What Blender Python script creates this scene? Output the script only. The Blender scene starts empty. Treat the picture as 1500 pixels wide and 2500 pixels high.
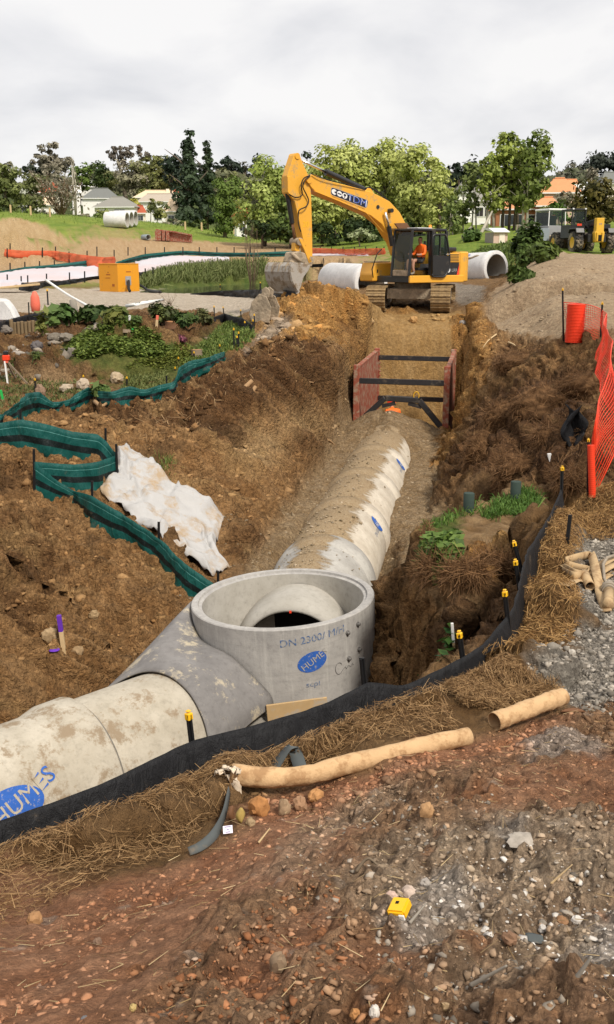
import bpy, bmesh, math, random
import numpy as np
from mathutils import Vector, Matrix, Euler

random.seed(7)
RNG = np.random.default_rng(11)
SC = bpy.context.scene
COL = SC.collection
R = math.radians

# ------------------------------------------------------------------ camera, world, sun, exposure
PITCH = R(14.5)
FPX = 2400.0            # focal length in photograph pixels (photograph 1500 x 2500)
CAMZ = 2.0
cam_d = bpy.data.cameras.new('camera')
cam = bpy.data.objects.new('camera', cam_d)
COL.objects.link(cam)
cam.location = (0, 0, CAMZ)
cam.rotation_euler = (R(90) - PITCH, 0, 0)
cam_d.sensor_fit = 'VERTICAL'
cam_d.sensor_height = 25.0
cam_d.lens = FPX / 2500.0 * 25.0
cam_d.clip_start = 0.05
cam_d.clip_end = 9000
SC.camera = cam

SUN_ELEV, SUN_AZ = R(49), R(146)      # azimuth clockwise from +Y (view direction)
world = bpy.data.worlds.new('World')
SC.world = world
world.use_nodes = True
wt = world.node_tree
wt.nodes.clear()
def wn(t, **kw):
    n = wt.nodes.new(t)
    for k, v in kw.items():
        setattr(n, k, v)
    return n
w_out = wn('ShaderNodeOutputWorld')
w_bg = wn('ShaderNodeBackground')
w_bg.inputs['Strength'].default_value = 0.1
w_sky = wn('ShaderNodeTexSky', sky_type='NISHITA', sun_disc=False)
w_sky.sun_elevation = SUN_ELEV
w_sky.sun_rotation = SUN_AZ
w_tc = wn('ShaderNodeTexCoord')
w_sep = wn('ShaderNodeSeparateXYZ')
wt.links.new(w_tc.outputs['Generated'], w_sep.inputs[0])
w_mx = wn('ShaderNodeMath', operation='MAXIMUM'); w_mx.inputs[1].default_value = 0.0
wt.links.new(w_sep.outputs['Z'], w_mx.inputs[0])
w_ad = wn('ShaderNodeMath', operation='ADD'); w_ad.inputs[1].default_value = 0.34
wt.links.new(w_mx.outputs[0], w_ad.inputs[0])
w_dx = wn('ShaderNodeMath', operation='DIVIDE'); w_dy = wn('ShaderNodeMath', operation='DIVIDE')
wt.links.new(w_sep.outputs['X'], w_dx.inputs[0]); wt.links.new(w_ad.outputs[0], w_dx.inputs[1])
wt.links.new(w_sep.outputs['Y'], w_dy.inputs[0]); wt.links.new(w_ad.outputs[0], w_dy.inputs[1])
w_cmb = wn('ShaderNodeCombineXYZ')
wt.links.new(w_dx.outputs[0], w_cmb.inputs[0]); wt.links.new(w_dy.outputs[0], w_cmb.inputs[1])
w_n1 = wn('ShaderNodeTexNoise'); w_n1.inputs['Scale'].default_value = 2.3; w_n1.inputs['Detail'].default_value = 7.0
w_n1.inputs['Roughness'].default_value = 0.5; w_n1.inputs['Distortion'].default_value = 0.25
wt.links.new(w_cmb.outputs[0], w_n1.inputs['Vector'])
w_rmp = wn('ShaderNodeValToRGB')
w_rmp.color_ramp.elements[0].position = 0.31; w_rmp.color_ramp.elements[0].color = (0.59, 0.59, 0.61, 1)
w_rmp.color_ramp.elements[1].position = 0.55; w_rmp.color_ramp.elements[1].color = (0.79, 0.775, 0.765, 1)
e = w_rmp.color_ramp.elements.new(0.45); e.color = (0.715, 0.705, 0.71, 1)
wt.links.new(w_n1.outputs[0], w_rmp.inputs[0])
w_sc = wn('ShaderNodeVectorMath', operation='SCALE'); w_sc.inputs['Scale'].default_value = 10.0
wt.links.new(w_rmp.outputs[0], w_sc.inputs[0])
w_mix = wn('ShaderNodeMix', data_type='RGBA'); w_mix.inputs[0].default_value = 0.94
wt.links.new(w_sky.outputs[0], w_mix.inputs[6]); wt.links.new(w_sc.outputs[0], w_mix.inputs[7])
wt.links.new(w_mix.outputs[2], w_bg.inputs[0]); wt.links.new(w_bg.outputs[0], w_out.inputs[0])

sun_d = bpy.data.lights.new('sun', 'SUN')
sun_d.energy = 3.1
sun_d.angle = R(9)
sun_d.color = (1.0, 0.93, 0.82)
sun = bpy.data.objects.new('sun', sun_d)
COL.objects.link(sun)
_sd = Vector((math.sin(SUN_AZ) * math.cos(SUN_ELEV), math.cos(SUN_AZ) * math.cos(SUN_ELEV), math.sin(SUN_ELEV)))
sun.rotation_euler = _sd.to_track_quat('Z', 'Y').to_euler()

SC.view_settings.view_transform = 'Standard'
SC.view_settings.look = 'None'
SC.view_settings.gamma = 1.0
SC.view_settings.exposure = 0.32
SC.view_settings.use_curve_mapping = False
SC.render.engine = 'CYCLES'
SC.cycles.max_bounces = 6
SC.cycles.diffuse_bounces = 3
SC.cycles.transparent_max_bounces = 8

# ------------------------------------------------------------------ pixel <-> place
SP, CP = math.sin(PITCH), math.cos(PITCH)
def ray(px, py):
    u = (px - 750.0) / FPX; v = (1250.0 - py) / FPX
    return np.array([u, CP + v * SP, -SP + v * CP])
def at(px, py, Y):
    d = ray(px, py)
    return Vector((d * (Y / d[1])) + np.array([0, 0, CAMZ]))
def atz(px, py, z):
    d = ray(px, py)
    return Vector(d * ((z - CAMZ) / d[2]) + np.array([0, 0, CAMZ]))

# ------------------------------------------------------------------ noise (numpy)
def _hash(ix, iy, seed):
    h = (ix.astype(np.int64) * 374761393 + iy.astype(np.int64) * 668265263 + seed * 974634777) & 0xFFFFFFFF
    h = ((h ^ (h >> 13)) * 1274126177) & 0xFFFFFFFF
    h = (h ^ (h >> 16)) & 0xFFFFFFFF
    return h
def hash01(ix, iy, seed):
    return _hash(ix, iy, seed).astype(np.float64) / 4294967296.0
def vnoise(x, y, seed=0):
    ix = np.floor(x).astype(np.int64); iy = np.floor(y).astype(np.int64)
    fx = x - ix; fy = y - iy
    sx = fx * fx * fx * (fx * (fx * 6 - 15) + 10); sy = fy * fy * fy * (fy * (fy * 6 - 15) + 10)
    def g(a, b):
        t = hash01(ix + a, iy + b, seed) * 2 * np.pi
        return np.cos(t) * (fx - a) + np.sin(t) * (fy - b)
    n0 = g(0, 0) * (1 - sx) + g(1, 0) * sx
    n1 = g(0, 1) * (1 - sx) + g(1, 1) * sx
    return (n0 * (1 - sy) + n1 * sy) * 1.5
def fbm(x, y, f, octs=4, seed=0, gain=0.5):
    s = np.zeros_like(x, dtype=np.float64); a = 1.0; t = 0
    for o in range(octs):
        s += a * vnoise(x * f + 17.3 * o, y * f - 9.1 * o, seed + o); t += a
        a *= gain; f *= 2.03
    return s / t * 1.4
def domes(x, y, f, seed=0, keep=1.0, rmin=0.25, rmax=0.62):
    x = x * f; y = y * f
    ix = np.floor(x).astype(np.int64); iy = np.floor(y).astype(np.int64)
    best = np.zeros_like(x, dtype=np.float64)
    for a in (-1, 0, 1):
        for b in (-1, 0, 1):
            jx = ix + a; jy = iy + b
            cx = jx + hash01(jx, jy, seed); cy = jy + hash01(jx, jy, seed + 1)
            r = rmin + (rmax - rmin) * hash01(jx, jy, seed + 2) ** 1.5
            k = hash01(jx, jy, seed + 3) < keep
            d2 = ((x - cx) ** 2 + (y - cy) ** 2) / (r * r)
            h = np.where(k, r * np.sqrt(np.clip(1 - d2, 0, 1)), 0)
            best = np.maximum(best, h)
    return best / f
def sstep(a, b, x):
    t = np.clip((x - a) / (b - a), 0, 1)
    return t * t * (3 - 2 * t)
def seg_dist(x, y, poly, closed=False):
    """distance to a polyline and the parameter (index + fraction) along it"""
    best = np.full(x.shape, 1e9); par = np.zeros(x.shape)
    n = len(poly)
    for i in range(n if closed else n - 1):
        ax, ay = poly[i][:2]; bx, by = poly[(i + 1) % n][:2]
        dx, dy = bx - ax, by - ay
        t = np.clip(((x - ax) * dx + (y - ay) * dy) / max(dx * dx + dy * dy, 1e-9), 0, 1)
        d = np.hypot(x - ax - t * dx, y - ay - t * dy)
        m = d < best
        best = np.where(m, d, best); par = np.where(m, i + t, par)
    return best, par
def inside(x, y, poly):
    r = np.zeros(x.shape, bool); n = len(poly)
    for i in range(n):
        ax, ay = poly[i][:2]; bx, by = poly[(i + 1) % n][:2]
        if ay == by: continue
        c = ((ay > y) != (by > y)) & (x < (bx - ax) * (y - ay) / (by - ay) + ax)
        r ^= c
    return r
def sdf(x, y, poly):
    d, _ = seg_dist(x, y, poly, True)
    return np.where(inside(x, y, poly), -d, d)
# ------------------------------------------------------------------ the ground: control points -> smooth sheet -> trench, pits, relief
CTRL = []
def cz(px, py, z): CTRL.append(tuple(atz(px, py, z)))
def cy(px, py, Y): CTRL.append(tuple(at(px, py, Y)))
for a in [(-300,2490,.0),(0,2490,.1),(400,2490,.15),(750,2490,.2),(1500,2490,.27),(1800,2490,.3),
          (0,2330,-.32),(300,2300,-.3),(750,2300,-.03),(1100,2250,-.05),(1500,2300,.05),
          (0,2180,-.72),(120,2240,-.58),(400,2085,-.74),(-200,2200,-.7),
          (520,2100,-.6),(600,1970,-.8),(750,2100,-.42),(1000,2000,-.45),(1250,2100,-.22),(1500,2100,-.15),(1750,2000,-.2),
          (1500,1900,-.42),(1250,1900,-.52),(900,1905,-.7),(750,1930,-.78),(1150,1835,-.78),(1250,1790,-.85),(1400,1720,-.88),(1500,1760,-.78),
          (1500,1600,-1.0),(1400,1550,-1.05),(1300,1600,-1.05),(1750,1600,-.9),
          (0,2085,-1.08),(250,2045,-1.08),(500,1955,-1.08),(700,1865,-1.05),(930,1745,-1.05),(1080,1670,-1.08),(1200,1595,-1.08),
          (1310,1490,-1.05),(1400,1420,-1.05),(1500,1320,-1.0),(1330,1330,-1.0),(1400,1250,-.95),(1500,1220,-.75),(1440,1220,-.98),(1700,1250,-.6),
          (20,1690,-2.95),(100,1600,-2.8),(250,1600,-3.05),(-200,1600,-2.6),
          (0,1500,-2.3),(150,1500,-2.45),(300,1500,-2.7),(420,1500,-2.9),(450,1450,-2.75),
          (0,1350,-1.85),(150,1300,-1.85),(300,1350,-2.15),(400,1420,-2.5),(250,1275,-1.9),(-300,1350,-1.6),
          (0,1220,-1.55),(90,1212,-1.7),(200,1225,-1.82),(40,1120,-1.22),(180,1125,-1.4),(0,1085,-1.2),(-200,1100,-1.2),
          (300,1180,-1.78),(420,1225,-2.0),(540,1275,-2.3),(550,1400,-2.75),(450,1345,-2.42),
          (200,1025,-1.25),(400,1000,-1.1),(300,1085,-1.45),(450,1110,-1.65),(600,1000,-1.15),(700,950,-.9),(800,905,-.75),(600,905,-.65),(750,850,-.35),(835,880,-.65),
          (840,1000,-1.55),(790,1060,-2.0),(700,1080,-1.75),(690,1180,-2.3),(600,1200,-2.2),(650,1300,-2.75),(560,1330,-2.6),
          (100,1005,-1.12),(230,975,-1.02),(440,945,-.85),(590,850,-.3),(0,1015,-1.2),(-200,1000,-1.1),
          (0,950,-.95),(100,930,-.88),(250,905,-.68),(400,905,-.68),(100,850,-.5),(500,805,-.15),(100,785,-.15),(300,765,-.05),(550,765,-.05),(600,795,-.2),(-200,800,-.2),
          (0,742,.1),(200,738,.1),(400,738,.1),(600,748,.1),(660,762,.05),(0,715,.1),(300,715,.1),(600,720,.05),(-200,730,.1),
          (1300,905,-.5),(1200,950,-.95),(1250,1000,-.95),(1330,1000,-.5),(1400,930,-.1),(1450,1000,-.4),(1450,1100,-.75),(1350,1100,-.8),(1250,1080,-1.05),
          (1180,1080,-1.45),(1150,1000,-1.3),(1130,940,-.95),(1150,880,-.45),(1120,855,-.2),(1160,1150,-1.6),(1250,1180,-1.35),(1330,1190,-1.15),
          (1100,1230,-2.0),(1150,1270,-1.5),(1250,1250,-1.38),(1050,1290,-1.95),(1110,1340,-1.6),(1200,1320,-1.4),
          (1000,1350,-3.0),(980,1450,-3.1),(1050,1480,-2.8),(1080,1560,-2.5),(1000,1600,-3.1),(940,1620,-3.55),(1150,1520,-2.5)]:
    cz(*a)
for a in [(-300,690,70),(0,690,70),(300,690,72),(-300,650,88),(0,652,88),(300,650,88),(600,655,88),(0,625,100),(300,622,100),(600,618,100),(750,630,95),
          (-300,560,125),(0,560,120),(200,572,115),(400,592,112),(600,602,112),(-300,515,140),(0,519,140),(200,530,140),(400,548,140),(600,582,130),(760,598,110),(850,600,105),(930,612,90),
          (700,655,80),(850,650,72),(0,540,185),(300,545,190),(300,500,245),(0,500,245),(300,470,300),(0,470,300),(-500,480,300),(600,565,200),(900,560,150),(1000,520,280),(1100,585,85),
          (1200,588,75),(1300,572,88),(1300,558,105),(1500,560,105),(1500,525,180),(1300,530,190),(1400,480,320),(2000,520,180),(600,480,320),(900,490,330),
          (1400,623,60),(1500,623,58),(1700,622,56),(1440,619,72),(1300,642,45),(1285,660,40),(1500,680,35),(1400,705,30),(1350,755,26),(1500,765,24),(1250,705,34),(1215,740,32.5),(1225,800,27.5),
          (1300,835,22.3),(1400,842,19.8),(1490,850,18.8),(1700,800,22),
          (955,762,37.3),(1070,762,36.9),(1150,752,36.5),(1180,720,39),(1000,720,41.5),(1100,708,44),(1200,694,48),(1240,690,46),(900,700,46),(800,700,48)]:
    cy(*a)
for a in [(0,.2,.42),(-3,.5,.3),(3,.5,.45),(0,-4,.5),(-8,-4,.4),(8,-4,.6),(0,-40,1),(40,-20,1),(-40,-20,0),(10,4,.2),(14,12,.3),(-6,4.5,-.8),(-9,8,-1.6),(-14,16,-1.2),
          (9,19,.5),(14,30,1.0),(60,60,4),(-60,60,1),(-22,45,.1),(22,45,2.3),(-100,120,6),(-150,200,11),(150,200,11),(0,500,30),(-300,500,34),(300,500,34),(0,900,32),(-900,300,24),(900,300,24),(0,-900,0),(-900,-200,0),(900,-200,0),(0,3000,32)]:
    CTRL.append(a)
# far side of the near silt fence drops to the trench floor
SILT = [(-120,2050),(0,2004),(121,1961),(253,1913),(354,1863),(480,1805),(606,1774),(750,1734),(806,1712),(900,1666),(985,1673),(1075,1634),(1126,1606),(1183,1572),(1232,1510),(1256,1479),(1274,1395),(1288,1346),(1318,1298),(1345,1253),(1371,1195)]
SILT_Z = [-.74,-.74,-.72,-.72,-.72,-.72,-.72,-.72,-.74,-.72,-.82,-.8,-.78,-.78,-.72,-.72,-.68,-.7,-.72,-.7,-.62]
SILT_W = [atz(px, py, z) for (px, py), z in zip(SILT, SILT_Z)]
for i in range(0, 12):
    p = SILT_W[i]
    for off, z in ((.45, -1.6), (1.0, -2.6), (1.8, -3.5)):
        CTRL.append((p.x - .62 * off, p.y + .78 * off, z))
CT = np.array(CTRL)
def warp(x, y):
    r = np.hypot(x, y) + .8
    a = np.arctan2(x, y)
    return np.log(r) * 2.2 * np.cos(a * .5), np.log(r) * 2.2 * np.sin(a * .5) + a * 3.2
def tps(r2):
    return np.where(r2 > 1e-12, .5 * r2 * np.log(np.maximum(r2, 1e-12)), 0)
_u, _v = warp(CT[:, 0], CT[:, 1])
def zwarp(z): return np.arcsinh(z / 3.0)
_n = len(CT)
_A = np.zeros((_n + 3, _n + 3))
_A[:_n, :_n] = tps((_u[:, None] - _u[None]) ** 2 + (_v[:, None] - _v[None]) ** 2) + np.eye(_n) * 2e-3
_A[:_n, _n:] = np.c_[np.ones(_n), _u, _v]; _A[_n:, :_n] = _A[:_n, _n:].T
_W = np.linalg.solve(_A, np.r_[zwarp(CT[:, 2]), 0, 0, 0])
def base_h(x, y):
    out = np.empty(x.shape); xf, yf, of = x.ravel(), y.ravel(), out.ravel()
    for i in range(0, len(xf), 40000):
        u, v = warp(xf[i:i + 40000], yf[i:i + 40000])
        k = tps((u[:, None] - _u[None]) ** 2 + (v[:, None] - _v[None]) ** 2)
        of[i:i + 40000] = k @ _W[:_n] + _W[_n] + _W[_n + 1] * u + _W[_n + 2] * v
    out = of.reshape(x.shape)
    return np.sinh(np.clip(out, -2, 4.2)) * 3.0

# trench axis
MH = np.array([-.32, 12.2]); MH_RIM = -2.30
TDX = .178
TL = math.hypot(TDX, 1.0); TA = np.array([TDX / TL, 1 / TL]); TN = np.array([TA[1], -TA[0]])     # along, to the right
TRENCH_ANG = math.atan2(TDX, 1.0)
PIPE_R = .82; PIPE_AX = -3.49
SH0, SH1 = 15.3, 20.7        # shield from s to s (metres from the manhole)
def st(x, y): return (x - MH[0]) * TA[0] + (y - MH[1]) * TA[1], (x - MH[0]) * TN[0] + (y - MH[1]) * TN[1]
def trench_pt(s, t): return MH + TA * s + TN * t
NPIPE_C = np.array([-2.462, 9.75]); NPIPE_PHI = .787; NPIPE_R = .80; NPIPE_AX = -3.473
NA = np.array([math.sin(NPIPE_PHI), math.cos(NPIPE_PHI)])

def carve(x, y, z):
    wob = fbm(x, y, .55, 3, 5) * .28
    s, t = st(x, y)
    # back fill in the trench beside the pipe, rising towards the shield
    zb = np.interp(s, [-3, 0, 2, 6, 10, 12.4, 13.6, 15.5, 17.0, 18.5, 30], [-3.7, -3.6, -3.15, -3.02, -2.98, -2.92, -2.74, -2.75, -3.3, -4.3, -4.3])
    zb = zb + np.where(t < -.3, .16, 0) * sstep(2, 5, s) * sstep(18, 15, s) + .05 * fbm(x, y, 1.2, 3, 6)
    crest = np.interp(s, [12.2, 13.5, 15.2, 16.6, 18.4], [0, .38, .62, .3, 0])
    zb = zb + crest * np.clip(1 - np.abs(t) / 1.5, 0, 1)
    tl = np.interp(s, [0, 3, 8, 12, 14.5, 23], [1.25, 1.2, 1.15, 1.15, 1.15, 1.15])
    tr = np.interp(s, [0, 2, 4, 8, 12, 14.5, 23], [1.5, 1.55, 1.55, 1.5, 1.6, 1.95, 1.95])
    sl = np.interp(s, [0, 4, 8, 11, 14, 17, 20, 23, 30], [.35, .5, .8, 1.6, 3.0, 2.6, 1.5, .85, .8])
    sr = np.interp(s, [0, 2, 5, 9, 12, 14, 19, 23, 30], [.5, .6, .6, .9, 1.4, 2.8, 2.4, 1.3, 1.2])
    el = np.maximum(0, -t - tl + wob * .5); er = np.maximum(0, t - tr + wob * .5)
    wv = sstep(12.2, 15.2, s)                                   # vertical beside the shield, gentle before it
    lo = 3.25 - .5 * sstep(20, 24, s)
    hl = lo * sstep(0, .55, el) + np.maximum(0, el - .5) * .62; hr = (lo - .1) * sstep(0, .45, er) + np.maximum(0, er - .4) * .55
    ex = np.where(t < 0, el * sl * (1 - wv) + hl * wv, er * sr * (1 - wv) + hr * wv)
    end = np.interp(s + wob * .5, [21.8, 22.9, 24.4, 28], [0, 3.85, 4.45, 8])     # face of clay below the machine
    w = zb + ex + end
    m = (s > -.5) & (s < 28)
    z = np.where(m, np.minimum(z, w), z)
    # floor round the near pipe and manhole
    a = (x - NPIPE_C[0]) * NA[0] + (y - NPIPE_C[1]) * NA[1]
    b = (x - NPIPE_C[0]) * NA[1] - (y - NPIPE_C[1]) * NA[0]      # to the right of the axis = towards camera
    z = np.where((a > -6) & (a < 3.6) & (b < 2.2) & (b > -1.3), np.minimum(z, np.where(b > 0, -3.72 + .05 * fbm(x, y, 2, 2, 9), -3.35 + np.maximum(0, -b - .7) * .8)), z)
    dm = np.hypot(x - MH[0], y - MH[1])
    z = np.where(dm < 1.6, np.minimum(z, -3.55 + np.maximum(0, dm - 1.15) * .8 + .25 * sstep(11.9, 13.3, y)), z)
    return z

PIT = [atz(px, py, -1.45)[:2] for px, py in [(1035,1385),(1085,1425),(1110,1475),(1150,1455),(1200,1425),(1245,1375),(1262,1400),(1262,1480),(1235,1530),(1180,1572),(1120,1600),(1085,1560),(1040,1490),(1005,1430),(985,1385),(985,1330),(1010,1310)]]
ISLAND = [atz(px, py, -1.42)[:2] for px, py in [(1012,1330),(1040,1282),(1100,1252),(1170,1226),(1250,1198),(1320,1200),(1335,1235),(1300,1300),(1268,1352),(1245,1380),(1200,1428),(1150,1458),(1110,1478),(1085,1428),(1035,1388)]]
POND = [at(px, py, Y)[:2] for px, py, Y in [(340,700,66),(420,690,72),(560,680,82),(700,672,88),(790,680,84),(790,705,66),(720,712,60),(500,712,60),(360,712,60)]]
MOUNDS = [  # px, py, z of the foot, radius across, radius along, height
    (245, 895, -.62, 2.05, 1.5, .72), (330, 885, -.62, 1.5, 1.2, .55),
    (60, 640, None, 0, 0, 0)]
STRAW_RIDGE = [([(-150,2200),(0,2170),(200,2125),(400,2060),(500,2000),(590,1905),(650,1895)], -1.0, .27, .22), ([(735,1865),(830,1825),(930,1795),(985,1760)], -1.0, .27, .22), ([(1115,1680),(1200,1690),(1320,1672)], -1.02, .27, .26),
    ([(1320,1475),(1370,1500)], -1.02, .36, .24), ([(1335,1370),(1350,1300)], -1.0, .34, .2), ([(1390,1245),(1480,1225)], -.95, .4, .15), ([(1180,1612),(1320,1560)], -1.05, .25, .1)]
PILE = at(775, 760, 34.6)
def relief(x, y, z):
    # spoil pile in front of the machine
    dx, dy = (x - PILE.x) / 3.0, (y - PILE.y) / 2.3
    d = np.sqrt(dx * dx + dy * dy) + fbm(x, y, .6, 3, 31) * .16
    z = z + .95 * np.clip(1 - d, 0, 1) ** .9
    p2 = at(845, 775, 34.4); d = np.hypot((x - p2.x) / 2.0, (y - p2.y) / 1.4); z = z + .2 * np.clip(1 - d, 0, 1)
    p3 = at(690, 800, 31.5); d = np.hypot((x - p3.x) / 2.0, (y - p3.y) / 2.4); z = z + .4 * np.clip(1 - d, 0, 1)
    # ivy mound and small rises in the garden
    for (px, py, zz, rx, ry, h) in MOUNDS[:2]:
        p = atz(px, py, zz); d = np.hypot((x - p.x) / rx, (y - p.y) / ry)
        z = z + h * np.sqrt(np.clip(1 - d * d, 0, 1)) * .9
    # stock pile of pale clay far left
    p = at(30, 604, 95); d = np.hypot((x - p.x) / 6.4, (y - p.y) / 5) + fbm(x, y, .5, 4, 77) * .2
    z = z + 2.9 * np.clip(1 - d, 0, 1)
    p = at(1260, 612, 55); d = np.hypot((x - p.x) / 3.2, (y - p.y) / 3) + fbm(x, y, .8, 3, 78) * .15
    z = z + 1.1 * np.clip(1 - d, 0, 1)
    # root mat heaps on the right bank
    for (px, py, zz, r, h) in [(1330,1010,-.6,.8,.5),(1240,1000,-.95,.7,.5),(1420,960,-.25,.75,.45),(1290,1075,-.9,.5,.5),(1390,1080,-.75,.5,.4),(1178,1120,-1.5,.4,.62),(1262,1165,-1.3,.42,.5),(1225,1190,-1.35,.3,.3),(1320,1170,-1.15,.35,.35),(1210,1050,-1.2,.5,.4),(1330,930,-.3,.6,.35),(1440,1040,-.5,.5,.4),(1280,960,-.7,.5,.4),(1380,1010,-.45,.45,.4),(1460,1100,-.6,.5,.4)]:
        p = atz(px, py, zz); d = np.hypot(x - p.x, y - p.y) / r + fbm(x, y, 2.2, 3, 41) * .22
        z = z + h * np.sqrt(np.clip(1 - d * d, 0, 1))
    # straw and hay heaped along the near silt fence
    for pts, zz, w, h in STRAW_RIDGE:
        P = [tuple(atz(px, py, zz)[:2]) for px, py in pts]
        d, _ = seg_dist(x, y, P); d = d / w + fbm(x, y, 2.6, 3, 91) * .22
        z = z + h * np.sqrt(np.clip(1 - d * d, 0, 1)) * (.85 + .5 * fbm(x, y, 4, 3, 92))
    d, par = seg_dist(x, y, [(p.x, p.y) for p in SILT_W])
    lim = -.99 + np.maximum(0, d - .10) * 1.05
    z = np.where((d < .55) & (par < 12.9), np.minimum(z, lim), z)
    d = sdf(x, y, ISLAND) + fbm(x, y, 2.5, 3, 14) * .06
    flat_ = -1.42 + .10 * fbm(x, y, .9, 3, 15) + .035 * fbm(x, y, 5, 3, 16)
    w = sstep(.10, -.06, d); z = z * (1 - w) + flat_ * w
    # clay island wall, pit
    d = sdf(x, y, PIT) + fbm(x, y, 2.2, 3, 13) * .1
    z = np.where(d < .12, np.minimum(z, -1.5 - 1.9 * sstep(.1, -.34, d)), z)
    # loose clay heaped between the manhole and the pit
    bx = np.maximum(np.maximum(1.30 - x, 0) * 1.7, np.maximum(x - 1.42 - .12 * fbm(x, y, 1.5, 3, 18), 0) * 2.2)
    berm = -2.2 + .12 * fbm(x, y, 1.4, 3, 19) - np.maximum(0, 12.0 - y) * .85 - np.maximum(0, y - 12.4) * .40 - bx
    z = np.where((x > .75) & (x < 2.2) & (y > 9.8) & (y < 15) & (np.hypot(x - MH[0], y - MH[1]) > 1.2), np.maximum(z, np.maximum(berm, -3.6)), z)
    d = sdf(x, y, POND)
    z = np.where(d < 2, np.minimum(z, np.interp(d, [-3, 0, 2], [-1.0, -.22, .1])), z)
    # cliff lip and slump beside the trench on the right
    return z
# ------------------------------------------------------------------ grid
_half = R(25.5)
_fine = np.linspace(-_half, _half, 460)
_side = np.linspace(_half, 2 * np.pi - _half, 46)[1:-1]
AZ = np.r_[_fine, _side]                       # one turn, seam closes on itself
RR = np.r_[np.linspace(.04, 1.15, 9)[:-1], np.exp(np.linspace(np.log(1.15), np.log(48), 1000)), np.exp(np.linspace(np.log(48), np.log(420), 110))[1:], np.exp(np.linspace(np.log(420), np.log(7000), 16))[1:]]
GA, GR = np.meshgrid(AZ, RR)                    # rows = radius
GX, GY = np.sin(GA) * GR, np.cos(GA) * GR
H0 = relief(GX, GY, carve(GX, GY, base_h(GX, GY)))
LNR = np.log(RR)
HG = H0.copy()
def ground_z(x, y):
    """height of the finished ground by looking the grid up"""
    x = np.atleast_1d(np.asarray(x, float)); y = np.atleast_1d(np.asarray(y, float))
    a = np.arctan2(x, y); a = np.where(a < -_half, a + 2 * np.pi, a)
    l = np.log(np.maximum(np.hypot(x, y), RR[0] + 1e-6))
    i = np.clip(np.searchsorted(LNR, l) - 1, 0, len(RR) - 2)
    j = np.clip(np.searchsorted(AZ, a) - 1, 0, len(AZ) - 2)
    fi = np.clip((l - LNR[i]) / (LNR[i + 1] - LNR[i]), 0, 1); fj = np.clip((a - AZ[j]) / (AZ[j + 1] - AZ[j]), 0, 1)
    return (HG[i, j] * (1 - fi) + HG[i + 1, j] * fi) * (1 - fj) + (HG[i, j + 1] * (1 - fi) + HG[i + 1, j + 1] * fi) * fj
def gz(x, y): return float(ground_z(x, y)[0])
def gp(px, py):
    """first point of the ground that the ray through a photograph pixel meets"""
    d = ray(px, py)
    Y = np.exp(np.linspace(np.log(1.2), np.log(900), 3000))
    X = d[0] / d[1] * Y; Z = CAMZ + d[2] / d[1] * Y
    below = Z < ground_z(X, Y)
    if not below.any():
        k = len(Y) - 1
    else:
        k = int(np.argmax(below))
    k0 = max(k - 1, 0)
    yy = np.linspace(Y[k0], Y[k], 40); xx = d[0] / d[1] * yy; zz = CAMZ + d[2] / d[1] * yy
    b = zz < ground_z(xx, yy); q = int(np.argmax(b)) if b.any() else 39
    return Vector((xx[q], yy[q], float(ground_z(xx[q], yy[q])[0])))
def plan(pts): return [tuple(gp(px, py)[:2]) for px, py in pts]

# ------------------------------------------------------------------ soils: own colour and lumpiness
def srgb(r, g, b):
    c = np.array([r, g, b]) / 255.0
    return np.where(c <= .04045, c / 12.92, ((c + .055) / 1.055) ** 2.4)
GC = np.empty(GX.shape + (3,)); GC[:] = (.22, .135, .065)
LUMP = np.full(GX.shape, .5)        # clod relief
STONY = np.zeros(GX.shape)          # how much loose stone lies on it
TURF = np.zeros(GX.shape)
QX, QY = GX + .83 * H0, GY + .71 * H0      # so that steep faces do not smear the pattern
N1 = fbm(QX, QY, 1.3, 5, 101); N2 = fbm(QX, QY, 5.0, 4, 102); N3 = fbm(GX, GY, .35, 4, 103); N4 = fbm(QX, QY, 18.0, 3, 104)
SOIL_GAIN = {'clay': .98, 'dark': .95, 'orange': .9, 'pale': .85, 'red': .88, 'brown': .85, 'grey': 1.0, 'chalk': .85, 'gravel': .95, 'fill': .88, 'road': 1.0, 'straw': .7, 'ochre': .9}
SOIL = {
    'clay':   ((.240, .132, .054), (.33, .20, .092), 1.15, .25),
    'pale':   ((.46, .32, .155), (.56, .42, .24), .7, .2),
    'orange': ((.37, .18, .05), (.49, .29, .105), 1.15, .2),
    'ochre':  ((.37, .225, .085), (.44, .29, .13), .12, .1),
    'dark':   ((.085, .044, .019), (.19, .103, .045), 1.4, .15),
    'peat_shade':   ((.075, .040, .020), (.15, .082, .04), 1.0, 0),
    'red':    ((.33, .155, .082), (.43, .235, .14), .24, .4),
    'brown':  ((.25, .145, .080), (.36, .235, .145), .9, .7),
    'grey':   ((.31, .235, .165), (.43, .355, .265), .8, .8),
    'chalk':  ((.40, .36, .32), (.52, .49, .45), .35, 1.0),
    'gravel': ((.20, .185, .160), (.29, .27, .235), .25, 1.0),
    'fill':   ((.27, .185, .098), (.36, .27, .165), .2, .9),
    'road':   ((.34, .25, .16), (.43, .335, .225), .08, .5),
    'haul':   ((.42, .36, .28), (.52, .46, .38), .06, .5),
    'tan':    ((.36, .24, .125), (.43, .31, .18), .2, .1),
    'grass':  ((.125, .20, .030), (.20, .26, .045), .10, 0),
    'island': ((.22, .135, .062), (.31, .21, .11), .16, .2),
    'weeds':  ((.060, .095, .020), (.12, .14, .035), .15, 0),
    'straw':  ((.17, .092, .035), (.25, .145, .06), .09, 0),
}
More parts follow.
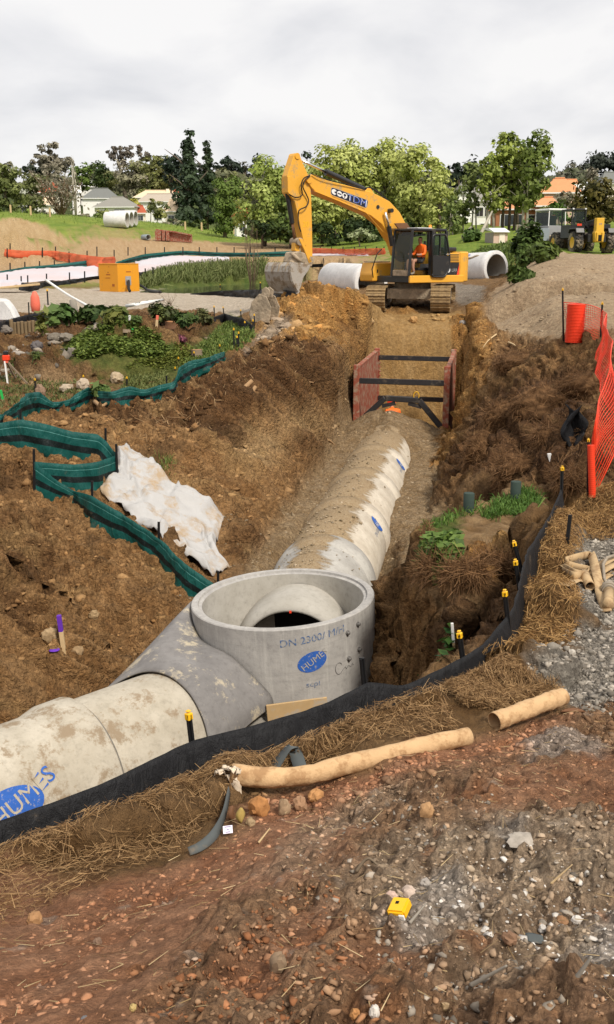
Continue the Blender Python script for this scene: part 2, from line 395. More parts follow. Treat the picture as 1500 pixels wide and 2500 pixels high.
def paint(kind, poly, soft=.25, rough=.35, nf=1.0, amount=1.0, world_poly=False):
    global GC, LUMP, STONY, TURF
    c0, c1, l, sn = SOIL[kind]; gk = SOIL_GAIN.get(kind, 1.0); c0 = tuple(v * gk for v in c0); c1 = tuple(v * gk for v in c1)
    P = np.array(poly if world_poly else plan(poly))
    mar = soft + rough * 1.5
    m = (GX > P[:, 0].min() - mar) & (GX < P[:, 0].max() + mar) & (GY > P[:, 1].min() - mar) & (GY < P[:, 1].max() + mar)
    x, y = GX[m], GY[m]
    d = sdf(x, y, [tuple(q) for q in P]) + rough * (N1[m] * .7 + N2[m] * .6) * nf
    w = np.clip(.5 - d / soft, 0, 1) * amount
    col = np.array(c0) + (np.array(c1) - np.array(c0)) * np.clip(.5 + N2[m] * .9 + N1[m] * .5, 0, 1)[:, None]
    GC[m] = GC[m] * (1 - w[:, None]) + col * w[:, None]
    LUMP[m] = LUMP[m] * (1 - w) + l * w; STONY[m] = STONY[m] * (1 - w) + sn * w
    TURF[m] = TURF[m] * (1 - w) + (kind in ('grass',)) * w
# far country: grass everywhere beyond the site
far = sstep(60, 75, GR)[..., None]
GC = GC * (1 - far) + far * (np.array((.125, .195, .030)) + (np.array((.09, .07, .018))) * np.clip(.5 + N3[..., None] * .9, 0, 1))
_w = sstep(165, 230, GR)[..., None]; GC = GC * (1 - _w) + _w * np.array((.055, .075, .022))
LUMP = LUMP * (1 - far[..., 0]) + .05 * far[..., 0]; TURF = far[..., 0].copy()
paint('tan', [(-60,650),(-60,600),(120,596),(200,578),(420,585),(660,592),(760,600),(930,614),(930,650),(700,655),(640,690),(300,690),(-60,705)], 2, 3)
paint('tan', [(190,575),(250,552),(330,560),(380,590),(250,600)], 4, 5, amount=.55)
paint('pale', [(-80,612),(-40,545),(40,530),(110,550),(180,592),(150,606),(40,614)], .8, .8)
paint('grass', [(1110,650),(1110,600),(1190,585),(1320,575),(1340,590),(1290,615),(1240,640),(1190,665),(1130,660)], 1, 1)
paint('weeds', [(330,700),(420,670),(560,655),(720,640),(760,660),(700,712),(400,712)], 1, 1)
paint('haul', [(-80,765),(-80,706),(200,706),(420,708),(700,718),(720,745),(640,770),(520,768),(380,755),(150,765)], .5, .5)
paint('weeds', [(520,800),(560,765),(620,790),(600,850),(560,870),(470,890),(430,860),(480,820)], .5, .8)
paint('dark', [(-80,800),(120,775),(500,775),(560,800),(480,860),(430,900),(250,935),(-80,930)], .6, .6, amount=.8)
paint('weeds', [(150,870),(180,830),(280,805),(380,825),(420,860),(560,810),(590,840),(440,935),(300,940),(180,900)], .3, .5, amount=.85)
paint('tan', [(50,925),(120,905),(190,915),(180,950),(80,955)], .3, .3, amount=.7)
paint('clay', [(-80,1010),(150,985),(420,960),(600,850),(860,860),(860,1010),(760,1120),(720,1240),(560,1420),(450,1500),(250,1720),(-80,1800)], .5, .5)
paint('dark', [(90,1010),(420,965),(600,870),(640,810),(850,850),(840,960),(760,1010),(620,1010),(520,1100),(400,1075),(300,1050)], .4, .6)
paint('dark', [(690,1050),(760,1070),(800,1050),(790,1110),(740,1130),(690,1100)], .3, .4, amount=.8)
paint('dark', [(545,1300),(600,1290),(680,1320),(640,1380),(560,1370)], .3, .3, amount=.75)
paint('dark', [(-60,1270),(60,1270),(110,1340),(140,1450),(60,1520),(-60,1480)], .3, .5, amount=.8)
paint('dark', [(-60,1180),(70,1140),(80,1210),(-60,1220)], .3, .3, amount=.6)
paint('pale', [(600,1080),(680,1030),(760,1020),(800,1045),(690,1080),(640,1150),(560,1130)], .5, .5, amount=.65)
paint('orange', [(570,870),(640,780),(720,700),(790,690),(900,740),(960,760),(1180,750),(1190,800),(1110,860),(1100,960),(930,960),(920,850),(840,850),(700,840)], .5, .5)
paint('gravel', [(580,880),(640,800),(690,770),(740,800),(680,840),(620,860)], .3, .5, amount=.75)
paint('dark', [(820,780),(900,850),(900,880),(800,850)], .3, .3, amount=.6)
paint('gravel', [(1100,690),(1190,700),(1180,745),(1110,740)], .3, .3, amount=.8)
TR = lambda pts: [tuple(trench_pt(s, t)) for s, t in pts]
paint('ochre', TR([(17, -1.5), (24.5, -1.6), (24.5, 1.6), (17, 1.5)]), .4, .3, world_poly=True)
paint('fill', TR([(1, -1.3), (9, -1.3), (14, -1.35), (17.2, -1.3), (17.2, 1.3), (14, 1.6), (9, 1.9), (4, 1.9), (1, 1.9)]), .25, .25, world_poly=True)
paint('orange', TR([(11, 1.35), (24, 1.35), (24, 2.4), (16, 2.6), (12, 2.3)]), .15, .25, world_poly=True)
paint('fill', TR([(10, 2.3), (16, 2.5), (19, 2.6), (19, 3.3), (15, 3.3), (10, 3.0)]), .2, .3, world_poly=True, amount=.8)
paint('road', [(1180,800),(1190,720),(1240,690),(1290,650),(1340,620),(1560,600),(1700,800),(1560,860),(1330,835),(1250,830)], .4, .5)
paint('clay', [(1110,870),(1190,800),(1330,840),(1560,860),(1560,1000),(1300,960),(1150,1100),(1110,1000)], .4, .4, amount=.8)
paint('orange', [(1100,880),(1150,870),(1210,880),(1190,960),(1130,1030),(1110,960)], .3, .3, amount=.7)
paint('peat_shade', [(1190,870),(1260,840),(1330,850),(1350,900),(1250,930)], .3, .4, amount=.7)
paint('peat_shade', [(1180,1000),(1300,920),(1420,910),(1520,990),(1520,1180),(1380,1200),(1200,1200),(1090,1180),(1140,1080)], .3, .4)
paint('dark', [(1090,1100),(1160,1060),(1210,1180),(1110,1220),(1060,1250)], .3, .3, amount=.7)
paint('island', ISLAND, .12, .12, world_poly=True)
paint('weeds', [(1010,1300),(1070,1265),(1130,1260),(1120,1300),(1060,1320)], .15, .15)
paint('peat_shade', [(975,1330),(1050,1370),(1110,1480),(1260,1390),(1290,1470),(1180,1600),(1060,1600),(1000,1440)], .2, .25, amount=.85)  # dark soil colour also stands in for shade below the pit overhang
paint('orange', [(1090,1400),(1180,1330),(1260,1330),(1260,1380),(1190,1430),(1120,1470)], .12, .2, amount=.7)
paint('clay', [(920,1410),(1000,1420),(1090,1500),(1060,1600),(930,1680)], .2, .25)

# near terrace
paint('straw', [(-200,2300),(-200,2080),(0,2070),(250,2040),(500,1945),(700,1850),(930,1735),(1080,1655),(1200,1580),(1290,1480),(1290,1360),(1360,1210),(1560,1190),(1560,1290),(1420,1300),(1400,1440),(1420,1540),(1360,1680),(1150,1790),(760,1880),(560,1930),(450,2080),(200,2180),(0,2280)], .2, .2)
paint('gravel', [(1410,1290),(1560,1260),(1560,1540),(1420,1480),(1390,1380)], .15, .15)
paint('gravel', [(1290,1600),(1420,1520),(1700,1500),(1700,1740),(1420,1730),(1370,1700)], .15, .2)
paint('red', [(-300,2700),(-300,2290),(200,2180),(520,2080),(600,1960),(900,1890),(1300,1760),(1500,1740),(2000,1700),(2200,2700)], .2, .2)
paint('brown', [(330,2520),(420,2330),(560,2230),(760,2160),(820,2040),(900,1960),(1250,1860),(1420,1740),(1700,1700),(1900,2000),(1900,2700),(330,2700)], .3, .35)
paint('red', [(540,2440),(620,2300),(800,2230),(830,2290),(760,2400),(640,2470)], .12, .2, amount=.85)
paint('red', [(1090,1960),(1250,1870),(1560,1850),(1560,1960),(1300,2040),(1130,2060)], .2, .3, amount=.7)
paint('red', [(720,2420),(860,2320),(1000,2340),(900,2440)], .1, .2, amount=.6)
paint('grey', [(830,2140),(1000,2040),(1230,1980),(1560,2040),(1700,2200),(1560,2520),(1300,2420),(1120,2260),(900,2240)], .3, .4, amount=.8)
paint('grey', [(620,2160),(760,2010),(960,1920),(1000,1960),(820,2080),(700,2200)], .2, .25, amount=.6)
paint('chalk', [(960,2280),(1060,2150),(1130,2120),(1150,2180),(1010,2310)], .08, .15, amount=.7)
paint('chalk', [(1380,2340),(1560,2240),(1600,2400),(1420,2410)], .1, .2, amount=.8)
paint('chalk', [(1280,1820),(1420,1790),(1450,1830),(1300,1870)], .1, .15, amount=.6)
paint('chalk', [(1180,2040),(1290,2010),(1310,2070),(1200,2100)], .06, .1, amount=.55)
# flecks of other soil
for sd, f, thr, col, am in [(7, 3.1, .5, (.30, .13, .055), .5), (19, 4.3, .52, (.40, .36, .31), .4), (29, 2.2, .45, (.10, .06, .035), .45)]:
    q = fbm(GX, GY, f, 4, sd) - thr
    w = np.clip(q * 6, 0, 1) * am * np.clip(1 - (GR - 6.5) / 2, 0, 1) * (STONY > .3)
    GC = GC * (1 - w[..., None]) + np.array(col) * w[..., None]
q = fbm(QX, QY, 1.1, 4, 55)
for thr, sg, col in [(.28, 1, (.34, .22, .10)), (.28, -1, (.10, .06, .03))]:
    w = np.clip((q * sg - thr) * 5, 0, 1) * .55 * sstep(8, 11, GR) * np.clip((LUMP - .35) * 3, 0, 1) * (1 - far[..., 0])
    GC = GC * (1 - w[..., None]) + np.array(col) * w[..., None]

def calm(poly, amount=.8, soft=.15):
    global LUMP, STONY
    P = [tuple(q) for q in plan(poly)]; a = np.array(P)
    m = (GX > a[:, 0].min() - 1) & (GX < a[:, 0].max() + 1) & (GY > a[:, 1].min() - 1) & (GY < a[:, 1].max() + 1)
    w = np.clip(.5 - sdf(GX[m], GY[m], P) / soft, 0, 1) * amount; LUMP[m] *= 1 - w; STONY[m] *= 1 - w
calm([(280,1100),(320,1100),(365,1130),(415,1180),(475,1212),(555,1260),(540,1350),(575,1395),(520,1425),(445,1375),(380,1310),(235,1206),(280,1160)], .88, .3)
calm([(540,1860),(760,1860),(1150,1770),(1170,1820),(900,1900),(640,1940),(540,1940)], .7); calm([(1190,1730),(1390,1670),(1400,1730),(1210,1800)], .7); calm([(500,2010),(600,2000),(600,2060),(450,2110)], .7)
# relief of the finished surface
near = np.clip(1 - (GR - 60) / 60, 0, 1)
c = domes(QX, QY, 2.6, 1, .55) * .55 + domes(QX, QY, 6.0, 11, .7) * .8 + domes(QX, QY, 13.0, 21, .75) * .9
bil = np.abs(fbm(QX, QY, 1.7, 1, 121)) * .20 + np.abs(fbm(QX + .5, QY, 3.9, 1, 122)) * .15 + np.abs(fbm(QX, QY + .5, 8.5, 1, 123)) * .095 + np.abs(fbm(QX, QY, 18, 1, 124)) * .05
rel = LUMP * (bil * (.30 + .45 * sstep(5.5, 10, GR)) - .03) + LUMP * (c * .45 + N1 * .10 + N2 * .045 + N4 * .014) + LUMP * .16 * fbm(QX, QY, .55, 3, 111) * sstep(8, 12, GR)
st_near = STONY * np.clip(1 - (GR - 5) / 14, 0, 1)
rel += st_near * (domes(QX, QY, 24, 61, .6) * .7 + domes(QX, QY, 11, 71, .22) * .55 + N4 * .006)
rel += (1 - LUMP).clip(0, 1) * (N1 * .02 + N2 * .008)
# wheel ruts on the haul road to the right
ru, _ = seg_dist(GX, GY, plan([(1240,760),(1290,720),(1350,690),(1460,660)])); rel -= .10 * np.clip(1 - (ru / .45) ** 2, 0, 1)
ru, _ = seg_dist(GX, GY, plan([(1300,790),(1380,740),(1480,700)])); rel -= .10 * np.clip(1 - (ru / .45) ** 2, 0, 1)
rel = rel * near
_gr = np.gradient(H0, axis=0) / np.gradient(RR)[:, None]                 # slope along the radius
_gt = (np.roll(H0, -1, 1) - np.roll(H0, 1, 1)) / np.maximum((np.mod(np.roll(AZ, -1) - np.roll(AZ, 1), 2 * np.pi))[None] * GR, 1e-4)
_nl = 1 / np.sqrt(1 + _gr ** 2 + _gt ** 2)
_tr = (GR < 60)
_push = rel * _nl * _tr
HG = H0 + np.where(_tr, rel * _nl, rel)
MX = GX - _push * (_gr * np.sin(GA) + _gt * np.cos(GA)); MY = GY - _push * (_gr * np.cos(GA) - _gt * np.sin(GA))

def set_mesh(me, V, quads):
    n, m = len(V), len(quads)
    me.vertices.add(n); me.vertices.foreach_set('co', V.astype(np.float32).ravel())
    me.loops.add(m * 4); me.loops.foreach_set('vertex_index', quads.astype(np.int32).ravel())
    me.polygons.add(m); me.polygons.foreach_set('loop_start', (np.arange(m) * 4).astype(np.int32))
    me.update(calc_edges=True)
def vcol(me, name, rgb):
    a = me.color_attributes.new(name, 'FLOAT_COLOR', 'POINT')
    a.data.foreach_set('color', np.c_[rgb, np.ones(len(rgb))].astype(np.float32).ravel())
nr, na = GX.shape
_i = np.arange(nr - 1)[:, None] * na; _j = np.arange(na)[None]; _j2 = (np.arange(na) + 1) % na
quads = np.stack([_i + _j, _i + na + _j, _i + na + _j2[None], _i + _j2[None]], -1).reshape(-1, 4)[:, ::-1]
me = bpy.data.meshes.new('ground')
set_mesh(me, np.c_[MX.ravel(), MY.ravel(), HG.ravel()], quads)
vcol(me, 'soil', GC.reshape(-1, 3))
vcol(me, 'stony', np.stack([STONY.ravel(), TURF.ravel(), LUMP.ravel()], -1))
me.polygons.foreach_set('use_smooth', np.ones(len(me.polygons), bool))
ground = bpy.data.objects.new('ground', me); COL.objects.link(ground); ground['kind'] = 'structure'
# ------------------------------------------------------------------ materials
class NT:
    def __init__(s, name, rough=.8, spec=.3):
        s.m = bpy.data.materials.new(name); s.m.use_nodes = True
        s.t = s.m.node_tree; s.b = s.t.nodes['Principled BSDF']
        s.b.inputs['Roughness'].default_value = rough
        s.b.inputs['Specular IOR Level'].default_value = spec
        s._p = None
    def n(s, t, **kw):
        n = s.t.nodes.new(t)
        for k, v in kw.items(): setattr(n, k, v)
        return n
    def l(s, a, b): s.t.links.new(a, b)
    def pos(s):
        if s._p is None: s._p = s.n('ShaderNodeTexCoord').outputs['Object']
        return s._p
    def noise(s, scale, detail=5, rough=.55, vec=None, dist=0):
        n = s.n('ShaderNodeTexNoise'); n.inputs['Scale'].default_value = scale; n.inputs['Detail'].default_value = detail
        n.inputs['Roughness'].default_value = rough; n.inputs['Distortion'].default_value = dist
        s.l(vec if vec is not None else s.pos(), n.inputs['Vector']); return n.outputs[0]
    def map(s, scale=(1, 1, 1)):
        n = s.n('ShaderNodeMapping'); n.inputs['Scale'].default_value = scale; s.l(s.pos(), n.inputs[0]); return n.outputs[0]
    def vor(s, scale, feat='F1', out='Distance', vec=None):
        n = s.n('ShaderNodeTexVoronoi', feature=feat); n.inputs['Scale'].default_value = scale
        s.l(vec if vec is not None else s.pos(), n.inputs['Vector']); return n.outputs[out]
    def ramp(s, fac, stops):
        n = s.n('ShaderNodeValToRGB'); e = n.color_ramp.elements
        while len(e) < len(stops): e.new(.5)
        for k, (p, c) in zip(e, stops):
            k.position = p; k.color = (*c, 1) if not isinstance(c, (int, float)) else (c, c, c, 1)
        s.l(fac, n.inputs[0]); return n.outputs[0]
    def mix(s, fac, a, b, mode='MIX'):
        n = s.n('ShaderNodeMix', data_type='RGBA', blend_type=mode)
        for sock, v in ((n.inputs[0], fac), (n.inputs[6], a), (n.inputs[7], b)):
            if isinstance(v, (int, float)): sock.default_value = v
            elif isinstance(v, tuple): sock.default_value = (*v[:3], 1)
            else: s.l(v, sock)
        return n.outputs[2]
    def math(s, op, a, b=0.0, c=None):
        n = s.n('ShaderNodeMath', operation=op)
        for sock, v in zip(n.inputs, (a, b, c)):
            if v is None: continue
            if isinstance(v, (int, float)): sock.default_value = v
            else: s.l(v, sock)
        return n.outputs[0]
    def sep(s, v):
        n = s.n('ShaderNodeSeparateXYZ'); s.l(v, n.inputs[0]); return n.outputs
    def attr(s, name):
        n = s.n('ShaderNodeAttribute'); n.attribute_name = name; return n.outputs['Color']
    def col(s, c):
        if isinstance(c, tuple): s.b.inputs['Base Color'].default_value = (*c[:3], 1)
        else: s.l(c, s.b.inputs['Base Color'])
        return s
    def bump(s, h, dist=.02, strength=1.0):
        n = s.n('ShaderNodeBump'); n.inputs['Distance'].default_value = dist; n.inputs['Strength'].default_value = strength
        s.l(h, n.inputs['Height']); s.l(n.outputs[0], s.b.inputs['Normal']); return s
MAT = {}
def simple(name, c, rough=.8, var=.12, scale=8, spec=.3, dirt=None, dirt_amt=.5, dscale=4, metal=0, bump=0):
    """a paint, cloth or metal of its own colour, with a little unevenness and, if given, dried mud in patches"""
    t = NT(name, rough, spec)
    n = t.noise(scale, 6, .6)
    a = tuple(x * (1 - var) for x in c); b = tuple(min(1, x * (1 + var)) for x in c)
    k = t.mix(n, a, b)
    if dirt:
        d = t.ramp(t.noise(dscale, 8, .68), [(.62 - dirt_amt * .35, 0), (.72 - dirt_amt * .3, 1)])
        k = t.mix(d, k, dirt)
    t.col(k); t.b.inputs['Metallic'].default_value = metal
    if bump: t.bump(t.noise(scale * 3, 4), bump)
    MAT[name] = t.m; return t.m

t = NT('soil', .95, .15)
soil = t.attr('soil'); sx = t.sep(t.attr('stony'))
n1 = t.noise(9, 8, .68); n2 = t.noise(85, 6, .65); v1 = t.vor(26, out='Color'); v2 = t.vor(70, out='Color')
k = t.mix(t.ramp(n1, [(.28, .0), (.72, 1.0)]), t.mix(1.0, soil, (.62, .60, .58), 'MULTIPLY'), t.mix(1.0, soil, (1.32, 1.3, 1.28), 'MULTIPLY'))
pv = t.sep(v1)[0]; pv2 = t.sep(v2)[1]
peb = t.ramp(pv, [(0, (.72, .70, .68)), (.35, (.95, .92, .9)), (.7, (1.05, 1.03, 1.02)), (1, (1.4, 1.38, 1.35))])
peb2 = t.ramp(pv2, [(0, (.7, .68, .66)), (.5, (1, 1, 1)), (1, (1.35, 1.35, 1.35))])
k2 = t.mix(1.0, t.mix(1.0, k, peb, 'MULTIPLY'), peb2, 'MULTIPLY')
k = t.mix(t.math('MULTIPLY', sx[0], .75), k, k2)
tn = t.noise(1.2, 8, .7)
gcol = t.mix(t.ramp(tn, [(.3, 0), (.7, 1)]), t.mix(1.0, soil, (.7, .72, .6), 'MULTIPLY'), t.mix(1.0, soil, (1.25, 1.2, 1.2), 'MULTIPLY'))
k = t.mix(sx[1], k, gcol)
n3 = t.noise(26, 6, .7); cr = t.vor(15); cr2 = t.vor(36); crc = t.sep(t.vor(15, out='Color'))[0]; crc2 = t.sep(t.vor(36, out='Color'))[2]
lw = t.math('MINIMUM', t.math('MULTIPLY', sx[2], 1.1), 1.0)
kk = t.mix(1.0, k, t.ramp(n3, [(.28, (.74, .71, .68)), (.5, (1.14, 1.12, 1.10)), (.74, (1.56, 1.53, 1.48))]), 'MULTIPLY')
kk = t.mix(1.0, kk, t.ramp(t.math('ADD', t.math('MULTIPLY', crc, .5), t.math('MULTIPLY', crc2, .5)), [(.2, (.74, .72, .70)), (.5, (1, 1, 1)), (.8, (1.24, 1.22, 1.2))]), 'MULTIPLY')
k = t.mix(t.math('ADD', t.math('MULTIPLY', lw, .8), .12), k, kk)
t.col(k)
n0 = t.noise(3.2, 6, .65)
hh = t.math('ADD', t.math('ADD', t.math('MULTIPLY', n1, 1.0), t.math('MULTIPLY', n0, 1.6)), t.math('ADD', t.math('MULTIPLY', n2, .55), t.math('MULTIPLY', t.vor(26), t.math('MULTIPLY', sx[0], .5))))
hh = t.math('ADD', hh, t.math('MULTIPLY', lw, t.math('SUBTRACT', t.math('MULTIPLY', n3, .7), t.math('ADD', t.math('MULTIPLY', cr, .9), t.math('MULTIPLY', cr2, .45)))))
t.bump(hh, .075, 1.0)
MAT['soil'] = t.m
ground.data.materials.append(MAT['soil'])
# ------------------------------------------------------------------ shape helpers
class MB:
    def __init__(s): s.v = []; s.f = []
    def add(s, V, F):
        o = len(s.v); s.v += [tuple(p) for p in V]; s.f += [tuple(o + i for i in f) for f in F]; return s
    def box(s, c, size, rot=None, taper=1.0):
        M = rot if rot is not None else Matrix.Identity(3)
        c = Vector(c); hx, hy, hz = [q / 2 for q in size]
        V = [c + M @ Vector((x * hx * (taper if z > 0 else 1), y * hy * (taper if z > 0 else 1), z * hz)) for z in (-1, 1) for x, y in ((-1, -1), (1, -1), (1, 1), (-1, 1))]
        return s.add(V, [(3, 2, 1, 0), (4, 5, 6, 7), (0, 1, 5, 4), (1, 2, 6, 5), (2, 3, 7, 6), (3, 0, 4, 7)])
    def bar(s, a, b, w, h=None, up=(0, 0, 1)):
        a, b = Vector(a), Vector(b); h = h or w; d = (b - a); L = d.length
        if L < 1e-6: return s
        y = d / L; x = y.cross(Vector(up))
        if x.length < 1e-4: x = y.cross(Vector((1, 0, 0)))
        x.normalize(); z = x.cross(y)
        return s.box((a + b) / 2, (w, L, h), Matrix((x, y, z)).transposed())
    def tube(s, pts, r, n=8, caps=True):
        pts = [Vector(p) for p in pts]; k = len(pts)
        rr = r if isinstance(r, (list, tuple)) else [r] * k
        V = []; F = []; prev = None
        for i, p in enumerate(pts):
            t = (pts[min(i + 1, k - 1)] - pts[max(i - 1, 0)])
            t = t.normalized() if t.length > 1e-9 else Vector((0, 0, 1))
            if prev is None: x = t.orthogonal().normalized()
            else:
                x = prev - t * prev.dot(t); x = x.normalized() if x.length > 1e-6 else t.orthogonal().normalized()
            prev = x; y = t.cross(x)
            for j in range(n):
                a = 2 * math.pi * j / n
                V.append(p + (x * math.cos(a) + y * math.sin(a)) * rr[i])
        for i in range(k - 1):
            for j in range(n):
                j2 = (j + 1) % n; F.append((i * n + j, i * n + j2, (i + 1) * n + j2, (i + 1) * n + j))
        if caps: F += [tuple(range(n))[::-1], tuple((k - 1) * n + j for j in range(n))]
        return s.add(V, F)
    def lathe(s, prof, n=32, c=(0, 0, 0), M=None, closed=False):
        """prof: (radius, height) along local Z"""
        M = M or Matrix.Identity(3); c = Vector(c); V = []; F = []; k = len(prof)
        for r, h in prof:
            for j in range(n):
                a = 2 * math.pi * j / n; V.append(c + M @ Vector((r * math.cos(a), r * math.sin(a), h)))
        for i in range(k if closed else k - 1):
            i2 = (i + 1) % k
            for j in range(n):
                j2 = (j + 1) % n; F.append((i * n + j, i * n + j2, i2 * n + j2, i2 * n + j))
        return s.add(V, F)
    def prism(s, poly, y0, y1, M=None, c=(0, 0, 0)):
        """poly in local XZ, extruded along local Y"""
        M = M or Matrix.Identity(3); c = Vector(c); n = len(poly)
        V = [c + M @ Vector((x, y0, z)) for x, z in poly] + [c + M @ Vector((x, y1, z)) for x, z in poly]
        F = [tuple(range(n)), tuple(range(2 * n - 1, n - 1, -1))] + [((i + 1) % n, i, n + i, n + (i + 1) % n) for i in range(n)]
        return s.add(V, F)
    def grid(s, P):
        """P: rows of points"""
        r, c = len(P), len(P[0]); V = [p for row in P for p in row]
        return s.add(V, [(i * c + j, i * c + j + 1, (i + 1) * c + j + 1, (i + 1) * c + j) for i in range(r - 1) for j in range(c - 1)])
    def build(s, name, mat, parent=None, smooth=False, bevel=0, seg=1, solid=0, angle=None, loc=None):
        me = bpy.data.meshes.new(name); me.from_pydata(s.v, [], s.f); me.validate()
        bm = bmesh.new(); bm.from_mesh(me); bmesh.ops.recalc_face_normals(bm, faces=bm.faces)
        if bevel: bmesh.ops.bevel(bm, geom=bm.edges[:], offset=bevel, segments=seg, affect='EDGES', clamp_overlap=True)
        bm.to_mesh(me); bm.free()
        if mat is not None: me.materials.append(MAT[mat] if isinstance(mat, str) else mat)
        if smooth:
            me.polygons.foreach_set('use_smooth', [True] * len(me.polygons))
            if angle: me.set_sharp_from_angle(angle=R(angle))
        o = bpy.data.objects.new(name, me); COL.objects.link(o)
        if parent is not None: o.parent = parent
        if loc is not None: o.location = loc
        if solid:
            m = o.modifiers.new('thickness', 'SOLIDIFY'); m.thickness = solid; m.offset = 0
        return o
def thing(name, label, cat, loc=(0, 0, 0), rot=(0, 0, 0), group=None):
    o = bpy.data.objects.new(name, None); COL.objects.link(o); o.empty_display_size = .2
    o.location = loc; o.rotation_euler = rot
    return tag(o, label, cat, group)
def tag(o, label, cat, group=None, kind=None):
    if label: o['label'] = label
    if cat: o['category'] = cat
    if group: o['group'] = group
    if kind: o['kind'] = kind
    return o
def copy_tree(o, parent=None):
    c = o.copy(); COL.objects.link(c)
    if parent is not None: c.parent = parent
    for ch in list(o.children): copy_tree(ch, c)
    return c
def np_mesh(name, V, F, mat, k=4, col=None, smooth=False, parent=None):
    """big meshes from arrays: F is (n, k)"""
    me = bpy.data.meshes.new(name); V = np.asarray(V, np.float32); F = np.asarray(F, np.int32)
    me.vertices.add(len(V)); me.vertices.foreach_set('co', V.ravel())
    me.loops.add(F.size); me.loops.foreach_set('vertex_index', F.ravel())
    me.polygons.add(len(F)); me.polygons.foreach_set('loop_start', (np.arange(len(F)) * k).astype(np.int32))
    if smooth: me.polygons.foreach_set('use_smooth', np.ones(len(F), bool))
    me.update(calc_edges=True)
    if col is not None: vcol(me, 'tint', col)
    me.materials.append(MAT[mat])
    o = bpy.data.objects.new(name, me); COL.objects.link(o)
    if parent is not None: o.parent = parent
    return o
_txt = {}
def text_polys(s, size=1.0, align='CENTER'):
    """flat outline letters as (verts 2d, faces)"""
    cu = bpy.data.curves.new('letters', 'FONT'); cu.body = s; cu.size = size; cu.align_x = align; cu.align_y = 'CENTER'; cu.resolution_u = 3
    ob = bpy.data.objects.new('letters', cu); COL.objects.link(ob)
    me = bpy.data.meshes.new_from_object(ob)
    bm = bmesh.new(); bm.from_mesh(me); bmesh.ops.triangulate(bm, faces=bm.faces[:])
    V = [tuple(v.co[:2]) for v in bm.verts]; F = [tuple(v.index for v in f.verts) for f in bm.faces]
    bm.free(); bpy.data.objects.remove(ob); bpy.data.curves.remove(cu); bpy.data.meshes.remove(me)
    return V, F
def flat(V, F, place, name, mat, parent):
    mb = MB(); mb.add([place(x, y) for x, y in V], F)
    me = bpy.data.meshes.new(name); me.from_pydata(mb.v, [], mb.f); me.materials.append(MAT[mat])
    o = bpy.data.objects.new(name, me); COL.objects.link(o); o.parent = parent; return o
def ellipse_poly(a, b, n=36, rings=4, tilt=0):
    V = [(0, 0)]; F = []
    for r in range(1, rings + 1):
        for j in range(n):
            t = 2 * math.pi * j / n; x, y = a * r / rings * math.cos(t), b * r / rings * math.sin(t)
            V.append((x * math.cos(tilt) - y * math.sin(tilt), x * math.sin(tilt) + y * math.cos(tilt)))
    for j in range(n): F.append((0, 1 + j, 1 + (j + 1) % n))
    for r in range(1, rings):
        for j in range(n):
            a0 = 1 + (r - 1) * n; a1 = a0 + n; j2 = (j + 1) % n; F.append((a0 + j, a1 + j, a1 + j2, a0 + j2))
    return V, F
def arc_fillet(P, r, n=4):
    out = []
    for i, p in enumerate(P):
        p = Vector(p)
        if i in (0, len(P) - 1): out.append(p); continue
        a, b = Vector(P[i - 1]), Vector(P[i + 1]); d1 = (a - p); d2 = (b - p); q = min(r, d1.length * .45, d2.length * .45)
        A, B = p + d1.normalized() * q, p + d2.normalized() * q
        for k in range(n + 1):
            t = k / n; out.append(A * (1 - t) ** 2 + p * 2 * t * (1 - t) + B * t * t)
    return out

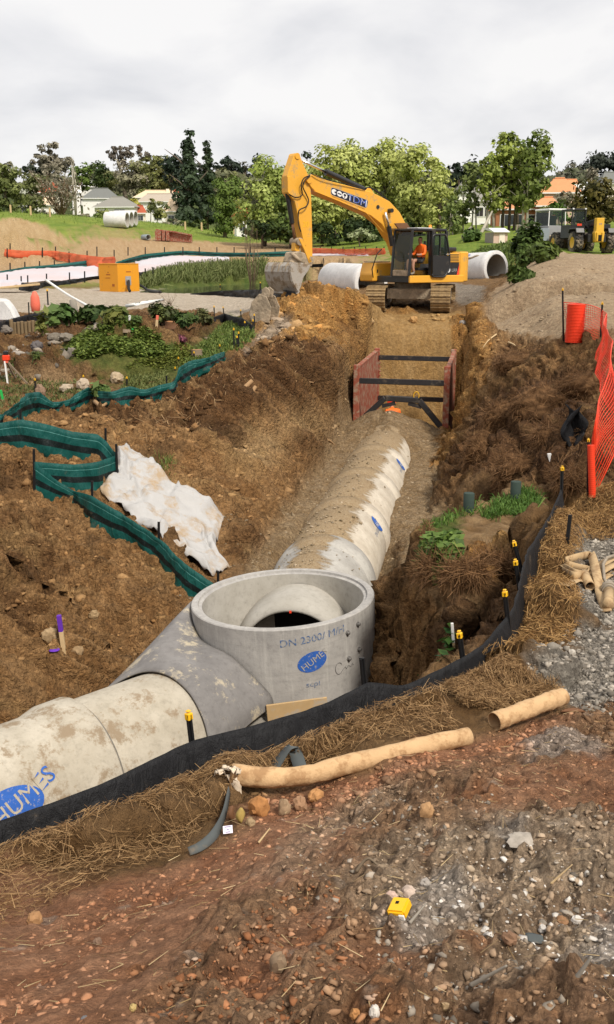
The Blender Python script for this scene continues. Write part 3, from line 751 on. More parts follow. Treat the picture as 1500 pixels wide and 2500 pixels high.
# ------------------------------------------------------------------ paints and other materials
def concrete(name, base, pale, streak=0.0, mud=None, mud_amt=0.0, cover=None, vscale=2.2):
    t = NT(name, .9, .2)
    n = t.noise(vscale, 8, .62); n2 = t.noise(14, 6, .7); n3 = t.noise(90, 3, .6)
    k = t.mix(t.ramp(n, [(.36, 0), (.64, 1)]), base, pale)
    k = t.mix(t.ramp(n2, [(.25, .55), (.5, 0), (1, 0)]), k, tuple(x * .62 for x in base))
    if streak:
        sv = t.map((9, 9, .5)); k = t.mix(t.ramp(t.noise(1.3, 6, .7, sv), [(.5, 0), (.72, streak)]), k, (.62, .60, .55))
        k = t.mix(t.ramp(t.noise(1.1, 6, .7, t.map((1, 1, 14))), [(.52, 0), (.7, streak * .7)]), k, tuple(x * .7 for x in base))
    pores = t.ramp(t.vor(30), [(.0, .0), (.05, .0), (.07, 1)])
    k = t.mix(pores, t.mix(1.0, k, (.55, .52, .48), 'MULTIPLY'), k)
    hgt = t.math('ADD', t.math('MULTIPLY', n2, .5), t.math('MULTIPLY', n3, .2))
    if cover is not None:
        # clay dust and gravel lying on the upper side of the pipe: local X right, Y along, Z up
        p = t.sep(t.pos()); ang = t.math('ARCTAN2', p[0], p[2])
        cmb = t.n('ShaderNodeCombineXYZ'); t.l(t.math('MULTIPLY', ang, 1.1), cmb.inputs[0]); t.l(t.math('MULTIPLY', p[1], 3.4), cmb.inputs[1])
        stn = t.noise(1.6, 7, .72, cmb.outputs[0], .3); big = t.noise(1.1, 4, .6)
        lo, hi = cover
        m1 = t.math('MULTIPLY', t.math('SUBTRACT', ang, lo), 2.2); m2 = t.math('MULTIPLY', t.math('SUBTRACT', hi, ang), 2.6)
        m = t.math('MINIMUM', m1, m2)
        m = t.math('ADD', m, t.math('ADD', t.math('MULTIPLY', t.math('SUBTRACT', stn, .5), 2.2), t.math('MULTIPLY', t.math('SUBTRACT', big, .5), 3.0)))
        f = t.ramp(m, [(.0, 0), (.34, 1)])
        dn = t.noise(22, 7, .72); dirt = t.mix(t.ramp(dn, [(.3, 0), (.7, 1)]), (.20, .132, .068), (.36, .265, .155))
        dirt = t.mix(t.ramp(t.vor(42, out='Color'), [(.3, 0), (.9, .5)]), dirt, (.40, .32, .22))
        k = t.mix(f, k, dirt)
        hgt = t.math('ADD', hgt, t.math('MULTIPLY', f, t.math('ADD', .8, t.math('MULTIPLY', t.vor(40), 1.5))))
    if mud:
        d = t.ramp(t.noise(3.4, 9, .75), [(.62 - mud_amt * .3, 0), (.70 - mud_amt * .3, .85)]); k = t.mix(d, k, mud)
    t.col(k); t.bump(hgt, .012, .8); MAT[name] = t.m
concrete('concrete_cream', (.40, .355, .28), (.52, .47, .385), mud=(.26, .19, .12), mud_amt=.34)
concrete('concrete_grey', (.33, .315, .30), (.43, .41, .385), streak=.5)
concrete('concrete_inner', (.36, .335, .29), (.47, .445, .40), vscale=1.3)
concrete('concrete_saddle', (.175, .165, .16), (.24, .228, .22), mud=(.50, .43, .31), mud_amt=.25)
concrete('concrete_white', (.58, .57, .56), (.72, .71, .70), mud=(.40, .35, .28), mud_amt=.05)
concrete('concrete_buried', (.46, .40, .32), (.60, .54, .45), cover=(-.55, 1.45))
concrete('concrete_deep', (.46, .40, .32), (.60, .54, .45), cover=(-.85, 1.8))
concrete('concrete_dusty', (.36, .34, .31), (.48, .46, .42), cover=(-.30, .55))
simple('mortar', (.24, .22, .19), .95, .35, 10, bump=.02)
simple('wood', (.50, .34, .17), .8, .3, 5, dirt=(.42, .37, .30), dirt_amt=.35)
simple('raw_wood', (.55, .40, .22), .8, .2, 9)
simple('old_wood', (.20, .15, .10), .9, .4, 7)
simple('grey_wood', (.27, .24, .20), .9, .35, 6)
simple('blue_ink', (.028, .11, .42), .8, .25, 20, dirt=(.42, .38, .30), dirt_amt=.12, dscale=24)
simple('faint_ink', (.07, .14, .30), .8, .3, 20, dirt=(.34, .33, .31), dirt_amt=.45, dscale=30)
simple('pencil', (.16, .155, .15), .9, .3, 30)
simple('steel', (.28, .27, .26), .5, .3, 20, metal=.7)
simple('hole_shade', (.012, .012, .012), 1, 0)  # near-black stands in for the shade inside bore, slots and recess
simple('rust_red', (.27, .072, .042), .75, .3, 5, dirt=(.33, .23, .16), dirt_amt=.42, dscale=6)
simple('black_steel', (.022, .021, .023), .42, .4, 12, spec=.5, dirt=(.10, .08, .06), dirt_amt=.18)
simple('yellow_cap', (.85, .47, .01), .45, .08, 20, spec=.5)
simple('black_plastic', (.010, .010, .011), .45, .3, 20, spec=.45)
def fabric(name, a, b, stripe=None, sheen=.5):
    t = NT(name, sheen, .25)
    n = t.noise(6, 6, .6); w = t.noise(160, 2, .5)
    k = t.mix(n, a, b)
    if stripe:
        u = t.n('ShaderNodeUVMap').outputs[0]; v = t.sep(u)[1]
        f = t.math('MULTIPLY', t.math('GREATER_THAN', v, stripe[0]), t.math('LESS_THAN', v, stripe[1]))
        k = t.mix(f, k, stripe[2])
        f2 = t.math('MULTIPLY', t.math('GREATER_THAN', v, .80), t.math('LESS_THAN', v, .815)); k = t.mix(f2, k, (.10, .28, .26))
    k = t.mix(t.ramp(t.noise(2.2, 8, .75), [(.60, 0), (.72, .5)]), k, (.20, .15, .10))
    fold = t.noise(2.2, 5, .6, t.map((5, 5, 1.2)), .6)
    t.col(k); t.bump(t.math('ADD', t.math('MULTIPLY', w, .25), t.math('MULTIPLY', fold, 3.0)), .02, .8); MAT[name] = t.m
fabric('black_cloth', (.0075, .0075, .0085), (.014, .014, .016), sheen=.62)
fabric('green_cloth', (.004, .058, .050), (.008, .095, .083), stripe=(.42, .60, (.006, .012, .012)), sheen=.45)
fabric('black_web', (.012, .012, .014), (.022, .022, .026), sheen=.6)
t = NT('geotextile', .85, .2)
k = t.mix(t.noise(5, 6, .6), (.375, .365, .355), (.47, .46, .45))
k = t.mix(t.ramp(t.noise(1.6, 8, .7), [(.50, 0), (.62, .85)]), k, (.36, .25, .14))
t.col(k); t.bump(t.noise(40, 4), .006); MAT['geotextile'] = t.m
t = NT('geotextile_far', .85, .2)
t.col(t.mix(t.ramp(t.noise(.12, 3), [(.4, 0), (.6, 1)]), (.52, .50, .53), (.55, .46, .46))); MAT['geotextile_far'] = t.m
simple('paper', (.55, .36, .19), .85, .18, 6, dirt=(.36, .21, .10), dirt_amt=.38, dscale=9, bump=.012)
simple('paper_torn', (.66, .55, .42), .9, .2, 12)
simple('hose', (.47, .33, .18), .85, .2, 9, dirt=(.30, .19, .10), dirt_amt=.35, dscale=7)
simple('hose_end', (.30, .25, .19), .7, .3, 14)
simple('strap', (.085, .095, .095), .8, .25, 9, dirt=(.2, .15, .1), dirt_amt=.2)
simple('tag_paper', (.78, .74, .84), .7, .03, 5)
simple('tag_print', (.22, .20, .32), .7, .03, 5)
simple('white_paint', (.78, .77, .74), .55, .06, 9)
simple('hi_vis', (.95, .16, .015), .6, .08, 8)
simple('orange_red', (.80, .055, .018), .5, .12, 10)
simple('purple', (.12, .03, .38), .6, .2, 12)
simple('green_paint', (.02, .42, .08), .6, .15, 12)
simple('pink_paint', (.75, .16, .10), .6, .15, 12)
simple('bluestone', (.03, .03, .07), .7, .3, 14)

# ------------------------------------------------------------------ manhole chamber and its pipes
man = thing('manhole_chamber', 'round grey concrete manhole chamber with open top, blue stencils and lifting bolts', 'manhole', (MH[0], MH[1], MH_RIM), (0, -.056, 0))
RO, RI = 1.20, 1.055
mb = MB()
mb.lathe([(RO, -2.1), (RO, -.012), (RO - .012, 0), (RI + .055, 0), (RI + .048, -.03), (RI + .008, -.036), (RI, -.045)], 120)
mb.build('wall', 'concrete_grey', man, True, angle=35)
mb = MB(); mb.lathe([(RI, -.04), (RI, -1.9), (.001, -1.9)], 120); mb.build('inner_wall', 'concrete_inner', man, True, angle=35)
# stub of the outgoing pipe with a rounded mouth inside the chamber
Mt = Matrix.Rotation(-TRENCH_ANG, 3, 'Z') @ Matrix.Rotation(R(-90), 3, 'X')    # local Z along the trench
cst = Vector((0, 0, PIPE_AX + .14 - MH_RIM))
prof = [(.70, .98), (.70, .36), (.715, .33), (.745, .325), (.80, .37), (.835, .45), (.86, .58), (.87, .75), (.87, 1.04)]
mb = MB(); mb.lathe(prof, 72, cst, Mt); mb.build('pipe_mouth', 'concrete_inner', man, True, angle=60)
mb = MB(); mb.lathe([(.695, .36), (.695, .99), (.001, .99)], 48, cst, Mt); mb.build('pipe_bore', 'hole_shade', man, True)
mb = MB(); mb.box(cst + Mt @ Vector((.02, -.715, .325)), (.03, .012, .035)); mb.build('paint_mark', 'orange_red', man)
def on_wall(phi, z, r=RO): return Vector((r * math.sin(phi), -r * math.cos(phi), z))
for ph, z in ((.735, -.20), (.735, -.54), (.90, -.15), (.90, -.485)):
    mb = MB(); d = on_wall(ph, 0, 1).normalized(); q = d.to_track_quat('Z', 'Y').to_matrix()
    mb.lathe([(.032, 0), (.032, .012), (.02, .016), (.02, .04), (.012, .046), (.001, .046)], 10, on_wall(ph, z, RO - .004), q); mb.build('lifting_bolt', 'steel', man, True, angle=40)
V, F = text_polys('DN 2300/ M/H', .155); flat(V, F, lambda x, y: on_wall(.34 + x / RO * .9, -.155 + y * .85 + x * .06, RO + .004), 'stencil_lettering', 'faint_ink', man)['kind'] = 'stuff'
def place_logo(x, y): return on_wall(.305 + x / RO, -.45 + y, RO + .004)
V, F = ellipse_poly(.19, .125, tilt=.25); flat(V, F, place_logo, 'logo_oval', 'blue_ink', man)
V, F = text_polys('HUMES', .12)
def place_logo2(x, y): a = .55; return on_wall(.33 + (x * math.cos(a) - y * math.sin(a)) / RO, -.43 + x * math.sin(a) + y * math.cos(a), RO + .006 + .002)
flat(V, F, place_logo2, 'logo_lettering', 'concrete_grey', man)
V, F = text_polys('scpl', .12); flat(V, F, lambda x, y: on_wall(.30 + x / RO, -.74 + y * .8, RO + .004), 'small_stencil', 'faint_ink', man)
pts = [on_wall(.60 + .045 * math.cos(a) , -.62 + .075 * math.sin(a), RO + .006) for a in np.linspace(.6, 5.6, 14)] + [on_wall(.66 + .02 * k, -.64 + .02 * math.sin(k * 2.3), RO + .006) for k in range(8)]
mb = MB(); mb.tube(pts, .003, 4); mb.build('scribble', 'pencil', man)
# flared saddle between the pipe and the chamber
NAV = Vector((NA[0], NA[1], 0)); NRIGHT = Vector((NA[1], -NA[0], 0))
Mn = Matrix((NRIGHT, Vector((0, 0, -1)).cross(Vector((0, 0, 0))) if False else Vector((0, 0, 1)), NAV)).transposed()
sad = tag(bpy.data.objects.new('pipe_saddle', None), 'dark grey flared concrete saddle joining the cream pipe to the manhole', 'pipe saddle'); COL.objects.link(sad)
sad.location = (NPIPE_C[0], NPIPE_C[1], NPIPE_AX)
SADO = Vector(sad.location)
def wall_hit(px, py, rr=RO + .012):
    d = ray(px, py); ox, oy = -MH[0], -MH[1]; A = d[0] ** 2 + d[1] ** 2; B = ox * d[0] + oy * d[1]; C = ox * ox + oy * oy - rr * rr
    k = (-B - math.sqrt(max(B * B - A * C, 0))) / A; return Vector((d[0] * k, d[1] * k, CAMZ + d[2] * k))
def wall_pt(deg, z, rr=RO + .012): return Vector((MH[0] + rr * math.sin(R(deg)), MH[1] - rr * math.cos(R(deg)), z))
Bc = [wall_pt(-132, -3.75), wall_pt(-122, -3.1), wall_pt(-108, -2.58), wall_pt(-92, -2.42), wall_hit(485, 1556), wall_hit(560, 1600), wall_hit(610, 1645), wall_hit(658, 1694), wall_hit(668, 1722)]
Ac = []
for a_, an_ in ((.35, -88), (.5, -72), (.78, -48), (1.02, -24), (1.12, 2), (1.16, 28), (1.16, 52), (1.14, 74), (1.10, 92)):
    Ac.append(SADO + NAV * a_ + (NRIGHT * math.sin(R(an_)) + Vector((0, 0, 1)) * math.cos(R(an_))) * (NPIPE_R + .022))
def _rs(P, n):
    out = []
    for i in range(n):
        t = i / (n - 1) * (len(P) - 1); k = min(int(t), len(P) - 2); f = t - k; p0, p1, p2, p3 = P[max(k - 1, 0)], P[k], P[k + 1], P[min(k + 2, len(P) - 1)]
        out.append(((p1 * 2) + (p2 - p0) * f + (p0 * 2 - p1 * 5 + p2 * 4 - p3) * f * f + (p1 * 3 - p0 - p2 * 3 + p3) * f ** 3) * .5)
    return out
Ar, Br = _rs(Ac, 64), _rs(Bc, 64); rows = []
for i in range(17):
    u = i / 16; row = []
    for k in range(64):
        q = Ar[k] * (1 - u) + Br[k] * u; w = fbm(np.array([q.x * 2.2 + q.z]), np.array([q.y * 2.2]), 1.5, 4, 3)[0]
        q = q + Vector((0, 0, 1)) * (.05 * math.sin(math.pi * u)) + (NRIGHT * .5 + Vector((0, 0, .5))) * w * .03 * math.sin(math.pi * min(1, u * 1.2)); row.append(q - SADO)
    rows.append(row)
mb = MB(); mb.grid(rows); mb.build('mortar_cone', 'concrete_saddle', sad, True, solid=.02)
# cream near pipes
def pipe(name, label, p0, p1, r, mat, bell=None, wall=.15, group=None, bore='concrete_inner', n=72, spig=None):
    p0, p1 = Vector(p0), Vector(p1); d = p1 - p0; L = d.length
    ang = math.atan2(d.x, d.y); pit = math.asin(d.z / L)
    t = thing(name, label, 'pipe', (p0 + p1) / 2, (pit, 0, -ang), group)
    h = L / 2; prof = [(r - wall, -h), (r - .02, -h), (r, -h + .02)]
    if bell == 'end':
        prof += [(r, h - .50), (r + .012, h - .46), (r + .058, h - .30), (r + .062, h - .02), (r + .045, h), (r - wall + .03, h)]
    else:
        prof += [(r, h - .02), (r - .02, h), (r - wall, h)]
    M = Matrix.Rotation(R(-90), 3, 'X')
    mb = MB(); mb.lathe(prof, n, (0, 0, 0), M); mb.build('barrel', mat, t, True, angle=50)
    mb = MB(); mb.lathe([(r - wall, -h), (r - wall, 0), (r - wall, h)], n, (0, 0, 0), M); mb.build('bore', bore, t, True)
    return t
def npt(a, z=NPIPE_AX): return (NPIPE_C[0] + NA[0] * a, NPIPE_C[1] + NA[1] * a, z)
pa = pipe('concrete_pipe', 'cream concrete pipe at the lower left with blue oval logo and bell end', npt(-3.3), npt(0.0), NPIPE_R - .005, 'concrete_cream', 'end')
pb = pipe('concrete_pipe', 'short cream concrete pipe between the bell joint and the grey saddle', npt(-.06), npt(1.35), NPIPE_R - .012, 'concrete_cream')
mb = MB(); mb.lathe([(NPIPE_R + .035, 1.652), (NPIPE_R - .02, 1.70)], 72, (0, 0, 0), Matrix.Rotation(R(-90), 3, 'X')); mb.build('joint_mortar', 'mortar', pa, True)
def on_pipe(s, ang, r): return Vector((r * math.sin(ang), s, r * math.cos(ang)))
LG = (.45, 1.08)
V, F = ellipse_poly(.33, .19, tilt=0)
flat(V, F, lambda x, y: on_pipe(LG[0] + x, LG[1] - y / NPIPE_R, NPIPE_R + .003), 'logo_oval', 'blue_ink', pa)
V, F = text_polys('HUMES', .24)
def hum(x, y):
    a = .36; X, Y = x * math.cos(a) - y * math.sin(a), x * math.sin(a) + y * math.cos(a)
    return on_pipe(LG[0] + .14 + X, LG[1] - .06 - Y / NPIPE_R, NPIPE_R + .006)
flat(V, F, hum, 'logo_lettering', 'concrete_cream', pa)
V2 = [v for v in V]
mb_keep = [f for f in F if sum(V[i][0] for i in f) / 3 > .22]
flat(V, mb_keep, lambda x, y: hum(x, y) * 1.0 + Vector((0, 0, .003)), 'logo_tail', 'blue_ink', pa)['kind'] = 'stuff'
# pipes laid in the trench
s0 = 1.02; LP_ = 2.60; labs = ['dusty grey concrete pipe leaving the far side of the manhole', 'half buried cream pipe with blue oval, second from the manhole',
      'half buried cream pipe with a dirt ridge, third from the manhole', 'half buried pipe with pale jagged flank, fourth from the manhole', 'pipe almost hidden under gravel just before the trench shield']
for k in range(5):
    a, b = s0 + k * LP_, s0 + (k + 1) * LP_ + .08
    P0, P1 = trench_pt(b, 0), trench_pt(a, 0)
    zz = lambda s: PIPE_AX + .14 + .012 * s
    t = pipe('concrete_pipe', labs[k], (*P0, zz(b)), (*P1, zz(a)), PIPE_R - .004 * (k % 2), ('concrete_dusty', 'concrete_buried', 'concrete_buried', 'concrete_buried', 'concrete_deep')[k], None, group='concrete pipes laid in the trench')
    # barrel runs from far to near: local +Y points to the camera, +X to the left
    mb = MB(); h = (Vector((*P1, 0)) - Vector((*P0, 0))).length / 2
    M = Matrix.Rotation(R(-90), 3, 'X')
    mb.lathe([(PIPE_R - .01, -h + .10), (PIPE_R + .05, -h + .14), (PIPE_R + .05, -h + .42), (PIPE_R + .012, -h + .58), (PIPE_R - .01, -h + .60)], 72, (0, 0, 0), M)
    mb.build('collar', ('concrete_dusty', 'concrete_buried', 'concrete_buried', 'concrete_buried', 'concrete_deep')[k], t, True, angle=60)
    if k in (1, 3):
        V, F = ellipse_poly(.26, .17); flat(V, F, lambda x, y: on_pipe(-.75 + x, -.92 - y / PIPE_R, PIPE_R + .006), 'logo_oval', 'blue_ink', t)
        V, F = text_polys('HUMES', .14); flat(V, F, lambda x, y: on_pipe(-.75 - x, -.92 + y / PIPE_R, PIPE_R + .010), 'logo_lettering', 'concrete_white', t)
        V, F = text_polys('DN 1350', .11); flat(V, F, lambda x, y: on_pipe(-.3 - x, -1.0 + y / PIPE_R, PIPE_R + .006), 'stencil_lettering', 'faint_ink', t)['kind'] = 'stuff'
# formwork boards and mortar along the foot of the saddle
def board(label, a, b, w, mat='wood', name='formwork_board'):
    a, b = Vector(a), Vector(b); mb = MB(); d = (b - a); mid = (a + b) / 2
    mb.bar(a - mid, b - mid, .03, w); o = mb.build(name, mat, None, bevel=.004); o.location = mid; return tag(o, label, 'board')
board('short torn formwork board at the foot of the grey saddle', atz(512, 1785, -3.28), atz(592, 1762, -3.28), .22)
board('long formwork board at the foot of the manhole chamber', atz(652, 1742, -3.30), atz(800, 1722, -3.24), .22)
mb = MB()
rows = []
for i in range(24):
    u = i / 23; p = atz(340 + 330 * u, 1872 - 142 * u, -3.42 + .06 * u); row = []
    for j in range(7):
        w = j / 6; q = p + Vector((-.12, .42, .22)) * (w - .45) * 1.1; q.z += fbm(np.array([q.x * 4]), np.array([w * 4. + u]), 1.5, 3, 8)[0] * .07; row.append(q)
    rows.append(row)
mb.grid(rows); mo = mb.build('mortar_bed', 'mortar', None, True); tag(mo, 'rough grey mortar smeared along the foot of the pipe and saddle', 'mortar', kind='stuff')
# ------------------------------------------------------------------ trench shield
sh = thing('trench_shield', 'red steel trench shield box with black spreader struts around the pipe trench', 'trench shield', (*trench_pt(SH0, .25), -.96), (0, 0, -TRENCH_ANG))
W2 = 1.26; SL = SH1 - SH0; DEP = 3.2
for sx in (-1, 1):
    mb = MB(); mb.box((sx * W2, SL / 2, -DEP / 2 - .03), (.10, SL - .24, DEP)); mb.build('panel', 'rust_red', sh, bevel=.01)
    for y0 in (0.0, SL - .12):
        mb = MB(); mb.box((sx * (W2 - .01), y0 + .06, -DEP / 2 + .03), (.17, .16, DEP + .1)); mb.build('end_post', 'rust_red', sh, bevel=.012)
    mb = MB(); mb.box((sx * W2, SL / 2, .0), (.13, SL - .3, .06)); mb.build('top_rail', 'rust_red', sh, bevel=.01)
    for k in range(5):
        mb = MB(); mb.box((-sx * -1 * (W2 - .11), SL - .10, -.25 - k * .14), (.06, .10, .05)); mb.build('pin_socket', 'rust_red', sh, bevel=.006)
for y0, z0 in ((.05, -.36), (SL - .1, -.22), (SL - .1, -1.55)):
    mb = MB(); mb.bar((-W2 + .07, y0, z0), (W2 - .07, y0, z0 - .02), .13, .15); mb.build('strut', 'black_steel', sh, bevel=.015, seg=2)
ap = [(-W2 + .09, -1.52), (-.45, -.84), (.50, -.88), (W2 - .09, -1.66)]
for (xa, za), (xb, zb) in zip(ap[:-1], ap[1:]):
    mb = MB(); mb.bar((xa, .12, za), (xb, .12, zb), .16, .15); mb.build('arch_beam', 'black_steel', sh, bevel=.015)
for xa in (-.36, .40):
    mb = MB(); mb.bar((xa - .17 * (1 if xa < 0 else -1), .10, -1.06), (xa + .2 * (1 if xa < 0 else -1), .10, -.97), .08, .10); mb.build('gusset', 'black_steel', sh)
mb = MB(); mb.tube([(.42 + .075 * math.cos(a), .10, -.75 + .11 * math.sin(a)) for a in np.linspace(0, 2 * math.pi, 15)], .012, 6, False); mb.build('lifting_shackle', 'yellow_cap', sh)

# ------------------------------------------------------------------ cloth fences
def resample(P, n):
    P = [Vector(p) for p in P]; L = [0]
    for a, b in zip(P, P[1:]): L.append(L[-1] + (b - a).length)
    out = []
    for i in range(n):
        s = L[-1] * i / (n - 1); k = min(max(np.searchsorted(L, s) - 1, 0), len(P) - 2)
        t = (s - L[k]) / max(L[k + 1] - L[k], 1e-6)
        p0, p1, p2, p3 = P[max(k - 1, 0)], P[k], P[k + 1], P[min(k + 2, len(P) - 1)]
        out.append(((p1 * 2) + (p2 - p0) * t + (p0 * 2 - p1 * 5 + p2 * 4 - p3) * t * t + (p1 * 3 - p0 - p2 * 3 + p3) * t * t * t) * .5)
    return out
def lin(P, n):
    P = [Vector(p) for p in P]; L = [0]
    for a, b in zip(P, P[1:]): L.append(L[-1] + (b - a).length)
    out = []
    for i in range(n):
        s = L[-1] * i / (n - 1); k = min(max(int(np.searchsorted(L, s)) - 1, 0), len(P) - 2); out.append(P[k].lerp(P[k + 1], (s - L[k]) / max(L[k + 1] - L[k], 1e-6)))
    return out
def cloth(name, T, B, mat, parent, n=None, rows=9, wr=.03, lean=0, seed=1, hem=True):
    n = n or 10 * len(T)
    T = [a.lerp(b, .35) for a, b in zip(lin(T, n), resample(T, n))]; B = [a.lerp(b, .35) for a, b in zip(lin(B, n), resample(B, n))]
    V = []; UV = []; F = []; s = 0
    for i in range(n):
        if i: s += (T[i] - T[i - 1]).length
        tg = (T[min(i + 1, n - 1)] - T[max(i - 1, 0)]); tg.z = 0
        nn = Vector((tg.y, -tg.x, 0)).normalized() if tg.length > 1e-6 else Vector((0, 1, 0))
        for j in range(rows):
            v = j / (rows - 1); p = B[i] * (1 - v) + T[i] * v
            h = (T[i] - B[i]).length
            a = fbm(np.array([s * 2.2 + v * 1.2]), np.array([v * .9 + seed * 7.7]), 1.0, 3, seed)[0] * wr * 2.2 * (1 - v * .55)
            a += fbm(np.array([s * 6 - v * 2.6]), np.array([v * 1.2 + seed]), 1.0, 2, seed + 5)[0] * wr * .9 + lean * math.sin(v * math.pi)
            V.append(p + nn * a); UV.append((s, v))
    for i in range(n - 1):
        for j in range(rows - 1): F.append((i * rows + j, (i + 1) * rows + j, (i + 1) * rows + j + 1, i * rows + j + 1))
    me = bpy.data.meshes.new(name); me.from_pydata([tuple(p) for p in V], [], F)
    uv = me.uv_layers.new(name='uv'); uv.data.foreach_set('uv', np.array([UV[l.vertex_index] for l in me.loops], np.float32).ravel())
    me.polygons.foreach_set('use_smooth', [True] * len(F)); me.materials.append(MAT[mat])
    o = bpy.data.objects.new(name, me); COL.objects.link(o); o.parent = parent
    m = o.modifiers.new('thickness', 'SOLIDIFY'); m.thickness = .006; m.offset = 0
    return o
def post(base, top, parent, cap=True, w=.038, mat='black_plastic', capmat='yellow_cap', cs=1.0):
    base, top = Vector(base), Vector(top); d = (top - base).normalized()
    mb = MB(); mb.bar(base - d * .12, top, w * .34, w); mb.bar(base - d * .12, top - d * .004, w, w * .30); o = mb.build('post', mat, parent)
    if cap:
        mb = MB(); q = d.to_track_quat('Z', 'Y').to_matrix(); c = .038 * cs
        mb.box(top - d * .01, (c, c, c * 1.15), q); mb.box(top + d * c * .62, (c * .72, c * .72, c * .22), q)
        ch = mb.build('cap', capmat, o, bevel=.006)
        mb = MB(); mb.box(top - d * .005 + Vector((0, -c * .5, 0)), (.010, .004, .018), q); mb.build('cap_slot', 'hole_shade', o)
    return o
nf = thing('silt_fence', 'low black silt fence curving along the straw from lower left to the pit', 'silt fence')
Bs = []
for (px, py), p in zip(SILT, SILT_W):
    q = Vector(p); q.z = min(gz(q.x, q.y), -1.0) - .12; q.x += .05; q.y -= .08
    if px > 1040: q.z = p.z - .55
    if 1240 < px < 1320: q.z = p.z - .75
    Bs.append(q)
_e = [Vector((-3.4, 3.1, -.62)), Vector((-2.5, 3.7, -.72))]; _eb = [Vector((p.x + .05, p.y - .08, min(gz(p.x, p.y), -1.0) - .15)) for p in _e]
cloth('fabric', _e + SILT_W, _eb + Bs, 'black_cloth', nf, 290, 14, .008, .025, 3)
for (bx, by), (tx, ty), cap, i in [((476,1803),(461,1745),1,5), ((900,1668),(884,1606),0,9), ((1143,1598),(1122,1548),1,12), ((1250,1492),(1233,1447),1,14), ((1277,1398),(1259,1372),1,16), ((1284,1358),(1256,1326),1,17), ((1373,1196),(1373,1143),1,20)]:
    Y = SILT_W[i].y + .04; b = at(bx, by, Y); b.z -= .25; post(b, at(tx, ty, Y + .03), nf, bool(cap))
def fence_px(name, label, tops, bots, mat, posts=(), group=None, n=None, wr=.03, sink=.1, cap=True, cs=1.0, w=.038, Yfix=None, cat='silt fence', rows=8, seed=2):
    f = thing(name, label, cat, (0, 0, 0), group=group)
    T, B = [], []
    for (tx, ty), (bx, by) in zip(tops, bots):
        b = gp(bx, by) if Yfix is None else at(bx, by, Yfix if not callable(Yfix) else Yfix(bx))
        T.append(at(tx, ty, b.y)); b = b.copy(); b.z -= sink; B.append(b)
    cloth('fabric', T, B, mat, f, n, rows, wr, 0, seed)
    for (bx, by), (tx, ty), *o in posts:
        b = gp(bx, by) if Yfix is None else at(bx, by, Yfix if not callable(Yfix) else Yfix(bx))
        post(b - Vector((0, 0, .2)), at(tx, ty, b.y), f, bool(o[0]) if o else cap, w, cs=cs)
    return f
fence_px('silt_fence', 'green silt fence sagging between the brown soil and the garden', [(-60,1005),(5,1012),(40,985),(62,962),(95,957),(130,982),(165,976),(215,945),(238,954),(275,956),(318,943),(350,951),(400,938),(425,932),(440,895),(470,880),(510,872),(548,858)],
    [(-60,1035),(8,1032),(45,1022),(65,1016),(95,1010),(132,1003),(168,998),(215,988),(240,985),(278,986),(320,986),(355,978),(400,966),(428,956),(442,946),(472,920),(512,898),(552,872)], 'green_cloth',
    [((86,958),(86,926)), ((206,940),(204,918)), ((310,945),(310,922)), ((407,938),(407,917),0), ((430,905),(428,898)), ((438,890),(436,874)), ((475,880),(474,860)), ((537,862),(537,843)), ((50,1025),(50,1000),0)], n=150, wr=.05, cs=.95)
g2 = fence_px('silt_fence', 'dark green silt fence lobe behind the clay mound at the left edge', [(-60,1040),(-5,1034),(52,1024),(115,1036),(175,1053),(238,1060),(262,1080),(286,1110)],
    [(-60,1098),(-5,1096),(55,1102),(118,1112),(178,1122),(240,1135),(265,1160),(287,1186)], 'green_cloth', [((288,1190),(284,1084),0), ((258,1120),(258,1045),0)], n=90, wr=.03, seed=4)
fence_px('silt_fence', 'pale lit green silt fence panel folding back to the tall corner post', [(84,1127),(120,1130),(180,1134),(240,1127),(285,1111)], [(88,1196),(122,1190),(182,1196),(240,1198),(286,1182)], 'green_cloth', [], n=60, wr=.02, seed=6)
fence_px('silt_fence', 'long green silt fence with black stripe running down to the manhole', [(82,1126),(130,1166),(180,1198),(222,1210),(300,1255),(385,1311),(450,1375),(522,1424)], [(82,1208),(132,1218),(182,1228),(224,1290),(302,1318),(386,1372),(430,1436),(480,1470)],
    'green_cloth', [((83,1208),(83,1096),0), ((225,1270),(225,1174),0), ((388,1365),(388,1274),0), ((532,1435),(533,1394),0)], n=110, wr=.025, seed=8)
fence_px('silt_fence', 'small black silt fence at the garden corner below the haul road', [(522,775),(548,765),(570,772),(592,776),(612,790),(622,800)], [(522,785),(548,788),(570,795),(592,805),(612,815),(622,815)], 'black_cloth',
    [((524,775),(523,748)), ((549,772),(545,750)), ((590,782),(588,757)), ((622,800),(621,768)), ((618,815),(618,782)), ((599,810),(598,786)), ((572,850),(571,803)), ((583,848),(583,812)), ((580,850),(579,822))], n=40, cs=1.05)
fence_px('silt_fence', 'black silt fence below the pale block at the far left', [(-60,790),(0,785),(60,770),(118,758)], [(-60,815),(0,812),(60,800),(120,788)], 'black_web', [((72,790),(70,738),0)], n=40)
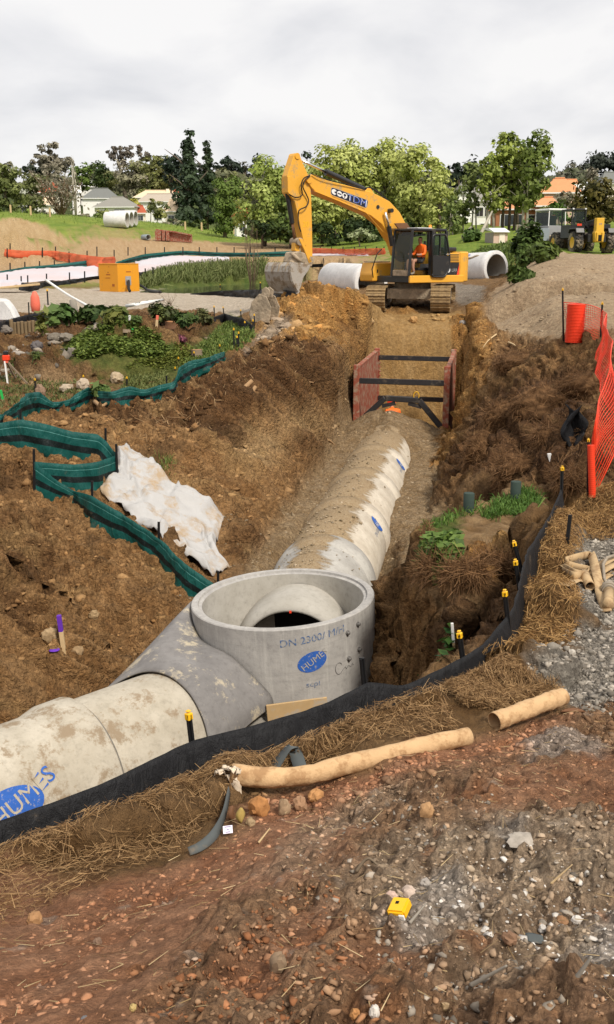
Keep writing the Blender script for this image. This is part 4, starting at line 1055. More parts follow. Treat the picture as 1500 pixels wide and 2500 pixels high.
# far fences, each on its own line of the plain
far_gr = 'silt fences across the far field'
fence_px('silt_fence', 'far green silt fence running to the orange net at the left', [(-60,668),(0,662),(60,652),(130,646),(212,636)], [(-60,676),(0,672),(60,662),(130,656),(212,652)], 'green_cloth', [((x, 664 - .1 * x), (x, 643 - .06 * x), 0) for x in (25, 61, 97, 133, 169)], n=50, cs=1.3, w=.10, wr=.1, rows=5)
fence_px('silt_fence', 'far teal silt fence behind the white sheets and the digger arm', [(284,640),(315,630),(355,620),(445,612),(530,616),(610,617),(700,613),(760,612)], [(284,646),(315,642),(355,634),(445,622),(530,626),(610,628),(700,626),(760,624)], 'green_cloth', [((x, 624), (x, 603), 0) for x in (313, 355, 402, 447, 487, 530, 572, 612, 672)], n=70, cs=1.3, w=.10, wr=.1, rows=5)
fence_px('silt_fence', 'far black silt fence around the reeds behind the pump box', [(52,690),(75,692),(110,688),(160,685),(232,674),(330,668),(390,655),(450,650),(540,645)], [(52,708),(75,712),(110,700),(160,695),(232,682),(330,682),(390,668),(450,664),(540,652)], 'black_cloth', [((x, 690), (x, y), 0) for x, y in ((18, 670), (52, 674), (68, 672), (114, 668), (170, 665), (207, 662), (355, 655), (374, 652))], n=90, cs=1.3, w=.09, wr=.15, rows=5)
fence_px('silt_fence', 'black silt fence along the far edge of the haul road', [(465,717),(540,710),(620,707),(700,708),(722,712)], [(465,719),(540,722),(620,727),(700,728),(722,728)], 'black_cloth', [((538,715),(538,695),1), ((636,715),(636,690),1)], n=60, cs=1.4, w=.08, wr=.1, rows=5)
fence_px('silt_fence', 'dark silt fence between the pond and the clay behind the digger', [(690,650),(760,645),(840,642),(905,642),(945,640)], [(690,654),(760,650),(840,648),(905,648),(945,646)], 'black_cloth', [((790,645),(790,630),0), ((838,645),(838,630),0)], n=40, cs=1.3, w=.08, wr=.1, rows=5)
def net_mat():
    t = NT('far_net', .7, .2)
    tr = t.n('ShaderNodeBsdfTransparent'); mx = t.n('ShaderNodeMixShader'); mx.inputs[0].default_value = .62
    t.col(t.mix(t.noise(.6, 4), (.62, .09, .035), (.78, .15, .06))); out = t.t.nodes['Material Output']
    t.l(tr.outputs[0], mx.inputs[1]); t.l(t.b.outputs[0], mx.inputs[2]); t.l(mx.outputs[0], out.inputs[0]); MAT['far_net'] = t.m
net_mat()
fence_px('mesh_fence', 'orange safety mesh fence in front of the pale clay heap', [(12,608),(60,612),(130,612),(200,622),(255,628),(282,626)], [(12,624),(60,628),(130,630),(200,646),(240,653),(282,646)], 'far_net', [((x, y + 14), (x, y - 10), 0) for x, y in ((18, 616), (25, 604), (104, 614), (136, 612), (169, 624), (213, 622), (237, 612), (279, 620))], n=50, cs=1.3, w=.10, wr=.2, rows=5, cat='mesh fence')
fence_px('mesh_fence', 'dull red mesh fence below the bright grass behind the digger boom', [(755,605),(815,607),(850,608),(925,606),(940,606)], [(755,619),(815,622),(850,624),(925,622),(940,621)], 'far_net', [((x, 620), (x, 602), 0) for x in (782, 810, 838, 866, 893, 920, 938)], n=40, cs=1.3, w=.09, wr=.2, rows=5, cat='mesh fence')

# ------------------------------------------------------------------ orange mesh on the right: rolls, posts, net
def mesh_roll(label, base, r, h, lean=(0, 0)):
    t = thing('mesh_roll', label, 'mesh roll', base, (lean[0], lean[1], 0), 'rolls of orange safety mesh')
    prof = [(.001, h)]
    n = 26
    mb = MB()
    pr = [(.02, 0), (r, 0)]
    for k in range(n):
        z = h * k / n; pr += [(r, z + .002), (r * 1.035, z + h / n * .3), (r * 1.035, z + h / n * .7), (r * .985, z + h / n * .98)]
    pr += [(r, h), (.02, h)]
    mb.lathe(pr, 20); mb.build('rolled_mesh', 'orange_red', t, True, angle=45)
    return t
pr1 = gp(1402, 836); mesh_roll('thick orange-red roll of mesh standing on the gravel road edge', pr1, .19, at(1402, 742, pr1.y).z - pr1.z)
pr2 = gp(1447, 1214); mesh_roll('thin orange-red roll of mesh tied to the near yellow-capped post', pr2, .048, at(1443, 1087, pr2.y).z - pr2.z, (R(-3), R(-5)))
mf = thing('mesh_fence', 'sagging orange safety mesh fence along the right road edge', 'mesh fence')
pA, pB, pC = gp(1376, 832), gp(1466, 838), gp(1436, 1215)
post(pA, at(1374, 706, pA.y), mf); post(pB, at(1471, 740, pB.y), mf); post(pC, at(1437, 1074, pC.y), mf, cs=.9)
def net(T, B, nx, ny):
    T, B = resample(T, nx + 1), resample(B, nx + 1); mb = MB()
    P = [[B[i] * (1 - j / ny) + T[i] * (j / ny) + Vector((fbm(np.array([i * .05]), np.array([j * .06]), 1, 2, 9)[0] * .10, 0, 0)) for j in range(ny + 1)] for i in range(nx + 1)]
    for i in range(nx + 1): mb.tube(P[i], .0045, 3, False)
    for j in range(ny + 1): mb.tube([P[i][j] for i in range(nx + 1)], .010 if j in (0, ny) else .0055, 3, False)
    return mb
hA = [at(1376, 738, pA.y), at(1420, 742, pA.y - .3), at(1471, 757, pB.y)]; bA = [at(1376, 828, pA.y), at(1425, 832, pA.y - .3), at(1462, 850, pB.y)]
o = net(hA, bA, 20, 16).build('net', 'orange_red', mf); o['kind'] = 'stuff'
TT = [at(1472, 757, pB.y), at(1496, 840, 15.8), at(1482, 930, 14.6), at(1455, 1010, 13.6), at(1440, 1075, pC.y + .1)]
BB = [at(1460, 862, pB.y), at(1465, 950, 15.8), at(1530, 1050, 14.8), at(1500, 1110, 13.8), at(1458, 1195, pC.y + .1)]
o = net(TT, BB, 80, 20).build('net', 'orange_red', mf); o['kind'] = 'stuff'

# ------------------------------------------------------------------ white geotextile sheet beside the green fence
def sheet(name, label, L, Rr, mat, n=70, m=34, lift=.03, fold=.12, seed=3, cat='geotextile sheet', gnd=True):
    L, Rr = resample([Vector(p) for p in L], n), resample([Vector(p) for p in Rr], n)
    X = np.array([[(a * (1 - j / (m - 1)) + b * (j / (m - 1))) for j in range(m)] for a, b in zip(L, Rr)])
    x, y = X[..., 0], X[..., 1]
    g = ground_z(x.ravel(), y.ravel()).reshape(x.shape) if gnd else X[..., 2]
    f1 = fbm(x + .4 * fbm(x, y, 1.3, 2, seed + 4), y * .55, 1.15, 3, seed); f2 = fbm(x * .7, y * 1.4, 3.2, 3, seed + 1)
    k = np.abs(f1); g2 = g.copy()
    for _ in range(25): g2[1:-1, 1:-1] = (g2[:-2, 1:-1] + g2[2:, 1:-1] + g2[1:-1, :-2] + g2[1:-1, 2:]) / 4
    z = np.maximum(g2, g * .3 + g2 * .7) + lift * np.minimum(1, np.minimum(np.minimum(np.arange(n), n - 1 - np.arange(n))[:, None], np.minimum(np.arange(m), m - 1 - np.arange(m))[None]) / 5.0 + .1) + fold * np.clip(1 - k * 3.5, 0, 1) ** 1.5 + fold * .22 * np.clip(1 - np.abs(f2) * 4, 0, 1) + fold * .5 * f1
    mb = MB(); mb.grid([[(x[i, j], y[i, j], z[i, j]) for j in range(m)] for i in range(n)])
    o = mb.build(name, mat, None, True, solid=.012); return tag(o, label, cat)
sheet('geotextile_sheet', 'crumpled dirty white geotextile sheet lying behind the green silt fence', [gp(*p) for p in [(286,1108),(286,1150),(246,1206),(300,1250),(388,1306),(450,1368),(515,1412)]], [gp(*p) for p in [(312,1106),(360,1132),(412,1182),(470,1215),(545,1262),(528,1345),(562,1392)]], 'geotextile', 90, 50, .15, .115)
def at_list(pts): return [at(*p) for p in pts]
def gsheet(label, poly_l, poly_r):
    return sheet('geotextile_sheet', label, poly_l, poly_r, 'geotextile_far', 40, 20, .35, .12, 5)
for lab, A_, B_ in [('long white geotextile strip across the far field left of the pump box', [(-80,694),(40,690),(140,686),(240,676)], [(-80,668),(40,660),(140,654),(240,650)]),
                ('pinkish geotextile strip at the left edge behind the haul road', [(-80,708),(0,703),(30,700),(55,697)], [(-80,692),(0,688),(30,688),(55,688)]),
                ('bright white geotextile sheet right of the pump box', [(330,668),(380,664),(450,654),(560,640)], [(330,640),(380,630),(440,626),(560,630)])]:
    sheet('geotextile_sheet', lab, [gp(x, y) for x, y in A_], [gp(x, y) for x, y in B_], 'geotextile_far', 40, 24, .16, .08, 5)
sheet('geotextile_sheet', 'narrow white cloth strip at the foot of the red mesh fence', [gp(x, 625) for x in (750, 800, 850, 900)], [gp(x, 620) for x in (750, 800, 850, 900)], 'geotextile_far', 20, 6, .15, .05, 7)

# ------------------------------------------------------------------ stakes and pegs
def stake(label, bpx, tpx, wood_mat, top_mat, frac=.45, w=.03, flat_=False, group=None, name='survey_stake'):
    b = gp(*bpx); top = at(*tpx, b.y); d = top - b; L = d.length; dn = d.normalized()
    t = thing(name, label, 'stake', b, group=group)
    mb = MB(); mb.bar(-dn * .2, dn * L * (1 - frac), w, w * (.5 if flat_ else 1)); mb.build('shaft', wood_mat, t, bevel=.003)
    mb = MB(); mb.bar(dn * L * (1 - frac), d, w * 1.04, w * (.5 if flat_ else 1) * 1.04); mb.build('painted_tip', top_mat, t, bevel=.004)
    return t
stake('pale timber stake with purple painted tip in the left clay', (157,1596), (144,1502), 'raw_wood', 'purple', .42, .05)
o = None
b = gp(133, 1592); mb = MB(); mb.lathe([(.001, .012), (.05, .008), (.07, 0)], 9, (0, 0, 0)); o = mb.build('paint_splash', 'purple'); o.location = b + Vector((0, 0, .03)); tag(o, 'purple paint splash on clay beside the purple-tipped stake', 'paint splash')
stake('thin stake with long white tip beside the pit plants', (1110,1604), (1104,1521), 'raw_wood', 'white_paint', .58, .028)
stake('green-tipped peg at the left edge below the tripod', (10,985), (2,952), 'raw_wood', 'green_paint', .7, .07, True)
stake('pale stake with pink tip standing behind the ivy mound', (382,805), (385,770), 'raw_wood', 'pink_paint', .3, .06)
stake('short green-topped peg on the ivy mound', (323,815), (323,802), 'raw_wood', 'green_paint', .8, .06)
stake('thin white pipe peg left of the orange stump', (317,798), (317,770), 'white_paint', 'white_paint', .3, .05)
stake('white plastic pipe stub leaning among the brown root mats', (1346,1132), (1341,1107), 'white_paint', 'white_paint', .5, .055)
for (bx, by), (tx, ty), lab in [((1144,1246),(1142,1200),'dark green round post beside the pit grass'), ((1258,1222),(1254,1172),'dark green round post behind the taller grass tuft')]:
    b = gp(bx, by); t_ = at(tx, ty, b.y); mb = MB(); mb.lathe([(.001, 0), (.075, 0), (.078, t_.z - b.z - .01), (.07, t_.z - b.z), (.001, t_.z - b.z)], 14); o = mb.build('timber_post', None, None, True, angle=40); o.location = b - Vector((0, 0, .02))
    simple('green_timber', (.035, .055, .045), .85, .35, 9); o.data.materials.append(MAT['green_timber']); tag(o, lab, 'post')
b = gp(1384, 1332); mb = MB(); mb.bar((0, 0, -.05), (.02, .02, .32), .035, .02); o = mb.build('steel_stake', 'black_plastic'); o.location = b; tag(o, 'short dark stake standing in the straw left of the grey gravel', 'stake')

# ------------------------------------------------------------------ paper tubes, strap, tag, loose cap
def paper_tube(label, pts, r, ragged=True):
    t = thing('paper_tube', label, 'paper tube', pts[0])
    P = [Vector(p) - Vector(pts[0]) for p in pts]; S = resample(P, 26)
    rr = [r * (1 + .05 * math.sin(i * .7) + .035 * math.sin(i * 2.1) + .03 * math.sin(i * 3.7)) for i in range(26)]
    mb = MB(); mb.tube(S, rr, 18, False); mb.build('tube', 'paper', t, True, solid=.003)
    return t, S
za = -.70
def on_g(px, py, dz): p = gp(px, py); p.z += dz; return p
tp = [atz(565, 1888, -.66), atz(640, 1898, -.68), atz(745, 1893, -.68), atz(850, 1866, -.68), atz(1000, 1830, -.68), atz(1145, 1797, -.68)]
tt, S = paper_tube('long tan paper tube with a torn ragged left end across the red dirt', tp, .052)
for k, (dx, dz, L, w, yy) in enumerate([(.02, -.01, .20, .06, -.05), (-.05, .0, .10, .07, .02), (-.03, .03, .07, .06, -.03), (-.04, -.05, .08, .05, .0), (.015, .05, .06, .07, -.055)]):
    mb = MB(); rows = []
    for i in range(7):
        u = i / 6; wd = w * (1 - .75 * u ** 2) * (1 + .25 * math.sin(i * 2.3 + k))
        c0 = Vector((dx * (.4 + u) - .0 + .02 * math.sin(u * 5 + k), yy - .015 * u, .02 + dz - L * u * (1 if k in (0, 3) else .4)))
        rows.append([c0 + Vector((wd * (v - .5), .014 * math.sin(v * 6 + i), .01 * math.cos(v * 5 + i * 2))) for v in (0, .25, .5, .75, 1)])
    mb.grid(rows); mb.build('torn_flap', 'paper_torn', tt, True, solid=.002)
tp = [atz(1207, 1762, -.76), atz(1260, 1742, -.755), atz(1330, 1716, -.75), atz(1376, 1700, -.75)]
tt2, _ = paper_tube('short tan paper tube lying beside the gravel at right', tp, .056)
mb = MB(); mb.lathe([(.001, 0), (.05, .0), (.052, .01)], 14, (0, 0, 0), Matrix.Rotation(R(78), 3, 'Y') @ Matrix.Rotation(.3, 3, 'X'))
def ribbon(name, label, pts, w, mat, cat, upv=(0, 0, 1), n=40, thick=.004, twist=None, parent=None, edge=False):
    S = resample([Vector(p) for p in pts], n); rows = []
    for i, p in enumerate(S):
        t = (S[min(i + 1, n - 1)] - S[max(i - 1, 0)]).normalized()
        u = Vector(upv)
        side = t.cross(u); side = side.normalized() if side.length > 1e-3 else Vector((1, 0, 0))
        if edge: side = (u - t * u.dot(t)).normalized()
        if twist:
            side = Matrix.Rotation(float(np.interp(i / (n - 1), [q[0] for q in twist], [q[1] for q in twist])), 3, t) @ side
        rows.append([p - side * w / 2, p, p + side * w / 2])
    mb = MB(); mb.grid(rows); o = mb.build(name, mat, parent, True, solid=thick)
    return tag(o, label, cat) if label else o
ribbon('webbing_strap', 'dark grey strap trailing from the torn tube end to the straw', [on_g(561, 1950, .05), on_g(548, 2005, .04), on_g(526, 2050, .035), on_g(494, 2078, .03), on_g(462, 2088, .02)], .045, 'strap', 'strap', edge=True, twist=[(0, .2), (.5, .35), (1, 1.2)])
ribbon('webbing_strap', 'folded blue grey strap standing behind the long paper tube', [on_g(660, 1895, .02), on_g(690, 1880, .09), on_g(712, 1872, .13), on_g(722, 1876, .10), on_g(738, 1900, .03)], .075, 'strap', 'strap', (0, 0, 1), twist=[(0, .5), (.5, -.2), (1, .7)])
pt = on_g(557, 2040, .02)
tg = thing('paper_tag', 'small lilac printed paper tag lying below the torn tube', 'tag', pt + Vector((0, 0, .012)), (R(24), R(-4), R(6)))
mb = MB(); mb.box((0, 0, 0), (.045, .042, .002)); mb.build('card', 'tag_paper', tg)
for k, wd in enumerate((.030, .012, .024)):
    mb = MB(); mb.box((0, .014 - k * .014, .0018), (wd, .0045, .0008)); mb.build('print_line', 'tag_print', tg)
pc = gp(975, 2232)
cp = thing('post_cap', 'loose yellow post cap lying among pale rubble in the foreground', 'post cap', pc + Vector((0, 0, .022)), (R(12), R(-14), R(-28)))
mb = MB(); mb.box((0, 0, 0), (.060, .066, .034)); mb.build('body', 'yellow_cap', cp, bevel=.006, seg=2)
mb = MB(); mb.box((-.004, .006, .0172), (.011, .011, .002)); mb.build('slot', 'hole_shade', cp)
mb = MB(); mb.box((.02, -.034, -.004), (.02, .006, .02)); mb.build('tab', 'white_paint', cp, bevel=.002)

# ------------------------------------------------------------------ lay-flat hose tangle on the right
hs = thing('lay_flat_hose', 'tangled tan lay-flat hose with metal coupling on grey gravel', 'hose', (0, 0, 0))
def G(px, py, dz=.02): p = gp(px, py); p.z += dz; return p
for pts, w, edge, tw in [
    ([G(1380,1384,.06), G(1410,1377,.07), G(1436,1372,.07), G(1443,1380,.07), G(1440,1400,.06)], .085, True, None),
    ([G(1380,1384,.06), G(1384,1392,.06), G(1410,1400,.06), G(1436,1406,.06), G(1432,1414,.05), G(1405,1412,.05), G(1376,1398,.05), G(1374,1406,.05), G(1400,1418,.05), G(1428,1417,.05)], .08, True, None),
    ([G(1376,1434,.02), G(1405,1424,.03), G(1440,1408,.04), G(1470,1388,.05), G(1520,1362,.05), G(1580,1340,.04)], .10, False, None),
    ([G(1442,1376,.10), G(1448,1400,.12), G(1456,1430,.10), G(1462,1452,.06), G(1470,1475,.04), G(1482,1500,.03)], .085, False, [(0, .9), (.4, .2), (.6, -.5), (.75, .4), (1, .2)]),
    ([G(1420,1430,.04), G(1460,1412,.05), G(1500,1390,.05), G(1560,1375,.05)], .09, False, None),
    ([G(1455,1428,.03), G(1490,1408,.03), G(1540,1395,.03)], .09, False, [(0, .3), (1, -.2)])]:
    ribbon('hose_loop', None, pts, w, 'hose', None, parent=hs, edge=edge, twist=tw, n=50, thick=.012)
mb = MB(); mb.tube([G(1425,1415,.06), G(1433,1430,.05), G(1440,1444,.05)], .045, 14, False); mb.build('hose_mouth', 'hose', hs, True, solid=.006)
mb = MB(); mb.tube([G(1505,1375,.09), G(1480,1385,.10), G(1471,1400,.09), G(1474,1430,.07), G(1486,1450,.07)], .017, 8); mb.build('thin_pipe', 'hose_end', hs, True)
c0, c1 = G(1486, 1450, .07), G(1484, 1492, .05)
mb = MB(); mb.tube([c0, c0.lerp(c1, .25)], .062, 14); mb.tube([c0.lerp(c1, .06), c0.lerp(c1, .18)], .072, 14); mb.build('coupling', 'hose_end', hs, True, angle=40)
mb = MB(); mb.tube([c0.lerp(c1, .25), c0.lerp(c1, .8), c1], [.048, .048, .052], 12); mb.build('hose_tail', 'hose', hs, True)
# ------------------------------------------------------------------ people
def skin_body(name, joints, links, parent, regions, sub=1):
    """one continuous body: joints name -> (point, radius); regions(point) -> material index"""
    keys = list(joints); me = bpy.data.meshes.new(name)
    me.from_pydata([joints[k][0] for k in keys], [(keys.index(a), keys.index(b)) for a, b in links], [])
    o = bpy.data.objects.new(name, me); COL.objects.link(o)
    m = o.modifiers.new('skin', 'SKIN'); m.use_smooth_shade = True
    sv = me.skin_vertices[0].data
    for i, k in enumerate(keys):
        r = joints[k][1]; sv[i].radius = r if isinstance(r, tuple) else (r, r); sv[i].use_root = (i == 0)
    s = o.modifiers.new('sub', 'SUBSURF'); s.levels = sub; s.render_levels = sub
    dg = bpy.context.evaluated_depsgraph_get(); me2 = bpy.data.meshes.new_from_object(o.evaluated_get(dg))
    o.modifiers.clear(); o.data = me2; me2.name = name; bpy.data.meshes.remove(me)
    mats, fn = regions
    me2.materials.clear()
    for k in mats: me2.materials.append(MAT[k])
    for p in me2.polygons: p.material_index = fn(p.center); p.use_smooth = True
    o.parent = parent; return o
simple('skin', (.42, .22, .145), .6, .1, 20)
simple('hair', (.018, .012, .010), .8, .2, 30)
simple('shorts_cloth', (.045, .048, .055), .85, .2, 20)
simple('boot', (.28, .24, .19), .85, .2, 20)
simple('reflective', (.62, .62, .60), .4, .05, 20)

# ------------------------------------------------------------------ excavator
simple('cat_yellow', (.74, .37, .035), .42, .10, 3, spec=.5, dirt=(.44, .29, .12), dirt_amt=.2, dscale=3)
simple('cat_black', (.016, .016, .017), .4, .3, 8, spec=.5, dirt=(.10, .08, .06), dirt_amt=.10)
simple('muddy_steel', (.27, .215, .15), .75, .35, 4, dirt=(.42, .33, .23), dirt_amt=.5, dscale=3, bump=.03)
simple('bucket_steel', (.36, .33, .29), .55, .35, 4, dirt=(.20, .15, .10), dirt_amt=.45, dscale=4)
simple('track_clay', (.33, .225, .11), .85, .3, 7, dirt=(.20, .135, .07), dirt_amt=.4, dscale=6, bump=.02)
simple('chrome', (.70, .70, .70), .22, .03, 9, metal=1.0)
simple('rubber', (.015, .015, .015), .6, .3, 10)
simple('seat_grey', (.30, .30, .30), .7, .15, 10)
simple('rust_plate', (.16, .075, .035), .7, .35, 5)
simple('grille', (.20, .12, .035), .7, .3, 30)
simple('white_decal', (.75, .75, .74), .5, .04, 9)
simple('logo_blue', (.03, .09, .42), .45, .05, 9)
simple('logo_dark', (.016, .018, .035), .45, .05, 9)
simple('red_decal', (.75, .07, .03), .5, .04, 9)
simple('beacon', (.85, .28, .02), .35, .05, 9)
def glass(name, tint, a):
    t = NT(name, .08, .6); t.b.inputs['Base Color'].default_value = (*tint, 1)
    tr = t.n('ShaderNodeBsdfTransparent'); tr.inputs[0].default_value = (.72, .80, .76, 1); mx = t.n('ShaderNodeMixShader'); mx.inputs[0].default_value = a
    t.l(tr.outputs[0], mx.inputs[1]); t.l(t.b.outputs[0], mx.inputs[2]); t.l(mx.outputs[0], t.t.nodes['Material Output'].inputs[0]); MAT[name] = t.m
glass('cab_glass', (.02, .035, .03), .42)
EX_YAW = R(180 + 35)
EXP = Vector((3.98, 38.0, .10))
ex = thing('excavator', 'yellow tracked excavator with a dark cab and raised boom above the trench', 'excavator', EXP)
up = bpy.data.objects.new('upper_body', None)
RZ = Matrix.Rotation(EX_YAW, 3, 'Z'); RZi = RZ.transposed()
def exl(px, py, Y):
    """pixel -> local (X, Z) on the machine's own upright plane at local Y"""
    o = RZi @ (Vector((0, 0, CAMZ)) - EXP); d = RZi @ Vector(ray(px, py)); t = (Y - o.y) / d.y; q = o + d * t; return (q.x, q.z)
def exv(px, py, Y): x, z = exl(px, py, Y); return Vector((x, Y, z))
exu = ex
ex.rotation_euler = (0, 0, EX_YAW)
def E_(mb, name, mat, bevel=0, smooth=False, parent=None, **k): return mb.build(name, mat, parent or ex, smooth, bevel, **k)
# undercarriage turned against the upper body
UA = R(-90 - 11) - EX_YAW
MU = Matrix.Rotation(UA, 3, 'Z')
TLN, TH, TWD, GA2 = 4.0, .92, .70, 1.17
shoe = MB(); shoe.box((0, 0, 0), (.185, TWD, .035)); shoe.box((.06, 0, .03), (.025, TWD, .05)); shoe.box((-.05, 0, .022), (.02, TWD, .03))
shoe_me = None
def loop_pt(s):
    r = TH / 2 - .06; st_ = TLN - 2 * r - .12; per = 2 * st_ + 2 * math.pi * r; s %= per
    if s < st_: return Vector((-st_ / 2 + s, 0, TH - .06)), 0
    s -= st_
    if s < math.pi * r: a = s / r; return Vector((st_ / 2 + r * math.sin(a), 0, TH / 2 + r * math.cos(a))), a
    s -= math.pi * r
    if s < st_: return Vector((st_ / 2 - s, 0, .06)), math.pi
    s -= st_; a = s / r; return Vector((-st_ / 2 - r * math.sin(a), 0, TH / 2 - r * math.cos(a))), math.pi + a
r_ = TH / 2 - .06; per_ = 2 * (TLN - 2 * r_ - .12) + 2 * math.pi * r_; NS = int(per_ / .195)
for sy in (-1, 1):
    tr = MB(); c = MU @ Vector((0, sy * GA2, 0))
    for dx in (-1.46, 1.46): tr.lathe([(.001, -.2), (.36, -.2), (.36, .2), (.001, .2)], 18, c + MU @ Vector((dx, 0, TH / 2)), MU @ Matrix.Rotation(R(90), 3, 'X'))
    tr.box(c + MU @ Vector((0, 0, TH / 2)), (3.0, .36, .34), MU)
    for k in range(7): tr.lathe([(.001, -.22), (.11, -.22), (.11, .22), (.001, .22)], 10, c + MU @ Vector((-1.1 + k * .37, 0, .2)), MU @ Matrix.Rotation(R(90), 3, 'X'))
    to = E_(tr, 'track', 'muddy_steel')
    for k in range(NS):
        p, a = loop_pt(k * per_ / NS)
        if shoe_me is None:
            o = shoe.build('track_shoe', 'track_clay', to); shoe_me = o.data
        else:
            o = bpy.data.objects.new('track_shoe', shoe_me); COL.objects.link(o); o.parent = to
        o.location = c + MU @ p; o.rotation_euler = (MU @ Matrix.Rotation(a, 3, 'Y')).to_euler()
mb = MB(); mb.box((0, 0, .62), (1.9, 1.7, .36), MU); mb.box((0, 0, .58), (.7, 2.3, .26), MU); mb.lathe([(.001, .75), (.68, .75), (.68, 1.02), (.001, 1.02)], 24); E_(mb, 'undercarriage', 'muddy_steel', .03)
# deck and body
mb = MB(); mb.box((-.05, 0, 1.14), (2.7, 2.56, .22)); E_(mb, 'deck', 'cat_black', .02)
mb = MB(); mb.bar((-1.32, 1.32, 1.15), (1.32, 1.32, 1.15), .10, .26); E_(mb, 'side_sill', 'cat_yellow', .02)
def rounded(Xf, Xr, hw, rr, n=6):
    P = [(Xf, -hw), (Xf, hw)]
    for k in range(n + 1): a = k / n * math.pi / 2; P.append((Xr + rr - rr * math.sin(a), hw - rr + rr * math.cos(a)))
    for k in range(n + 1): a = k / n * math.pi / 2; P.append((Xr + rr - rr * math.cos(a), -hw + rr - rr * math.sin(a)))
    return P
def slab(poly, z0, z1, inset=0):
    mb = MB(); n = len(poly); mb.add([(x, y, z0) for x, y in poly] + [(x, y, z1) for x, y in poly], [tuple(range(n))[::-1], tuple(range(n, 2 * n))] + [(i, (i + 1) % n, n + (i + 1) % n, n + i) for i in range(n)]); return mb
E_(slab(rounded(-1.12, -1.98, 1.33, .75), 1.03, 2.12), 'counterweight', 'cat_yellow', .04)
mb = MB(); mb.box((-.78, .98, 1.50), (.70, .64, .46)); E_(mb, 'side_panel', 'cat_black', .02)
mb = MB(); mb.box((-.78, .98, 1.90), (.70, .64, .34)); o = E_(mb, 'upper_side_door', 'cat_yellow', .02)
for k in range(5):
    mb = MB(); mb.box((-.84, 1.305, 1.80 + k * .055), (.48, .012, .03)); E_(mb, 'grille_slat', 'grille', parent=o)
mb = MB(); mb.box((-.75, -.25, 1.70), (1.5, 1.75, .9)); E_(mb, 'engine_hood', 'cat_yellow', .05)
mb = MB(); mb.box((-.95, .30, 2.20), (.75, 1.3, .16)); E_(mb, 'hood_cover', 'cat_black', .04)
mb = MB(); mb.lathe([(.05, 0), (.05, .32)], 10, (-.95, -.45, 2.2)); E_(mb, 'exhaust', 'cat_black', smooth=True)
mb = MB(); mb.prism([(.5, 1.05), (1.5, 1.05), (1.52, 1.30), (1.40, 1.72), (.5, 1.74)], -1.32, -.52); o = E_(mb, 'tool_box', 'cat_yellow', .03)
mb = MB(); mb.box((1.30, -.515, 1.42), (.05, .02, .12)); E_(mb, 'latch', 'cat_black', parent=o)
E_(MB().box((1.0, -.92, 1.755), (.8, .6, .03)), 'tread_plate', 'muddy_steel')
# decals on the dark side panel
V, F = text_polys('D LRR', .17); o = flat(V, F, lambda x, y: Vector((-.80 - x, 1.306, 1.45 + y)), 'model_lettering', 'seat_grey', ex); o['kind'] = 'stuff'
flat(*ellipse_poly(.075, .10, 20, 1), lambda x, y: Vector((-.59 - x, 1.308, 1.47 + y)), 'number_disc', 'white_decal', ex)
V, F = text_polys('0', .15); flat(V, F, lambda x, y: Vector((-.59 - x, 1.311, 1.47 + y)), 'disc_lettering', 'logo_dark', ex)
E_(MB().add([(-1.0, 1.312, 1.29), (-1.12, 1.312, 1.29), (-1.12, 1.312, 1.70)], [(0, 1, 2)]), 'stripe', 'red_decal')
E_(MB().add([(-.36, 1.345, 1.40), (-.46, 1.345, 1.32), (-.40, 1.345, 1.22), (-.30, 1.345, 1.30)], [(0, 1, 2, 3)]), 'label_plate', 'yellow_cap')
# cab
X0, X1, Y0, Y1, Z0, Z1 = -.42, 1.32, .34, 1.30, 1.26, 2.84
cabo = E_(MB().box(((X0 + X1) / 2, (Y0 + Y1) / 2, Z0 - .01), (X1 - X0, Y1 - Y0, .05)), 'cab', 'cat_black')
def cabp(mb, name, mat, bevel=.012): return mb.build(name, mat, cabo, bevel=bevel)
for (xa, ya, xb, yb, w) in [(X1, Y1, X1 - .12, Y1, .085), (X1, Y0, X1 - .12, Y0, .085), (X0, Y1, X0, Y1, .10), (X0, Y0, X0, Y0, .10), (.28, Y1, .24, Y1, .15)]:
    cabp(MB().bar((xa, ya, Z0), (xb, yb, Z1), w, w, (1, 0, 0)), 'cab_post', 'cat_black')
cabp(MB().box(((X0 + X1) / 2 - .06, (Y0 + Y1) / 2, Z1 + .03), (X1 - X0 - .05, Y1 - Y0 + .05, .10)), 'roof', 'cat_black', .03)
cabp(MB().box((.45, .82, Z1 + .095), (.7, .6, .03)), 'roof_hatch', 'white_decal', .01)
cabp(MB().box((X0 + .03, (Y0 + Y1) / 2, 1.62), (.05, Y1 - Y0 - .1, .72)), 'rear_wall', 'cat_black')
cabp(MB().box((X1 - .02, (Y0 + Y1) / 2, 1.36), (.05, Y1 - Y0 - .1, .20)), 'front_sill', 'muddy_steel')
cabp(MB().box(((X0 + .28) / 2, Y1 - .02, 1.62), (.62, .04, .72)), 'door_wall', 'cat_black')
cabp(MB().add([(X1 - .01, Y0 + .05, 1.46), (X1 - .01, Y1 - .05, 1.46), (X1 - .11, Y1 - .05, Z1 - .05), (X1 - .11, Y0 + .05, Z1 - .05)], [(0, 1, 2, 3)]), 'windscreen', 'cab_glass', 0)
cabp(MB().add([(X0, Y1 - .01, 2.0), (.2, Y1 - .01, 2.0), (.2, Y1 - .01, 2.75), (X0, Y1 - .01, 2.75)], [(0, 1, 2, 3)]), 'side_window', 'cab_glass', 0)
cabp(MB().add([(X0, Y0, 1.5), (X1, Y0, 1.5), (X1 - .1, Y0, 2.75), (X0, Y0, 2.75)], [(0, 1, 2, 3)]), 'far_window', 'cab_glass', 0)
